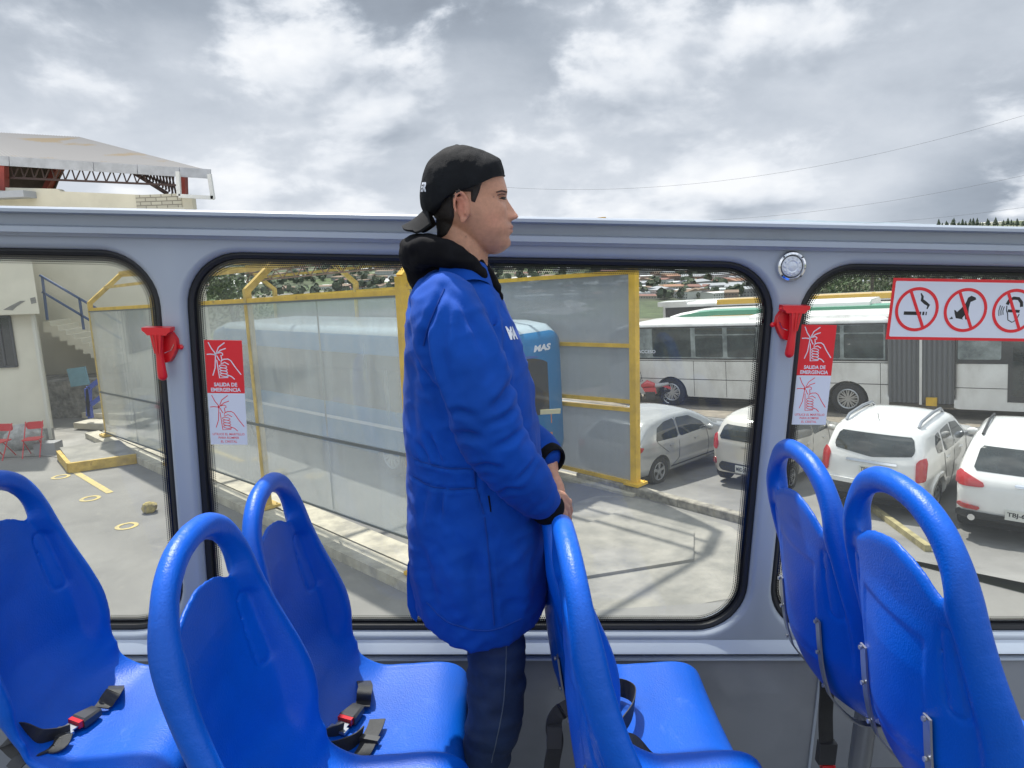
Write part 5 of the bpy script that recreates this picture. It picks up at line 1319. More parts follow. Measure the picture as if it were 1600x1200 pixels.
c = OZ(235, 800); b = MB(); b.sphere((c[0], c[1], .10), (.15, .13, .12), 6)
b.v = [tuple(Vector(p)+Vector((noise.noise(Vector(p)*9), noise.noise(Vector(p)*9+Vector((5, 0, 0))), noise.noise(Vector(p)*8+Vector((0, 7, 0)))))*.05) for p in b.v]
solo('stone', 'small broken block of stone with yellow paint lying on the yard', 'stone', b, mat('painted_stone', (.50, .40, .12), .9, col2=(.18, .15, .09), vscale=9), org=c, angle=25)

# ================================================================== LEFT BUILDING
m_cre = mat('cream_plaster', (.70, .655, .53), .88, col2=(.61, .57, .46), vscale=.8, detail=9, dist=.2)
m_crd = mat('cream_plaster_worn', (.55, .51, .42), .9, col2=(.36, .34, .28), vscale=1.8, detail=9, dist=.4)
m_drk = mat('dark_window_glass', (.015, .018, .022), .08, coat=.5)
m_blue = mat('blue_rail_paint', (.03, .07, .36), .5)
m_blur = mat('dull_blue_rail_paint', (.06, .10, .22), .55)
bd = thing('cream_building', 'cream plastered building with a dark window and a projecting upper band at the left edge', 'building', (-12.75, 20, 0))
FY = 20.0
c1 = OY(87, 690, FY); xc = c1[0]
b = MB(); kx = xc/FY; b.prism([(xc-12, FY), (xc, FY), (xc+kx*5.5-.3, FY+5.5), (xc-14, FY+5.5)], lambda x, y: (x, y, 0), lambda x, y: (x, y, 3.8)); mesh_obj('wall', b, m_cre, bd, smooth=False)
ub = OY(62, 490, FY-.35); ut = OY(62, 395, FY-.35)
b = MB(); b.prism([(ub[0]-12, FY-.35), (ub[0], FY-.35), (ub[0]+ub[0]/(FY-.35)*5-.3, FY+4.65), (ub[0]-14, FY+4.65)], lambda x, y: (x, y, ub[2]), lambda x, y: (x, y, 5.4)); mesh_obj('upper_band', b, m_cre, bd, smooth=False)
w0, w1 = OY(-60, 497, FY), OY(28, 572, FY)
b = MB(); b.box(((w0[0]+w1[0])/2, FY-.005, (w0[2]+w1[2])/2), (w1[0]-w0[0], .05, w0[2]-w1[2])); wn = mesh_obj('window', b, m_drk, bd, smooth=False)
b = MB()
for (a_, b_3) in (((w0[0], w0[2]), (w1[0], w0[2])), ((w0[0], w1[2]), (w1[0], w1[2])), ((w1[0], w0[2]), (w1[0], w1[2])), ((w0[0]+1.0, w0[2]), (w0[0]+1.0, w1[2]))): b.bar((a_[0], FY-.035, a_[1]), (b_3[0], FY-.035, b_3[1]), .05, .05)
wf = mesh_obj('window_frame', b, mat('dark_frame', (.05, .05, .055), .5), bd, smooth=False); wf.parent = wn
b = MB(); b.bar((xc-.06, FY-.06, .1), (xc-.06, FY-.06, 5.3), .09, .09); mesh_obj('drain_pipe', b, mat('pale_pipe', (.6, .58, .5), .5), bd, smooth=False)
b = MB(); b.box((xc-6, FY-.04, .2), (12, .07, .4)); mesh_obj('plinth', b, mat('grey_plinth', (.3, .29, .27), .9, var=.3, vscale=3), bd, smooth=False)
m_spot = mat('bare_plaster', (.22, .21, .19), .95, var=.2, vscale=6)
b = MB()
for (pp) in ([(5, 484), (18, 477), (32, 470), (40, 470), (26, 479), (20, 485)], [(47, 466), (55, 464), (57, 473), (49, 475)]):
    P = [OY(a_, b_3, FY-.35) for a_, b_3 in pp]; P = [(p[0], p[2]) for p in P]; b.prism(P, lambda x, z: (x, FY-.356, z), lambda x, z: (x, FY-.349, z))
mesh_obj('peeled_patch', b, m_spot, bd, smooth=False)
# wall behind with the outside stair
BY = 25.0
sb = thing('stair_house', 'tall cream wall with an outside stair behind the low building', 'building', (-14, BY, 0))
b = MB(); hz = OY(150, 329, BY)[2]; xw = OY(296, 400, BY)[0]; b.prism([(-27, BY), (xw, BY), (xw*1.2-.3, BY+5), (-29, BY+5)], lambda x, y: (x, y, 0), lambda x, y: (x, y, hz)); mesh_obj('wall', b, m_cre, sb, smooth=False)
rx = OY(300, 360, BY); 
b = MB(); 
stp = []; q0, q1 = OY(66, 500, BY-1.2), OY(176, 560, BY-1.2); n = 9
for i in range(n):
    a_ = q0+(q1-q0)*(i/n); c_ = q0+(q1-q0)*((i+1)/n); b.box(((a_[0]+c_[0])/2, BY-.6, (a_[2]+c_[2])/2-.16), (abs(c_[0]-a_[0]), 1.2, .34))
mesh_obj('stair', b, m_cre, sb, smooth=False)
b = MB(); 
for (A, B) in (((62, 430), (190, 505)), ((66, 456), (190, 530))): b.bar(tuple(OY(*A, BY-1.2)), tuple(OY(*B, BY-1.2)), .06, .06)
for A, B in (((66, 433), (74, 500)), ((124, 466), (131, 515))): b.bar(tuple(OY(*A, BY-1.2)), tuple(OY(*B, BY-1.2)), .06, .06)
mesh_obj('stair_rail', b, m_blur, sb, smooth=False)
b = MB(); q = OY(120, 590, BY-1.0); b.box((q[0], BY-.9, q[2]*.5), (3.2, 1.6, q[2])); mesh_obj('stone_base', b, mat('rubble_wall', (.24, .23, .21), .95, var=.45, vscale=3.5, bump=1, bscale=6, bdist=.05), sb, smooth=False)
b = MB(); A = OY(106, 575, BY-2); B = OY(139, 602, BY-2); b.box(((A[0]+B[0])/2, BY-2, (A[2]+B[2])/2), (B[0]-A[0], .06, A[2]-B[2]), rot=Matrix.Rotation(R(-6), 3, 'Y')); 
bb = solo('blue_board', 'pale blue board leaning on the rubble base by the stair', 'board', b, mat('pale_blue', (.16, .33, .42), .4, var=.1, vscale=6), org=OY(122, 602, BY-2), smooth=False)
b = MB()
for A, B in (((136, 607), (142, 653)), ((140, 606), (160, 590)), ((143, 632), (165, 615)), ((139, 604), (139, 650))): b.bar(tuple(OY(*A, 21.5)), tuple(OY(*B, 21.5)), .12, .12)
solo('blue_handrail', 'bright blue steel handrail by the lower steps', 'handrail', b, m_blue, org=OY(142, 653, 21.5), smooth=False)
b = MB()
for i in range(4):
    q = OZ(125+i*14, 680-i*9); b.box((q[0]+.5, q[1]+.9, .12+.16*i), (2.0, 1.0, .17), rz=-.35)
solo('entrance_steps', 'grey concrete steps below the blue handrail', 'steps', b, m_crd, org=OZ(140, 675), smooth=False)
# sheltered parapet and steel roof high above
RY_ = 30.0
gs = thing('grandstand_roof', 'corrugated grey roof on a steel truss with red columns above a cream parapet at the top left', 'roof', (-20, RY_, 0))
def R3(px, py, Y=RY_): return tuple(OY(px, py, Y))
pw0, pw1 = R3(-200, 288), R3(300, 308)
b = MB(); b.prism([(pw0[0], 0), (pw1[0], 0), (pw1[0], pw1[2]), (R3(212, 304)[0], R3(212, 304)[2]), (R3(95, 299)[0], R3(95, 299)[2]), (R3(90, 297)[0], R3(90, 295)[2]), (pw0[0], pw0[2])], lambda x, z: (x, RY_, z), lambda x, z: (x, RY_+.35, z)); mesh_obj('parapet', b, m_cre, gs, smooth=False)
m_brk = bpy.data.materials.new('painted_brick'); m_brk.use_nodes = True; t = m_brk.node_tree; bs = t.nodes['Principled BSDF']; bs.inputs['Roughness'].default_value = .9
br = t.nodes.new('ShaderNodeTexBrick'); tcn = t.nodes.new('ShaderNodeTexCoord'); mp = t.nodes.new('ShaderNodeMapping'); mp.inputs['Rotation'].default_value = (R(90), 0, 0); t.links.new(tcn.outputs['Object'], mp.inputs[0]); t.links.new(mp.outputs[0], br.inputs[0])
br.inputs['Color1'].default_value = (.55, .52, .42, 1); br.inputs['Color2'].default_value = (.48, .45, .37, 1); br.inputs['Mortar'].default_value = (.25, .23, .19, 1); br.inputs['Scale'].default_value = 1.0; br.inputs['Brick Width'].default_value = .42; br.inputs['Row Height'].default_value = .15; br.inputs['Mortar Size'].default_value = .02
t.links.new(br.outputs[0], bs.inputs[0])
A, B = R3(212, 305), R3(287, 340); b = MB(); b.box(((A[0]+B[0])/2, RY_-.02, (A[2]+B[2])/2), (B[0]-A[0], .03, A[2]-B[2])); mesh_obj('brick_patch', b, m_brk, gs, smooth=False)
A, B = R3(-60, 303), R3(58, 311); b = MB(); b.box(((A[0]+B[0])/2, RY_-.4, (A[2]+B[2])/2), (B[0]-A[0], .8, .25)); mesh_obj('window_hood', b, mat('hood_grey', (.36, .38, .42), .6), gs, smooth=False)
# roof sheet: eave in front, ridge behind, hipped to the right
m_roof = bpy.data.materials.new('corrugated_roof'); m_roof.use_nodes = True; t = m_roof.node_tree; bs = t.nodes['Principled BSDF']; bs.inputs['Roughness'].default_value = .7
tcn = t.nodes.new('ShaderNodeTexCoord'); n1 = t.nodes.new('ShaderNodeTexNoise'); n1.inputs['Scale'].default_value = .45; n1.inputs['Detail'].default_value = 8; t.links.new(tcn.outputs['Object'], n1.inputs[0])
c1_ = t.nodes.new('ShaderNodeValToRGB'); t.links.new(n1.outputs['Fac'], c1_.inputs[0]); c1_.color_ramp.elements[0].position = .33; c1_.color_ramp.elements[0].color = (.22, .17, .10, 1); c1_.color_ramp.elements[1].position = .40; c1_.color_ramp.elements[1].color = (.215, .21, .205, 1); t.links.new(c1_.outputs[0], bs.inputs[0])
eL, eR = np.array(R3(-260, 236)), np.array(R3(330, 268)); RB2 = 37.5; rL, rR = np.array(R3(-200, 196, RB2)), np.array(R3(122, 214, RB2))
b = MB(); nx = 150; ny = 6
for k in range(2):
    for i in range(nx+1):
        u = i/nx; e_ = eL+(eR-eL)*u; r_2 = rL+(rR-rL)*u
        for j in range(ny+1):
            v_ = j/ny; p = e_+(r_2-e_)*v_; p = p+np.array([0, 0, .022*(-1)**i-(.10 if k else 0)]); b.v.append(tuple(p))
n1_ = (nx+1)*(ny+1)
for i in range(nx):
    for j in range(ny): a_ = i*(ny+1)+j; b.f += [(a_, a_+ny+1, a_+ny+2, a_+1), (n1_+a_, n1_+a_+1, n1_+a_+ny+2, n1_+a_+ny+1)]
b.m = [0]*len(b.f); mesh_obj('roof_sheet', b, m_roof, gs, smooth=False)
m_fas = mat('grey_fascia', (.42, .43, .46), .5, var=.12, vscale=2)
b = MB(); cuts = [-260, 15, 147, 215, 281, 330]
for x0_, x1_ in zip(cuts[:-1], cuts[1:]):
    def ey_(x): return 247+(x)*(268-247)/330.0
    A, B = R3(x0_+.6, ey_(x0_)+4, RY_-.05), R3(x1_-.6, ey_(x1_)+4, RY_-.05); b.bar(A, B, .06, .36)
mesh_obj('fascia', b, m_fas, gs, smooth=False)
m_redc = mat('red_steel', (.26, .04, .028), .55, var=.2, vscale=2); m_tr = mat('dark_red_truss', (.07, .04, .036), .6)
b = MB()
for x0_, x1_ in ((-30, 10), (283, 291)):
    A, B = R3((x0_+x1_)/2, 252+x1_*.06, RY_+.1), R3((x0_+x1_)/2+1, 296+x1_*.03, RY_+.1); b.bar(A, B, R3(x1_, 260)[0]-R3(x0_, 260)[0], .3)
mesh_obj('red_column', b, m_redc, gs, smooth=False)
b = MB(); lo = lambda x: (x, 277+x*.045); hi = lambda x: (x, 254+x*.062); xs_ = list(range(-20, 232, 9))
b.bar(R3(*lo(-30), RY_+.25), R3(*lo(278), RY_+.25), .06, .08)
for i, x in enumerate(range(-10, 225, 16)): b.bar(R3(*lo(x), RY_+.25), R3(*hi(x+9), RY_+.25), .04, .04); b.bar(R3(*hi(x+9), RY_+.25), R3(*lo(x+16), RY_+.25), .04, .04)
for i in range(12):      # close set end rafters
    x = 212+i*5; b.bar(R3(x, 266, RY_+.6), R3(min(276, x+8), min(303, 268+i*3+4), RY_+.6), .06, .05); b.bar(R3(x+5, 266, RY_+.9), R3(min(276, x+2), min(303, 270+i*3), RY_+.9), .05, .05)
b.bar(R3(203, 266, RY_+.7), R3(262, 303, RY_+.7), .1, .15); mesh_obj('truss', b, m_tr, gs, smooth=False)
b = MB(); P = [R3(12, 256, RY_+3), R3(98, 262, RY_+3), R3(84, 298, RY_+3), R3(8, 296, RY_+3)]; b.add(P+[(p[0], p[1]+.1, p[2]) for p in P], [(0, 1, 2, 3), (7, 6, 5, 4), (0, 4, 5, 1), (1, 5, 6, 2), (2, 6, 7, 3), (3, 7, 4, 0)]); mesh_obj('rear_boarding', b, mat('dark_brown_boarding', (.10, .07, .06), .8, var=.3, vscale=2), gs, smooth=False)
b = MB(); b.bar(R3(92, 262, RY_+2.9), R3(74, 298, RY_+2.9), .55, .2); mesh_obj('red_brace', b, m_redc, gs, smooth=False)
b = MB(); 
for A, B in (((278, 268), (280, 306)), ((327, 272), (333, 311)), ((280, 306), (334, 309))): b.bar(R3(*A, RY_-.3), R3(*B, RY_-.3), .14, .14)
mesh_obj('white_frame', b, mat('white_paint', (.7, .7, .68), .5), gs, smooth=False)

# red folding chairs by the building
def fchair(px, py, label, rz):
    c = OZ(px, py); t_ = thing('folding_chair', label, 'chair', c, rz=rz, absolute=False, group='red folding chairs by the cream building')
    m = mat('red_chair_steel', (.55, .02, .03), .4)
    b = MB(); b.prism(rrect(-.2, .2, -.19, .19, .05, 4), lambda x, y: (x, y, .44), lambda x, y: (x, y, .465)); mesh_obj('seat', b, m, t_, smooth=False)
    b = MB(); b.prism(rrect(-.2, .2, .66, .85, .07, 4), lambda x, z: (x, .24+.02, z), lambda x, z: (x, .235, z)); mesh_obj('backrest', b, m, t_, smooth=False)
    for s_ in (-1, 1):
        b = MB(); b.tube([(s_*.2, -.25, 0), (s_*.2, .0, .44), (s_*.2, .25, .86)], .014, 8); mesh_obj('leg', b, m, t_)
        b = MB(); b.tube([(s_*.185, .25, 0), (s_*.185, -.12, .45)], .014, 8); mesh_obj('leg', b, m, t_)
fchair(55, 712, 'red folding chair standing against the cream wall, nearer its corner', .2); fchair(4, 716, 'red folding chair partly cut off at the left edge of the photo', -.1)
b = MB(); c = OZ(30, 706); b.sphere((c[0], c[1]+.3, .3), (.55, .3, .34), 8); b.v = [tuple(Vector(p)+Vector((0, 0, 1))*.12*noise.noise(Vector(p)*5)) for p in b.v]; solo('sack', 'pale filled sack lying between the red chairs', 'sack', b, mat('sack_cloth', (.36, .36, .34), .9, var=.3, vscale=4), org=c)
b = MB(); c = OZ(68, 713); b.box((c[0], c[1]+.25, .16), (.55, .35, .32)); solo('crate', 'grey plastic crate on the pavement beside the red chair', 'crate', b, mat('grey_crate', (.25, .25, .25), .7), org=c, smooth=False)
# ================================================================== VEHICLES
m_tyre = mat('tyre', (.02, .02, .021), .85, bump=.4, bscale=60); m_alloy = mat('alloy', (.42, .43, .44), .3, metal=.7)
m_cgl = mat('car_glass', (.018, .024, .024), .04, coat=.6, var=.5, vscale=2.5); m_dkp = mat('dark_plastic', (.022, .023, .025), .6)
m_tail = mat('tail_light_red', (.42, .008, .012), .12, coat=1); m_head = mat('light_clear', (.6, .6, .6), .1, coat=1); m_plate = mat('plate_white', (.60, .60, .55), .4)
m_cwhite = mat('car_paint_white', (.74, .735, .71), .22, coat=.9, var=.05, vscale=2); m_csil = mat('car_paint_silver', (.42, .425, .41), .25, coat=.9, metal=.35, var=.06, vscale=2)
m_cwarm = mat('car_paint_champagne', (.60, .575, .52), .25, coat=.9, metal=.2, var=.05, vscale=2)
m_under = mat('underbody', (.008, .008, .008), .9); m_gap = mat('panel_gap', (.03, .03, .03), .8)
def wheel(par, x, y, r, w, side, spokes=5, rimm=None, name='wheel', rr_=.66):
    b = MB(); s = side
    b.lathe([(r*.60, s*w/2), (r*.93, s*w/2), (r, s*(w/2-.03)), (r, -s*(w/2-.03)), (r*.93, -s*w/2), (r*.66, -s*w/2), (r*.64, -s*(w/2-.05))], c=(x, y, r), axis='Y', n=36)
    wh = mesh_obj(name, b, m_tyre, par)
    b = MB(); yy = y+s*(w/2-.025)
    b.tube([(x+r*.60*math.cos(a_), yy+s*.004, r+r*.60*math.sin(a_)) for a_ in np.linspace(0, 2*math.pi, 30, endpoint=False)], r*.05, 6, close=True)
    b.lathe([(.04, -.015), (.07, -.02), (.07, .015), (.04, .02)], c=(x, yy, r), axis='Y', n=16)
    for k in range(spokes):
        a = 2*math.pi*k/spokes+.3
        for da in (-.13, .13):
            b.bar((x+.05*math.cos(a), yy, r+.05*math.sin(a)), (x+r*.60*math.cos(a+da), yy+s*.006, r+r*.60*math.sin(a+da)), .035, .02, up=(0, 1, 0))
    rm = mesh_obj('rim', b, rimm or m_alloy, wh, smooth=False)
    b = MB(); b.lathe([(r*.62, -.03), (r*.62, .03)], c=(x, y, r), axis='Y', n=24); mesh_obj('brake_disc', b, m_gap, wh, smooth=False)
    return wh
class Car:
    def __init__(s, name, label, pos, heading, L_pts, W, mpaint, bevel=.10, belt=.95, tumble=.16, taper=.10, wheels=(0, 2.6), wr=.31, cat='car', group=None, h=.05, clad=None, roofz=1.5, absn=None):
        s.t = thing(name, label, cat, pos, rz=heading, absolute=False, group=group); s.m = mpaint
        s.W = W; s.bev = bevel; s.belt = belt; s.tum = tumble; s.tap = taper; s.roofz = roofz
        P = [tuple(p) for p in catmull(L_pts+[L_pts[0]], 5)[:-1]]; s.P = P; xs = [p[0] for p in P]; s.x0, s.x1 = min(xs), max(xs)
        arch = [(w_, wr) for w_ in wheels]
        def sdf(X, Z):
            d = poly_sdf(P, X, Z)
            for (w_, r) in arch: d = np.maximum(d, -(np.hypot(X-w_, Z-r)-(r+.055)))
            return d
        s.sdf = sdf
        V, Q, Bd = march(sdf, s.x0-.05, s.x1+.05, .1, max(p[1] for p in P)+.05, h)
        b = MB(); A = np.array(V); D = np.abs(A[:, 2])
        yo = s.yout(A[:, 0], A[:, 1], D, arch)
        n = len(V); b.v = [(A[i, 0], yo[i], A[i, 1]) for i in range(n)]+[(A[i, 0], -yo[i], A[i, 1]) for i in range(n)]
        b.f = [tuple(q) for q in Q]+[tuple(i+n for i in q[::-1]) for q in Q]
        K = 8; rows = {}
        def row(i):
            if i in rows: return rows[i]
            r = [i]; cx, cz = s.cen(A[i, 0], A[i, 1])
            for k in range(1, K):
                f = 1-2*k/K; cr = (1-f*f)*.035
                r.append(len(b.v)); b.v.append((A[i, 0]+cx*cr, yo[i]*f, A[i, 1]+cz*cr))
            r.append(i+n); rows[i] = r; return r
        for i, j in Bd:
            a, c = row(i), row(j)
            for k in range(K): b.f.append((a[k], a[k+1], c[k+1], c[k]))
        b.m = [0]*len(b.f)
        s.body = mesh_obj('body', b, mpaint, s.t, angle=55)
        for w_ in wheels:
            for sd in (-1, 1): wheel(s.t, w_, sd*(W/2-.12), wr, .2, sd)
        b = MB(); b.box(((s.x0+s.x1)/2, 0, .32), (s.x1-s.x0-.5, W-.3, .2)); mesh_obj('underbody', b, m_under, s.t, smooth=False)
    def cen(s, x, z):
        # outward direction of the outline
        if z > .45 and x < s.x0+.9: return (-1, .15)
        if z > .45 and x > s.x1-.9: return (1, .15)
        return (0, 1 if z > .9 else 0)
    def half(s, x, z):
        x = np.asarray(x, float); z = np.asarray(z, float)
        w = s.W/2*np.ones_like(x+z)
        ti = np.clip((z-s.belt)/max(.1, s.roofz-s.belt), 0, 1); w = w-s.tum*ti**1.15
        tr = np.clip((s.x0+.9-x)/.9, 0, 1); tf = np.clip((x-s.x1+1.1)/1.1, 0, 1); w = w-s.tap*tr**2-s.tap*1.5*tf**2
        lo = np.clip((.45-z)/.3, 0, 1); return w-.05*lo+.012*np.exp(-((z-s.belt+.22)/.10)**2)
    def yout(s, x, z, d, arch=()):
        w = s.half(x, z)
        dd = np.abs(poly_sdf(s.P, np.asarray(x, float), np.asarray(z, float))); bv = np.clip(dd, 0, s.bev)
        return w-s.bev+np.sqrt(np.maximum(0, s.bev**2-(s.bev-bv)**2))
    def side(s, name, poly, m, off=.006, h=.05, sides=(-1, 1), parent=None):
        P = poly; xs = [p[0] for p in P]; zs = [p[1] for p in P]; b = MB(); h = min(h, (max(zs)-min(zs))/2.5, (max(xs)-min(xs))/2.5)
        V, Q, Bd = march(lambda X, Z: poly_sdf(P, X, Z), min(xs)-h, max(xs)+h, min(zs)-h, max(zs)+h, h)
        A = np.array(V); y = s.yout(A[:, 0], A[:, 1], None)
        for sd in sides:
            o = len(b.v); n = len(V)
            b.v += [(A[i, 0], sd*(y[i]+off), A[i, 1]) for i in range(n)]+[(A[i, 0], sd*(y[i]-.02), A[i, 1]) for i in range(n)]
            b.f += [tuple(k+o for k in q) for q in Q]+[(i+o, j+o, j+n+o, i+n+o) for i, j in Bd]
        b.m = [0]*len(b.f); return mesh_obj(name, b, m, parent or s.t, angle=50)
    def xr(s, z, front=False):
        P = s.P; best = []
        for i in range(len(P)):
            a, c = P[i], P[(i+1) % len(P)]
            if (a[1]-z)*(c[1]-z) <= 0 and abs(a[1]-c[1]) > 1e-9: best.append(a[0]+(c[0]-a[0])*(z-a[1])/(c[1]-a[1]))
        return (max(best) if front else min(best)) if best else s.x0
    def end(s, name, poly, m, off=.008, h=.05, front=False, parent=None, th=.02):
        """panel on the rear (or front): poly in (y,z)"""
        P = poly; ys_ = [p[0] for p in P]; zs = [p[1] for p in P]; b = MB(); sg = 1 if front else -1; h = max(.008, min(h, (max(zs)-min(zs))/2.5, (max(ys_)-min(ys_))/2.5))
        V, Q, Bd = march(lambda X, Z: poly_sdf(P, X, Z), min(ys_)-h, max(ys_)+h, min(zs)-h, max(zs)+h, h)
        def pt(y, z, o):
            xo = s.xr(z, front); hw = float(s.yout(np.array([xo]), np.array([z]), None)[0]) if True else 1
            f = min(1, abs(y)/max(hw, .1)); ex = min(max(0, abs(y)-hw), s.bev*.97); dx = s.bev-math.sqrt(s.bev**2-ex*ex)
            return (xo+sg*((1-f*f)*.035+o)-sg*dx, y, z)
        n = len(V); b.v = [pt(v[0], v[1], off) for v in V]+[pt(v[0], v[1], off-th) for v in V]
        b.f = [tuple(q) for q in Q]+[(i, j, j+n, i+n) for i, j in Bd]; b.m = [0]*len(b.f)
        return mesh_obj(name, b, m, parent or s.t, angle=50)
    def plate(s, y, z, w, h, txt, front=False):
        x = s.xr(z, front); sg = 1 if front else -1; b = MB(); b.box((x+sg*.05, y, z), (.02, w, h)); pl = mesh_obj('licence_plate', b, m_plate, s.t, smooth=False)
        b = MB(); add_text(b, txt, (x+sg*.062, y, z), (0, sg, 0), (0, 0, 1), w*.86, h*.55, bold=.03); mesh_obj('plate_text', b, m_dkp, pl, smooth=False, recalc=False)
    def mirror(s, x, z, m):
        for sd in (-1, 1):
            y = float(s.half(np.array([x]), np.array([z]))); b = MB(); b.sphere((x, sd*(y+.10), z+.03), (.06, .10, .07), 8); b.bar((x+.02, sd*(y-.02), z-.02), (x, sd*(y+.06), z), .03, .03); mesh_obj('mirror', b, m, s.t)
    def handles(s, pts):
        for x, z in pts:
            for sd in (-1, 1):
                y = float(s.half(np.array([x]), np.array([z]))); b = MB(); b.box((x, sd*(y+.012), z), (.17, .03, .028)); mesh_obj('door_handle', b, s.m, s.t, smooth=False)
    def gaps(s, lines):
        b = MB()
        for ln in lines:
            for sd in (-1, 1):
                pts = []
                for (x0_, z0_), (x1_, z1_) in zip(ln[:-1], ln[1:]):
                    for k in range(6): pts.append((x0_+(x1_-x0_)*k/5, z0_+(z1_-z0_)*k/5))
                y = s.yout(np.array([p[0] for p in pts]), np.array([p[1] for p in pts]), None)
                b.tube([(p[0], sd*(yy+.001), p[1]) for p, yy in zip(pts, y)], .006, 4)
        mesh_obj('door_gap', b, m_gap, s.t, smooth=False)
H45 = R(45)
def offset(p, f, l=0, hd=H45): return (p[0]+f*math.cos(hd)-l*math.sin(hd), p[1]+f*math.sin(hd)+l*math.cos(hd))
slope_rot = None
# --- silver hatchback
w = OL(1029, 757); px_, py_ = offset(w, 0, .76); px_, py_ = px_+.02, py_+.22
SI = [(-.78, .32), (-.86, .55), (-.84, .80), (-.72, 1.02), (-.50, 1.22), (-.22, 1.40), (.3, 1.46), (.9, 1.47), (1.4, 1.42), (1.9, 1.20), (2.3, .98), (2.9, .88), (3.35, .74), (3.50, .55), (3.48, .32), (2.9, .22), (1.3, .20), (0, .22), (-.5, .26)]
c = Car('parked_car', 'silver hatchback parked right behind the yellow post', (px_, py_, lotz(px_, py_)), H45-R(3), SI, 1.75, m_csil, belt=.93, tumble=.20, wheels=(0, 2.64), wr=.315, roofz=1.46, group='cars parked in the yard')
c.side('window', [(-.12, 1.00), (.02, 1.26), (.32, 1.35), (.66, 1.37), (.66, .97)], m_cgl); c.side('window', [(.72, .97), (.72, 1.37), (1.2, 1.34), (1.62, 1.14), (1.75, .99)], m_cgl)
c.end('rear_window', [(-.62, 1.02), (.62, 1.02), (.50, 1.34), (-.50, 1.34)], m_cgl); c.end('tail_light', [(-.84, .78), (-.56, .80), (-.58, .93), (-.82, .95)], m_tail); c.end('tail_light', [(.84, .78), (.56, .80), (.58, .93), (.82, .95)], m_tail)
c.side('side_light', [(-.80, .80), (-.58, .86), (-.50, .95), (-.74, .96)], m_tail); c.mirror(1.75, .97, m_csil); c.handles([(.42, .84), (1.35, .82)])
c.gaps([[(.69, 1.38), (.69, .5), (.45, .35)], [(1.75, .95), (1.85, .6), (1.8, .3)], [(-.1, .98), (.28, .70)]]); c.end('rear_bumper_gap', [(-.8, .60), (.8, .60), (.8, .62), (-.8, .62)], m_gap)
c.side('sill_line', [(.4, .33), (2.2, .33), (2.2, .36), (.4, .36)], m_gap, off=.004)
# --- small champagne car, MBD-3365
w = OL(1148, 765); px_, py_ = offset(w, .52, -.10); px_, py_ = px_+.15, py_+.15
SI = [(-.50, .30), (-.56, .55), (-.54, .82), (-.50, 1.02), (-.34, 1.28), (-.12, 1.44), (.5, 1.50), (1.1, 1.48), (1.5, 1.38), (2.0, 1.08), (2.35, .98), (2.75, .88), (2.98, .70), (3.02, .40), (2.9, .22), (1.2, .2), (-.2, .24)]
c = Car('parked_car', 'small champagne coloured car with plate MBD-3365 parked between silver hatchback and white off-roader', (px_, py_, lotz(px_, py_)), H45, SI, 1.60, m_cwarm, belt=.98, tumble=.15, wheels=(0, 2.40), wr=.285, roofz=1.5, group='cars parked in the yard')
c.side('window', [(-.02, 1.06), (.10, 1.32), (.55, 1.38), (.90, 1.38), (.90, 1.0)], m_cgl); c.side('window', [(.96, 1.0), (.96, 1.38), (1.30, 1.34), (1.62, 1.15), (1.72, 1.01)], m_cgl)
c.end('rear_window', [(-.60, 1.02), (.60, 1.02), (.54, 1.30), (-.54, 1.30)], m_cgl)
for s_ in (-1, 1):
    c.end('tail_light', [(s_*.74, .80), (s_*.62, .78), (s_*.58, .90), (s_*.66, 1.10), (s_*.74, 1.12)], m_tail, off=.015); c.end('reflector', [(s_*.74, .46), (s_*.62, .44), (s_*.62, .58), (s_*.72, .62)], m_tail)
c.end('bumper_insert', [(-.52, .34), (.52, .34), (.58, .44), (.50, .55), (-.50, .55), (-.58, .44)], m_dkp); c.plate(0, .44, .34, .16, 'MBD-3365'); c.end('badge', [(-.06, .88), (.06, .88), (.06, .92), (-.06, .92)], m_alloy, h=.02)
c.mirror(1.66, 1.0, m_cwarm); c.handles([(.70, .86), (1.50, .84)]); c.gaps([[(.93, 1.38), (.93, .5), (.7, .35)], [(1.72, .98), (1.85, .6), (1.8, .3)]]); c.end('wiper', [(-.30, 1.04), (.0, 1.05), (.0, 1.065), (-.30, 1.055)], m_dkp, off=.02, h=.012)
b = MB(); b.tube([(.0, 0, 1.49), (-.12, 0, 1.62)], .006, 5); mesh_obj('aerial', b, m_dkp, c.t)
# --- white off-roader TBE-7
px_, py_ = 6.75, 13.0
SI = [(-.74, .42), (-.80, .62), (-.78, .95), (-.70, 1.22), (-.55, 1.50), (-.38, 1.60), (.5, 1.65), (1.2, 1.63), (1.55, 1.52), (1.98, 1.20), (2.5, 1.10), (3.1, 1.00), (3.35, .80), (3.36, .42), (2.9, .30), (1.2, .28), (-.4, .34)]
c = Car('parked_car', 'white off-roader with grey roof rails, rear to the camera, seen through the right window', (px_, py_, lotz(px_, py_)), H45+R(2), SI, 1.80, m_cwhite, belt=1.06, tumble=.17, wheels=(0, 2.67), wr=.34, roofz=1.64, bevel=.12, group='cars parked in the yard')
c.side('window', [(-.10, 1.16), (-.14, 1.30), (-.02, 1.46), (.22, 1.48), (.20, 1.14)], m_cgl); c.side('window', [(.32, 1.12), (.32, 1.48), (.86, 1.50), (.94, 1.10)], m_cgl); c.side('window', [(1.04, 1.10), (1.0, 1.50), (1.36, 1.46), (1.72, 1.22), (1.80, 1.12)], m_cgl)
c.end('rear_window', [(-.62, 1.20), (0, 1.12), (.62, 1.20), (.66, 1.28), (.60, 1.50), (-.60, 1.50), (-.66, 1.28)], m_cgl)
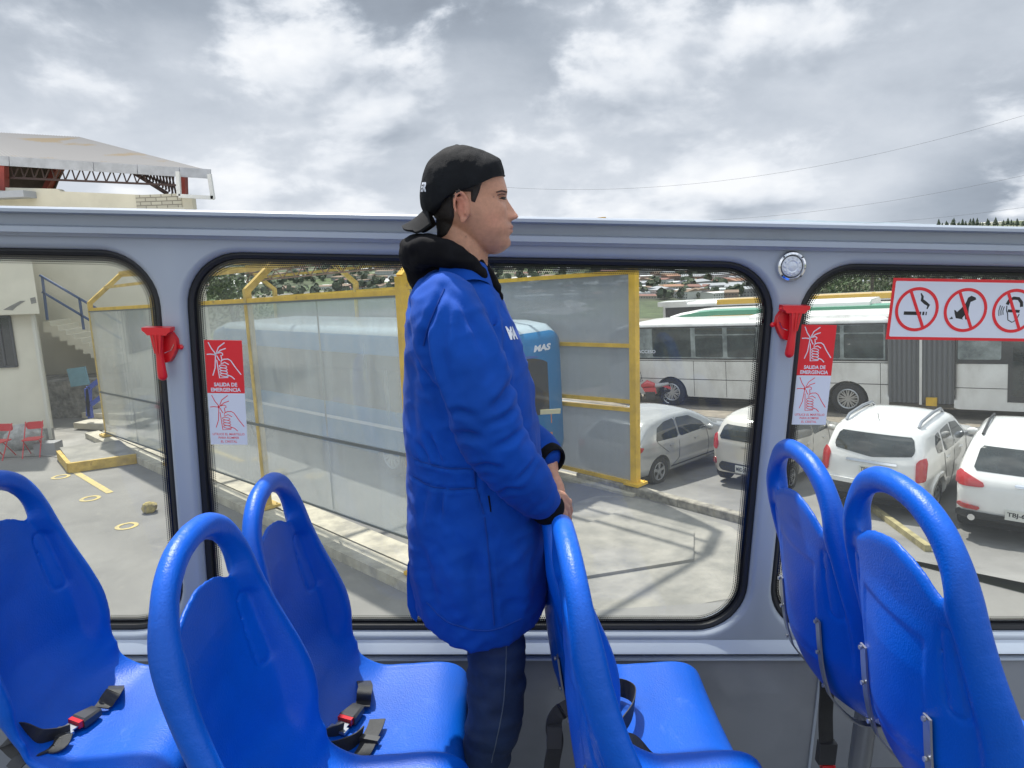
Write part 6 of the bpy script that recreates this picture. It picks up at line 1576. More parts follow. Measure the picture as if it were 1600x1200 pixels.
for s_ in (-1, 1):
    c.end('tail_light', [(s_*.86, .80), (s_*.72, .78), (s_*.70, 1.14), (s_*.82, 1.20), (s_*.86, 1.12)], m_tail, off=.02)
    b = MB(); b.tube([(-.30, s_*.60, 1.63), (-.15, s_*.60, 1.70), (.6, s_*.60, 1.735), (1.1, s_*.60, 1.71), (1.25, s_*.60, 1.64)], .028, 8); mesh_obj('roof_rail', b, m_strip, c.t)
c.end('chrome_strip', [(-.42, 1.02), (.42, 1.02), (.42, 1.06), (-.42, 1.06)], m_chrome, off=.03, h=.02); c.plate(0, .90, .36, .14, 'TBE-7365'); c.end('bumper', [(-.84, .40), (.84, .40), (.84, .62), (-.84, .62)], m_dkp, off=.05, th=.08)
c.end('bumper_top', [(-.84, .62), (.84, .62), (.84, .70), (-.84, .70)], m_cwhite, off=.05, th=.08)
c.mirror(1.80, 1.12, m_strip); c.handles([(.50, .98), (1.45, .96)]); c.gaps([[(.97, 1.5), (.97, .6), (.8, .4)], [(1.85, 1.1), (1.9, .7), (1.85, .4)], [(.26, 1.1), (.33, .85), (.5, .6)]]); c.side('wheel_flare', [(-.42, .30), (-.38, .62), (-.15, .80), (.15, .80), (.38, .62), (.42, .30), (.37, .30), (.34, .56), (.13, .735), (-.13, .735), (-.34, .56), (-.37, .30)], m_cwhite, off=.03, h=.03)
b = MB(); b.tube([(-.1, .1, 1.63), (-.2, .1, 1.78)], .006, 5); mesh_obj('aerial', b, m_dkp, c.t)
# --- white crossover TBJ-65
w = OL(1575, 850); px_, py_ = offset(w, .80, -.05, H45)
SI = [(-.86, .40), (-.92, .62), (-.90, .95), (-.80, 1.12), (-.56, 1.42), (-.34, 1.56), (.5, 1.64), (1.2, 1.61), (1.6, 1.46), (2.1, 1.12), (2.7, 1.02), (3.2, .92), (3.42, .74), (3.42, .42), (2.9, .26), (1.2, .24), (-.5, .32)]
c = Car('parked_car', 'white crossover with plate TBJ-654 cut off by the right edge of the photo', (px_, py_, lotz(px_, py_)), H45+R(6), SI, 1.83, m_cwhite, belt=1.04, tumble=.20, wheels=(0, 2.63), wr=.345, roofz=1.64, bevel=.14, group='cars parked in the yard')
c.side('window', [(-.30, 1.16), (.05, 1.42), (.4, 1.48), (.86, 1.48), (.90, 1.10)], m_cgl); c.side('window', [(.98, 1.10), (.96, 1.48), (1.36, 1.43), (1.8, 1.18), (1.88, 1.10)], m_cgl)
c.end('rear_window', [(-.66, 1.14), (.66, 1.14), (.60, 1.48), (-.60, 1.48)], m_cgl)
for s_ in (-1, 1):
    c.end('tail_light', [(s_*.88, .90), (s_*.50, .92), (s_*.46, .97), (s_*.80, 1.12), (s_*.88, 1.12)], m_tail, off=.02); c.end('reflector', [(s_*.84, .56), (s_*.52, .55), (s_*.52, .61), (s_*.84, .64)], m_tail, off=.03)
    b = MB(); b.tube([(-.25, s_*.62, 1.60), (.6, s_*.62, 1.68), (1.2, s_*.62, 1.64)], .02, 8); mesh_obj('roof_rail', b, m_dkp, c.t)
    b = MB(); b.lathe([(.035, -.02), (.05, -.02), (.05, .03), (.038, .03)], c=(-.97, s_*.62, .44), axis='X', n=16); mesh_obj('exhaust', b, m_chrome, c.t)
c.end('bumper', [(-.86, .34), (.86, .34), (.86, .52), (-.86, .52)], m_dkp, off=.03); c.plate(0, .56, .38, .16, 'TBJ-654'); c.mirror(1.86, 1.12, m_cwhite); c.handles([(.50, .98), (1.50, .96)]); c.gaps([[(.94, 1.5), (.94, .6), (.8, .4)]])
c.end('badge', [(-.10, .98), (.10, .98), (.10, 1.03), (-.10, 1.03)], m_chrome, h=.02)

a, c = OL(1342, 782), OL(1450, 862); b = MB(); b.bar((a[0], a[1], a[2]+.05), (c[0], c[1], c[2]+.05), .10, .10); solo('yellow_kerb', 'faded yellow kerb strip behind the white off-roader, seen through a seat handle', 'kerb', b, mat('dusty_yellow', (.30, .26, .13), .85, var=.3, vscale=4), org=a, smooth=False)
# ================================================================== BUSES IN THE CAR PARK
m_bwhite = mat('bus_white', (.74, .74, .71), .35, coat=.4, col2=(.62, .61, .58), vscale=1.2, detail=8)
m_bglass = glassmat('bus_window', (.42, .47, .47), dif=.18, difcol=(.20, .23, .23), refl=1.6, rough=.03)
m_bframe = mat('bus_window_band', (.025, .027, .03), .25, coat=.5)
m_bellow = mat('gangway_bellows', (.16, .165, .17), .85)
m_in = mat('bus_interior', (.12, .125, .13), .9)
W1, W2 = OL(1050, 634), OL(1325, 648); bdv = W1-W2; bdv /= np.linalg.norm(bdv[:2]); hdg = math.atan2(bdv[1], bdv[0]); side_n = np.array([-bdv[1], bdv[0]])   # left side faces the camera
def on_line(px, py, off=0.0):
    """distance along the bus side (from front wheel towards the rear) of a photo column"""
    d = camray(px, py, RO); A = np.array([[d[0], bdv[0]], [d[1], bdv[1]]]); s_ = np.linalg.solve(A, np.array([W1[0], W1[1]])); return s_[1], s_[0]*d[2]+CAMZ
WB = float(np.linalg.norm((W1-W2)[:2])); HB2 = 2.95*WB/5.9
sc_b = WB/5.9
def coach(name, label, off, L, H, paint, stripe=None, full=False, x_front=2.7, zoff=0.0, shift=0.0, pod=None):
    """local: +x forward, origin under the front wheel, left side at y=0"""
    o = W1+np.array([side_n[0]*0-off*side_n[0], -off*side_n[1], 0])*1.0
    o = W1-np.array([side_n[0], side_n[1], 0])*off+np.array([bdv[0], bdv[1], 0])*shift
    zt = lotz(o[0], o[1])+zoff
    tilt = math.atan((lotz(W1[0], W1[1])-lotz(W2[0], W2[1]))/WB)
    rot = Matrix.Rotation(hdg, 3, 'Z') @ Matrix.Rotation(-tilt, 3, 'Y')
    t = thing(name, label, 'bus', (o[0], o[1], zt), absolute=False, group='buses standing in the car park', rot=rot); Wd = 2.5*sc_b
    def shell(x0, x1, name_, rf=.10, front=False):
        prof = [(x1, .42), (x1+.02, 1.0), (x1-.02, 1.6), (x1-.16, H-.55), (x1-.42, H-.16), (x1-.9, H-.03), (x1-1.4, H)] if front else [(x1, .35), (x1, H-.08), (x1-.08, H)]
        P = prof+[(x0+.08, H), (x0, H-.08), (x0, .35)]
        arch = [a for a in (0.0, -WB) if x0 < a < x1]
        def sdf(X, Z):
            d = poly_sdf(P, X, Z)
            for a in arch: d = np.maximum(d, -(np.hypot(X-a, Z-.46*sc_b)-.60*sc_b))
            return d
        V, Q, Bd = march(sdf, x0-.05, x1+.08, .2, H+.05, .10); A = np.array(V); b = MB(); n = len(V)
        dd = np.abs(poly_sdf(P, A[:, 0], A[:, 1])); bv = np.clip(dd, 0, .12); y = .12-np.sqrt(np.maximum(0, .0144-(.12-bv)**2)); y = y*(A[:, 1] > .6)
        b.v = [(A[i, 0], -y[i], A[i, 1]) for i in range(n)]+[(A[i, 0], -Wd+y[i], A[i, 1]) for i in range(n)]
        b.f = [tuple(q) for q in Q]+[tuple(i+n for i in q[::-1]) for q in Q]+[(i, i+n, j+n, j) for i, j in Bd]; b.m = [0]*len(b.f)
        return mesh_obj(name_, b, paint, t, angle=50)
    return t, shell, Wd
def flat(par, name, x0, x1, z0, z1, m, y=.008, th=.03, r=.0):
    b = MB(); P = rrect(x0, x1, z0, z1, r, 4) if r else [(x0, z0), (x1, z0), (x1, z1), (x0, z1)]
    b.prism(P, lambda a, z: (a, y, z), lambda a, z: (a, y-th, z)); return mesh_obj(name, b, m, par, smooth=False)
xg0 = -on_line(1390, 640)[0]; xg1 = -on_line(1492, 645)[0]; xfr = -on_line(985, 620)[0]+0.9; H1 = on_line(1200, 502)[1]-lotz(*(W1-np.array([bdv[0], bdv[1], 0])*3.2)[:2]); zw0 = None
def hz_(px, py):
    s_, z = on_line(px, py); p = W1-np.array([bdv[0], bdv[1], 0])*s_; return z-lotz(p[0], p[1])
H1 = hz_(1200, 501); ZWb = hz_(1200, 563); ZWt = hz_(1200, 508)
t, shell, Wd = coach('articulated_bus', 'white articulated bus with grey bellows, nearest of the three buses in the car park', 0, 18, H1, m_bwhite)
shell(xg0, xfr, 'front_body', front=True); shell(xg1-9, xg1, 'rear_body')
band = flat(t, 'window_band', xg0+.03, xfr-1.05, ZWb, ZWt, m_bframe, y=.012)
xws = [1020, 1086, 1092, 1135, 1140, 1186, 1240, 1282, 1290, 1318, 1326, 1386]
for k, (a, c) in enumerate(((1024, 1084), (1091, 1134), (1141, 1186), (1192, 1236), (1242, 1284), (1290, 1318), (1324, 1386))):
    x0_ = -on_line(c, 560)[0]; x1_ = -on_line(a, 560)[0]; hh_ = ZWt-ZWb
    w_ = flat(t, 'window', x0_, x1_, ZWb+.10, ZWt-.34*(1 if k else .15), m_drk if False else m_bglass, y=.020, r=.05)
    if k: 
        f2 = flat(t, 'window', x0_, x1_, ZWt-.30, ZWt-.06, m_bglass, y=.020, r=.03)
scuff(m_bwhite, (.30, .28, .24), 1.2, .50, .75, .45, .2, (1, 1, .3))
# interior seen through glass: pale band behind
m_seen = mat('seen_through', (.30, .34, .33), .8, col2=(.10, .12, .12), vscale=1.6, detail=4)
flat(t, 'interior', xg0+.1, xfr-1.1, ZWb+.05, ZWt-.05, m_seen, y=.0165, th=.002)
# windscreen & driver window, dark front
b = MB(); b.prism([(xfr-.98, ZWb-.02), (xfr-.03, ZWb-.30), (xfr-.10, ZWt-.35), (xfr-.42, ZWt-.10), (xfr-.98, ZWt)], lambda a, z: (a, .014, z), lambda a, z: (a, -.02, z)); mesh_obj('driver_window', b, m_bframe, t, smooth=False)
flat(t, 'driver_glass', xfr-.90, xfr-.45, ZWb+.02, ZWt-.42, m_seen, y=.018); 
b = MB(); add_text(b, 'ACCESO', (xfr-1.75, .026, ZWb+.30), (-1, 0, 0), (0, 0, 1), .75, .13, bold=.02); mesh_obj('window_lettering', b, m_wht, t, smooth=False, recalc=False)
for z in (ZWb-.05, ZWb-.75): flat(t, 'trim_line', xg0+.02, xfr-.2, z-.012, z+.012, m_gap, y=.004, th=.01)
for x in (-.95, -2.2, -3.6, -WB-1.0): flat(t, 'panel_joint', x-.008, x+.008, .42, ZWb-.06, m_gap, y=.003, th=.01)
for wx in (0.0, -WB): wheel(t, wx, -.17, .49*sc_b, .28, 1, 10, name='wheel', rimm=m_alloy); wheel(t, wx, -Wd+.17, .49*sc_b, .28, -1, 10)
b = MB(); nf = 26
for i in range(nf+1):
    x = xg0+(xg1-xg0)*i/nf; d_ = .09 if i % 2 else 0.0
    for y in (-.02-d_, -Wd+.02+d_): b.v += [(x, y, .48), (x, y, H1-.25)]
for i in range(nf): a = i*4; b.f += [(a, a+4, a+5, a+1), (a+2, a+3, a+7, a+6), (a+1, a+5, a+7, a+3)]
b.m = [0]*len(b.f); mesh_obj('bellows', b, m_bellow, t, smooth=False)
b = MB(); xm_ = (xg0+xg1)/2; b.box((xm_, -.0, (H1+.4)/2), (.07, .10, H1-.5)); mesh_obj('bellows_hoop', b, m_bwhite, t, smooth=False)
b = MB(); b.box((xm_-.3, .0, .55), (.3, .12, .26)); mesh_obj('hinge_cover', b, m_yel, t, smooth=False)
b = MB(); b.box((xg1-4.0, -Wd/2, .46), (8, Wd-.4, .25)); b.box((xg0/2+.8, -Wd/2, .40), (abs(xg0)+1, Wd-.4, .25)); mesh_obj('chassis', b, m_under, t, smooth=False)
x0_ = -on_line(1579, 600)[0]; flat(t, 'rear_window_band', x0_, xg1-.04, ZWb-.05, ZWt+.02, m_bframe, y=.012); flat(t, 'door', x0_-1.3, x0_, .62, ZWt, m_bframe, y=.014)
a0 = -on_line(1502, 575)[0]; a1 = -on_line(1570, 575)[0]; flat(t, 'window', a1, a0, ZWb+.08, ZWt-.55, m_seen, y=.020, r=.05); flat(t, 'window', a1, a0, ZWt-.48, ZWt-.10, m_seen, y=.020, r=.03); flat(t, 'door_glass', x0_-1.2, x0_-.12, .8, ZWt-.1, m_cgl, y=.022, r=.04)
flat(t, 'trim_line', xg1-8, xg1-.03, ZWb-.80, ZWb-.78, m_gap, y=.004, th=.01)
b = MB(); b.loft([[(x, -.25-y, H1+z) for y, z in ((.0, 0), (.06, .10), (.25, .16), (1.6, .16), (1.8, .1), (1.86, 0))] for x in (-3.0, -3.2, -8.2)][:3]); mesh_obj('roof_pod', b, m_bwhite, t)
H2 = H1+.34
m_green = mat('green_paint', (.05, .30, .17), .35, coat=.5); m_yel2 = mat('bus_yellow', (.70, .42, .03), .35, coat=.5)
t2, shell, _ = coach('parked_bus', 'bus with green roof edge over a yellow line, middle of the three parked buses', 3.4, 18, H2, m_bwhite, shift=-.3)
shell(xg0-9, xfr-.4, 'body', front=True)
def roofline(t_, H, x0, x1, z0, z1, m, name, y=.02): 
    b = MB(); pts = [(x1-.15, H-.85), (x1-.45, H-.42), (x1-.95, H-.16), (x1-1.6, H-.05), (x1-2.4, H)]
    up_ = [(x, z+z1) for x, z in pts]+[(x0, H+z1)]; dn = [(x, z+z0) for x, z in pts]+[(x0, H+z0)]
    V = [(x, y, z) for x, z in up_]+[(x, y, z) for x, z in dn]+[(x, y-.5, z+.04) for x, z in up_]+[(x, y-.05, z) for x, z in dn]; n = len(up_)
    b.add(V, [(i, i+1, n+i+1, n+i) for i in range(n-1)]+[(i+1, i, 2*n+i, 2*n+i+1) for i in range(n-1)]+[(n+i, n+i+1, 3*n+i+1, 3*n+i) for i in range(n-1)]); mesh_obj(name, b, m, t_, angle=30)
roofline(t2, H2, xg0-9, xfr-.4, -.16, .03, m_green, 'green_roof_edge'); roofline(t2, H2, xg0-9, xfr-.5, -.30, -.165, m_yel2, 'yellow_line', y=.015)
flat(t2, 'window_band', xg0-8, xfr-2.2, H2-1.25, H2-.42, m_bframe, y=.012)
b = MB(); b.loft([[(x, -.1-y, H2+z) for y, z in ((.0, 0), (.06, .16), (.25, .24), (1.6, .24), (1.8, .16), (1.86, 0))] for x in (-1.9, -2.3, -6.0)]); mesh_obj('roof_pod', b, mat('bus_pod_white', (.62, .62, .60), .4), t2)
H3 = H2+.42
t3, shell, _ = coach('parked_bus', 'white roofed bus with a yellow roof section, farthest of the three parked buses', 6.8, 18, H3, m_bwhite, shift=.5)
shell(xg0-9, xfr+.4, 'body', front=False)
flat(t3, 'window_band', xg0-8, xfr+.2, H3-1.6, H3-.20, m_bframe, y=.012)
roofx = -on_line(1080, 470)[0]+2.6
b = MB(); b.box(((roofx-14)/2-1, -.55, H3-.04), (abs(roofx+14)-1, 1.1, .22)); mesh_obj('yellow_roof_edge', b, m_yel2, t3, smooth=False)
b = MB(); b.box(((roofx+xfr)/2+.3, -.55, H3-.04), (abs(xfr-roofx)+.6, 1.1, .22)); mesh_obj('white_roof_edge', b, m_bwhite, t3, smooth=False)

# blue bus in the station lane
m_bb = mat('blue_bus_paint', (.008, .17, .40), .4, coat=.25, spec=.3); m_bb_sky = mat('bus_roof_sky_tone', (.42, .52, .58), .3, coat=.5)  # roof tone paler than the body: sky reflection put into the colour
hd2 = math.atan2(-LD[1], -LD[0])      # heads away to the left
rc = OZ(862, 745); lane = far[3]-LN*1.25; k_ = np.dot(rc-lane, LD); rear = lane+LD*(-1.62)
bb = thing('blue_bus', 'blue bus with red and white graphics on its rear, standing between the panel lines', 'bus', (rear[0], rear[1], .14), absolute=False, rot=Matrix.Rotation(hd2, 3, 'Z') @ Matrix.Rotation(.024, 3, 'Y'))
BL, BH, BW = 11.6, 3.18, 2.5
secs = []
for x, w, z0, z1, rf in ((-.02, 1.02, .55, 2.75, .30), (.10, 1.16, .42, 3.0, .30), (.35, 1.23, .38, 3.12, .26), (.9, 1.25, .36, 3.18, .22), (BL-1.2, 1.25, .36, 3.18, .22), (BL-.4, 1.22, .38, 3.05, .3), (BL-.05, 1.10, .42, 2.7, .4), (BL, .95, .5, 2.5, .4)):
    secs.append([(x, yy-0, zz_) for yy, zz_ in rrect(-w, w, z0, z1, rf, 5)])
b = MB(); b.loft(secs); b.m = []
for q in b.f:
    zc = sum(b.v[i][2] for i in q)/len(q); b.m.append(1 if zc > 3.02 else 0)
mesh_obj('body', b, [m_bb, m_bb_sky], bb, angle=40)
def side_flat(par, name, x0, x1, z0, z1, m, s_, off=.012, r=.08):
    b = MB(); b.prism(rrect(x0, x1, z0, z1, r, 4), lambda a, z: (a, s_*(1.25+off), z), lambda a, z: (a, s_*1.24, z)); return mesh_obj(name, b, m, par, smooth=False)
for s_ in (-1, 1):
    side_flat(bb, 'window_band', .9, BL-1.0, 1.45, 2.62, m_cgl, s_); side_flat(bb, 'white_stripe', .6, BL-1.0, 1.05, 1.12, m_wht, s_, r=.02)
def rflat(name, poly, m, off, parent=bb):
    b = MB()
    def pt(y, z, o): return (-.02-o+.10*(y/1.1)**2*.9+(.12*max(0, (z-2.4))/.5), y, z)
    V, Q, Bd = march(lambda X, Z: poly_sdf(poly, X, Z), min(p[0] for p in poly)-.05, max(p[0] for p in poly)+.05, min(p[1] for p in poly)-.05, max(p[1] for p in poly)+.05, .06)
    n = len(V); b.v = [pt(v[0], v[1], off) for v in V]+[pt(v[0], v[1], off-.05) for v in V]; b.f = [tuple(q) for q in Q]+[(i, j, j+n, i+n) for i, j in Bd]; b.m = [0]*len(b.f); return mesh_obj(name, b, m, parent, smooth=False)
rw = rflat('rear_window', [(-.98, 2.98), (.98, 2.98), (1.04, 2.2), (.92, 1.62), (.6, 1.38), (-.6, 1.38), (-.92, 1.62), (-1.04, 2.2)], m_bframe, .03)
bn = rflat('banner', [(-.94, 2.88), (.94, 2.88), (.94, 2.66), (.5, 2.52), (-.5, 2.52), (-.94, 2.66)], mat('banner_blue', (.03, .10, .35), .4), .042)
o_ = rflat('banner_red', [(-.93, 2.89), (.0, 2.89), (-.3, 2.76), (-.93, 2.70)], m_rst, .050); 
b = MB(); add_text(b, 'MAS', (-.072, -.45, 2.70), (0, -1, 0), (0, 0, 1), .5, .13, bold=.05, shear=.2); add_text(b, 'MAS', (-.085, .35, 2.70), (0, -1, 0), (0, 0, 1), .5, .13, bold=.05, shear=.2); mesh_obj('banner_text', b, m_wht, bb, smooth=False, recalc=False)
for s_ in (-1, 1):
    rflat('tail_light', [(s_*1.0, .92), (s_*.90, .90), (s_*.84, 1.2), (s_*.88, 1.75), (s_*.98, 1.72), (s_*1.03, 1.3)], mat('tail_magenta', (.50, .02, .10), .2, coat=1), .04)
m_orange = mat('sticker_orange', (.65, .22, .08), .5)
rflat('sticker', [(-.78, 1.38), (-.66, 1.38), (-.66, 1.14), (-.78, 1.14)], m_orange, .035); rflat('sticker', [(-.84, .96), (-.58, .96), (-.58, .86), (-.84, .86)], m_orange, .035); rflat('sticker', [(-.80, .82), (-.58, .82), (-.58, .74), (-.80, .74)], m_wht, .035); rflat('sticker', [(-.94, .66), (-.72, .70), (-.72, .60), (-.94, .58)], m_wht, .035)
for x in (2.9, BL-2.6):
    for s_ in (-1, 1): wheel(bb, x, s_*1.1, .48, .28, s_, 10)

# motorcycle in front of the white bus
mc = OL(1018, 634); hm = R(172)
mo = thing('motorcycle', 'red motorcycle parked beside the white articulated bus front wheel', 'motorcycle', (mc[0], mc[1], lotz(mc[0], mc[1])), rz=hm, absolute=False)
m_mred = mat('motorcycle_red', (.50, .01, .02), .25, coat=1)
for x, n_ in ((.68, 'front_wheel'), (-.68, 'rear_wheel')):
    b = MB(); b.tube([(x+.27*math.cos(a), 0, .33+.27*math.sin(a)) for a in np.linspace(0, 2*math.pi, 24, endpoint=False)], .055, 8, close=True)
    wq = mesh_obj(n_, b, m_tyre, mo); b = MB()
    for k in range(8): a = k*math.pi/4; b.tube([(x, 0, .33), (x+.24*math.cos(a), 0, .33+.24*math.sin(a))], .014, 5)
    b.tube([(x+.225*math.cos(a), 0, .33+.225*math.sin(a)) for a in np.linspace(0, 2*math.pi, 24, endpoint=False)], .03, 6, close=True); mesh_obj('rim', b, m_alloy, wq)
b = MB(); b.capsule([(-.05, 0, .82), (.16, 0, .88), (.32, 0, .80)], [.11, .15, .09], 12); mesh_obj('fuel_tank', b, m_mred, mo)
b = MB(); b.capsule([(-.62, 0, .86), (-.3, 0, .80), (-.05, 0, .80)], [.06, .09, .07], 10); mesh_obj('seat', b, mat('pale_seat_cover', (.4, .4, .4), .5), mo)
b = MB(); b.box((.05, 0, .42), (.36, .24, .30)); b.tube([(.0, -.13, .35), (-.3, -.15, .28), (-.75, -.16, .36)], .04, 8); mesh_obj('engine', b, mat('engine_black', (.03, .03, .032), .5), mo, smooth=False)
b = MB()
for s_ in (-.07, .07): b.tube([(.68, s_, .33), (.44, s_, .98)], .022, 6)
b.tube([(.34, -.36, 1.06), (.42, -.15, 1.0), (.42, .15, 1.0), (.34, .36, 1.06)], .014, 6); b.tube([(.36, -.28, 1.06), (.40, -.32, 1.22)], .008, 5); b.tube([(.36, .28, 1.06), (.40, .32, 1.22)], .008, 5); b.box((.40, .34, 1.25), (.02, .12, .07)); b.box((.40, -.34, 1.25), (.02, .12, .07))
mesh_obj('handlebar_and_fork', b, m_dkp, mo)
b = MB(); b.sphere((.52, 0, .92), (.07, .08, .09), 8); mesh_obj('headlight', b, m_mred, mo)
b = MB(); b.prism([(-.95, .66), (-.45, .86), (-.42, .76), (-.92, .58)], lambda x, z: (x, .05, z), lambda x, z: (x, -.05, z)); b.prism([(-.2, .50), (.25, .55), (.35, .72), (-.15, .74)], lambda x, z: (x, .10, z), lambda x, z: (x, -.10, z)); mesh_obj('fairing', b, m_mred, mo, smooth=False)
# ================================================================== TREES, TOWN, HILLS, WIRES
def leafmat(name, c1, c2):
    m = mat(name, c1, .75, col2=c2, vscale=1.1, detail=4); return m
m_bark = mat('bark', (.09, .07, .055), .95, var=.3, vscale=5)
def tree(name, label, cat, base, H, rad, m, nleaf=2600, leaf=.16, squash=.8, seed=0, group=None, trunk=.35, clumps=16):
    rg = random.Random(seed); t = thing(name, label, cat, base, absolute=False, group=group)
    b = MB(); th = H*trunk; b.tube([(0, 0, 0), (.05*rad, 0, th*.5), (0, .04*rad, th), (.1*rad, 0, H*.75)], [.07*rad+.03, .055*rad+.02, .045*rad+.02, .01], 8); lim = []
    for k in range(clumps):
        a = rg.uniform(0, 6.28); rr_ = rad*math.sqrt(rg.uniform(.02, 1))*.72; z = th+(H-th)*rg.uniform(.08, .9)
        sh_ = 1-.55*((z-th)/(H-th))**2; c = Vector((rr_*math.cos(a)*sh_, rr_*math.sin(a)*sh_, z)); lim.append((c, rad*rg.uniform(.26, .46)))
        if k % 2 == 0: b.tube([(0, 0, th*rg.uniform(.7, 1)), (c.x*.5, c.y*.5, (th+z)/2), tuple(c)], [.03*rad, .02*rad, .005], 5)
    mesh_obj('trunk', b, m_bark, t)
    b = MB(); V = b.v; Fc = b.f
    for i in range(nleaf):
        c, r = lim[rg.randrange(len(lim))]; d = Vector((rg.gauss(0, 1), rg.gauss(0, 1), rg.gauss(0, 1))).normalized(); p = c+d*r*(rg.random()**.45)*Vector((1, 1, squash)).length/1.6
        n = Vector((rg.gauss(0, 1), rg.gauss(0, 1), rg.gauss(0, 1)+.6)).normalized(); a = n.orthogonal().normalized(); q = n.cross(a); s_ = leaf*rg.uniform(.6, 1.3); o = len(V)
        V += [tuple(p-a*s_*.5), tuple(p+q*s_*.3), tuple(p+a*s_*.5), tuple(p-q*s_*.3)]; Fc.append((o, o+1, o+2, o+3))
    b.m = [0]*len(Fc); mesh_obj('crown', b, m, t, smooth=False, recalc=False); return t
m_l1 = leafmat('leaf_green', (.10, .15, .045), (.05, .085, .03)); m_l2 = leafmat('leaf_dull', (.15, .16, .08), (.07, .085, .045)); m_l3 = leafmat('leaf_dark', (.035, .06, .03), (.02, .035, .02))
def gz(x, y): return ground_z(x, y)
for i, (px, top, Y, rad, m, lab) in enumerate(((1268, 400, 52, 3.2, m_l2, 'pale leafy tree behind the buses, leftmost in the right window'), (1312, 392, 55, 3.4, m_l1, 'green tree behind the buses, left of the tall thin pole'), (1352, 388, 58, 3.6, m_l2, 'dull green tree right of the tall thin pole'),
                                     (1405, 395, 60, 3.4, m_l1, 'green tree showing just above the white prohibition sign'), (1480, 400, 62, 3.4, m_l2, 'tree behind the white prohibition sign near the right edge'))):
    q = OY(px, top, Y); z0 = gz(q[0], Y)-.3; tree('tree', lab, 'tree', (q[0], Y, z0), q[2]-z0, rad, m, 2600, .30, seed=i+3, group='trees beyond the parked buses', trunk=.45)
q = OY(362, 440, 33); z0 = 0.0; tree('bush', 'round green bush beyond the station, seen under the yellow arches', 'bush', (q[0], 33, z0), q[2]-z0+.2, 2.2, m_l1, 2600, .16, seed=40, trunk=.4)
q = OY(1365, 400, 48); b = MB(); b.tube([(q[0], 48, gz(q[0], 48)-.3), (q[0], 48, q[2]+1)], .10, 8); solo('utility_pole', 'tall thin dark pole among the trees in the right window', 'pole', b, m_bark, org=(q[0], 48, gz(q[0], 48)))
q = OY(355, 440, 40); b = MB(); b.bar((OY(300, 452, 38)[0], 38, 0), (OY(300, 452, 38)[0], 38, OY(300, 450, 38)[2]), .3, .3); 
# low wall / roof line beyond station
b = MB(); A = OY(290, 446, 60); B = OY(640, 440, 60); b.box(((A[0]+B[0])/2, 60, gz(-5, 60)/2+1), (B[0]-A[0], .4, 2.2+abs(gz(-5, 60)))); 
# town
rt = random.Random(11)
m_h = [mat('house_cream', (.42, .39, .33), .9), mat('house_white', (.50, .50, .48), .9), mat('house_brick', (.20, .14, .115), .9), mat('house_grey', (.28, .28, .28), .9)]
m_r = [mat('roof_red', (.20, .10, .08), .9), mat('roof_grey', (.30, .31, .33), .8), mat('roof_brown', (.20, .14, .10), .9), mat('roof_white', (.55, .56, .57), .7), mat('roof_orange', (.30, .16, .10), .85)]
rname = ['red', 'grey', 'brown', 'white', 'orange']; hname = ['cream', 'white', 'brick', 'grey']
m_wd = mat('far_window', (.03, .035, .04), .3)
def house(x, y, w, d, h, hm_, rm_, rz):
    z = gz(x, y)-.5; t = thing('house', f'distant {hname[hm_]} house with a {rname[rm_]} roof down in the valley town', 'house', (x, y, z), rz=rz, absolute=False, group=f'{hname[hm_]} valley houses with {rname[rm_]} roofs')
    b = MB(); b.box((0, 0, h/2), (w, d, h)); mesh_obj('wall', b, m_h[hm_], t, smooth=False)
    b = MB(); rh = h*.28 if rm_ != 3 else h*.08; b.prism([(-d/2-.5, h), (d/2+.5, h), (0, h+rh+.2)], lambda a, zz_: (-w/2-.4, a, zz_), lambda a, zz_: (w/2+.4, a, zz_)); mesh_obj('roof', b, m_r[rm_], t, smooth=False)
    b = MB()
    for fl in range(max(1, int(h/3))):
        for k in range(int(w/3)): b.box((-w/2+1.7+k*3, -d/2-.02, 1.6+fl*3), (1.3, .1, 1.3))
    if b.v: o_ = mesh_obj('window', b, m_wd, t, smooth=False); o_['kind'] = 'stuff'
spots = []
def place(px0, px1, py0, py1, n, col_h, col_r, wr, hr):
    k = 0; tries = 0
    while k < n and tries < n*30:
        tries += 1; px, py = rt.uniform(px0, px1), rt.uniform(py0, py1); d = camray(px, py, RO)
        # march the ray to the ground
        tt = 40.0/F; hit = None
        for i in range(260):
            p = d*tt; 
            if p[2]+CAMZ < ground_z(p[0], p[1]): hit = p; break
            tt *= 1.02
        if hit is None or hit[1] < 150: continue
        if any((hit[0]-a)**2+(hit[1]-b_)**2 < (9+hit[1]*.007)**2 for a, b_ in spots): continue
        spots.append((hit[0], hit[1])); s_ = 1+hit[1]/900
        house(hit[0], hit[1], rt.uniform(*wr)*s_, rt.uniform(8, 13)*s_, rt.uniform(*hr), rt.choice(col_h), rt.choice(col_r), rt.uniform(-1.4, 1.4)); k += 1
place(960, 1200, 405, 468, 150, [0, 1, 2, 3, 3, 1], [0, 1, 1, 1, 2, 3, 3, 2, 4], (7, 20), (3, 8))
place(300, 960, 405, 468, 100, [0, 1, 2, 3, 3], [0, 1, 1, 2, 2, 3], (9, 18), (3, 7))
place(1250, 1640, 405, 450, 30, [0, 1, 3], [0, 1, 3, 3], (9, 18), (3, 7))
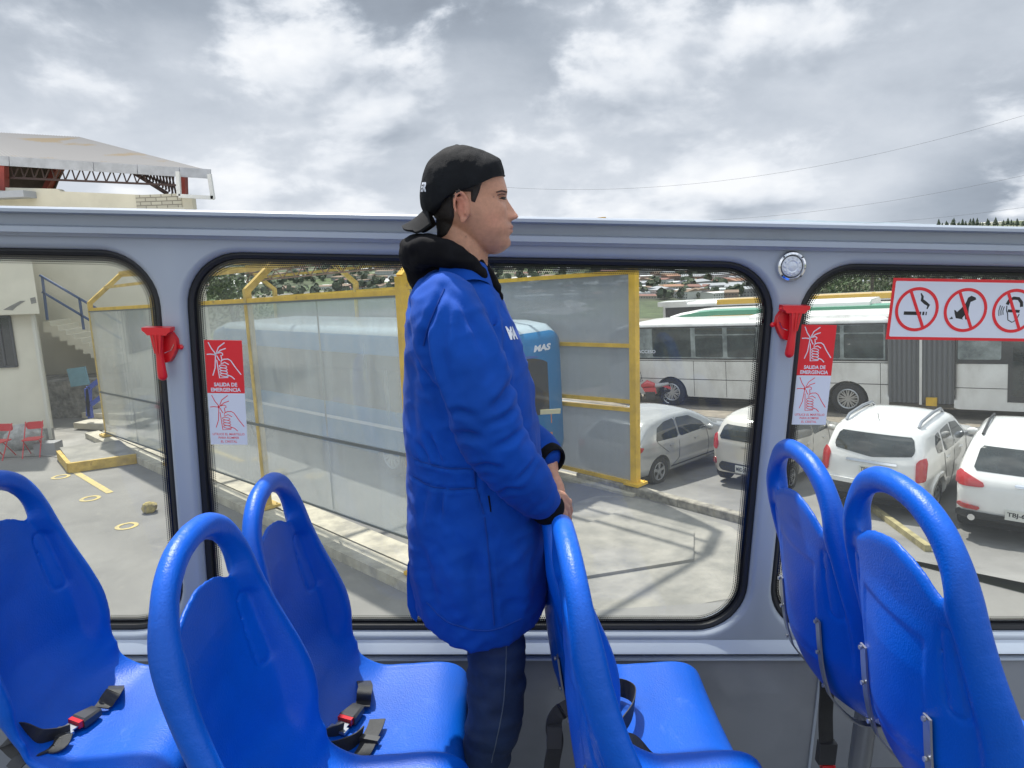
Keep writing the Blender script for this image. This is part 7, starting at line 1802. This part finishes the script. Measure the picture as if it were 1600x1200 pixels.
# scattered far trees between the houses: one mass nobody could count
b = MB(); vt = MB()
for i in range(900):
    px, py = rt.uniform(290, 1640), rt.uniform(398, 470); d = camray(px, py, RO); tt = 60.0/F
    for k in range(200):
        p = d*tt
        if p[2]+CAMZ < ground_z(p[0], p[1]): break
        tt *= 1.025
    if p[1] < 130 or p[1] > 2400: continue
    c = Vector((p[0], p[1], ground_z(p[0], p[1]))); sz = rt.uniform(2.5, 5.5)*(1+p[1]/900)
    for q in range(14):
        n = Vector((rt.gauss(0, 1), rt.gauss(0, 1), rt.gauss(0, 1))).normalized(); e_ = c+n*sz*.5+Vector((0, 0, sz*.7)); a = n.orthogonal().normalized()*sz*.45; u_2 = n.cross(a).normalized()*sz*.4; o = len(vt.v)
        vt.v += [tuple(e_-a), tuple(e_+u_2), tuple(e_+a), tuple(e_-u_2)]; vt.f.append((o, o+1, o+2, o+3))
vt.m = [0]*len(vt.f); struct('far_trees', vt, mat('far_foliage', (.085, .105, .06), .9, col2=(.05, .068, .042), vscale=.05), kind='stuff', label='dark scattered trees between the valley houses', smooth=False, recalc=False)
# long white greenhouses
m_gh = mat('greenhouse_sheet', (.50, .53, .52), .6, var=.12, vscale=.2)
for i, (px, py, L, ww, rz) in enumerate(((1025, 434, 46, 16, .12), (1035, 442, 40, 14, .1), (1002, 450, 34, 12, .1), (1075, 450, 38, 16, .9), (1090, 446, 36, 16, .9), (1120, 443, 30, 9, .9), (1110, 428, 60, 12, .05), (1040, 426, 50, 14, .1), (560, 425, 50, 14, .1), (600, 440, 36, 12, .4), (880, 440, 60, 10, .05), (840, 433, 50, 10, .05), (1440, 425, 50, 12, .1), (1500, 430, 44, 12, .2))):
    d = camray(px, py, RO); tt = 40.0/F
    for k in range(300):
        p = d*tt
        if p[2]+CAMZ < ground_z(p[0], p[1]): break
        tt *= 1.01
    x, y = p[0], p[1]; z = gz(x, y)-.5; t = thing('greenhouse', ('long pale greenhouse shed on the valley floor, number %s from the left' % ''), 'greenhouse', (x, y, z), rz=rz, absolute=False, group='pale greenhouses in the valley'); t['label'] = 'long pale greenhouse shed with an arched roof in the valley'
    b = MB(); nb = max(1, int(ww/5)); pf_ = []
    for k in range(nb):
        for a in np.linspace(math.pi, 0, 7)[:(7 if k == nb-1 else 6)]: pf_.append((-ww/2+ww/nb*(k+.5)+ww/nb/2*math.cos(a), 4+1.8*math.sin(a)))
    b.prism([(-ww/2, 0)]+pf_+[(ww/2, 0)], lambda a, zz_: (-L/2, a, zz_), lambda a, zz_: (L/2, a, zz_)); mesh_obj('shed', b, m_gh, t, smooth=False)
# conifers on the skyline at the right
for i in range(34):
    px = 1468+i*4.6+rt.uniform(-2, 2); Y = 900+rt.uniform(-60, 60); q = OY(px, 353-2.5*math.sin((px-1460)/60), Y); H = rt.uniform(5, 11); t = thing('conifer', 'dark conifer in the row on the hill skyline above the rail', 'tree', (q[0], Y, q[2]-3), absolute=False, group='dark conifers on the skyline')
    b = MB()
    for k in range(5):
        z0_ = 2+(H-2)*k/5; rr_ = (1-k/5.6)*H*.36; n = 9; o = len(b.v)
        for a in range(n): b.v.append((rr_*(1+.3*rt.uniform(-1, 1))*math.cos(6.283*a/n), rr_*(1+.3*rt.uniform(-1, 1))*math.sin(6.283*a/n), z0_))
        b.v.append((0, 0, z0_+(H-2)*.36)); b.f += [(o+a, o+(a+1) % n, o+n) for a in range(n)]
    b.m = [0]*len(b.f); mesh_obj('crown', b, m_l3, t, smooth=False); b = MB(); b.tube([(0, 0, 0), (0, 0, 3)], .4, 5); mesh_obj('trunk', b, m_bark, t)
# hill ridges
def ridge(name, Y, pts, m, depth=400):
    b = MB(); P = catmull([np.array((OY(a, c, Y)[0], OY(a, c, Y)[2])) for a, c in pts], 14); n = len(P)
    for j, (dy, f) in enumerate(((-depth*1.6, -.0), (-depth*.8, .45), (0, 1.0), (depth, .6))):
        for i, p in enumerate(P): 
            zb = -45; jit = (6*noise.noise(Vector((p[0]/60, j*3, 0)))) if 0 < f < 1 else 1.6*noise.noise(Vector((p[0]/22, 7, 0))); b.v.append((p[0]*(1+dy/Y*.6), Y+dy, zb+(p[1]-zb)*f+jit))
    b.f = [(j*n+i, j*n+i+1, (j+1)*n+i+1, (j+1)*n+i) for j in range(3) for i in range(n-1)]; b.m = [0]*len(b.f); struct(name, b, m, angle=180)
ridge('hills', 2600, [(-700, 395), (0, 385), (600, 372), (1000, 352), (1160, 346), (1220, 343), (1300, 345), (1400, 348), (1500, 351), (1800, 352), (2300, 350)], mat('far_hill', (.20, .25, .29), .95, var=.15, vscale=.004))  # blue-grey far ridge: distance haze put into the hill colour
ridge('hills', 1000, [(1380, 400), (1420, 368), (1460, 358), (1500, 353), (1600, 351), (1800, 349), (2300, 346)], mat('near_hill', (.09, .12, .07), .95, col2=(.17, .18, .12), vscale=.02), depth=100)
# cables across the sky
m_wire = mat('cable', (.12, .125, .13), .7)
for (a, c, sag, Y, lab) in (((780, 292), (1640, 168), 1.2, 40, 'thin overhead cable, highest of the three crossing the clouds'), ((900, 345), (1640, 265), .8, 42, 'thin overhead cable, middle of the three crossing the clouds'), ((1090, 348), (1640, 318), .5, 44, 'thin overhead cable, lowest of the three, just above the bus rail')):
    A, B = Vector(OY(*a, Y)), Vector(OY(*c, Y*.8)); pts = [A.lerp(B, k/24)-Vector((0, 0, sag*4*(k/24)*(1-k/24))) for k in range(25)]; b = MB(); b.tube(pts, .0055, 5); solo('overhead_cable', lab, 'cable', b, m_wire, org=A, group='overhead cables')
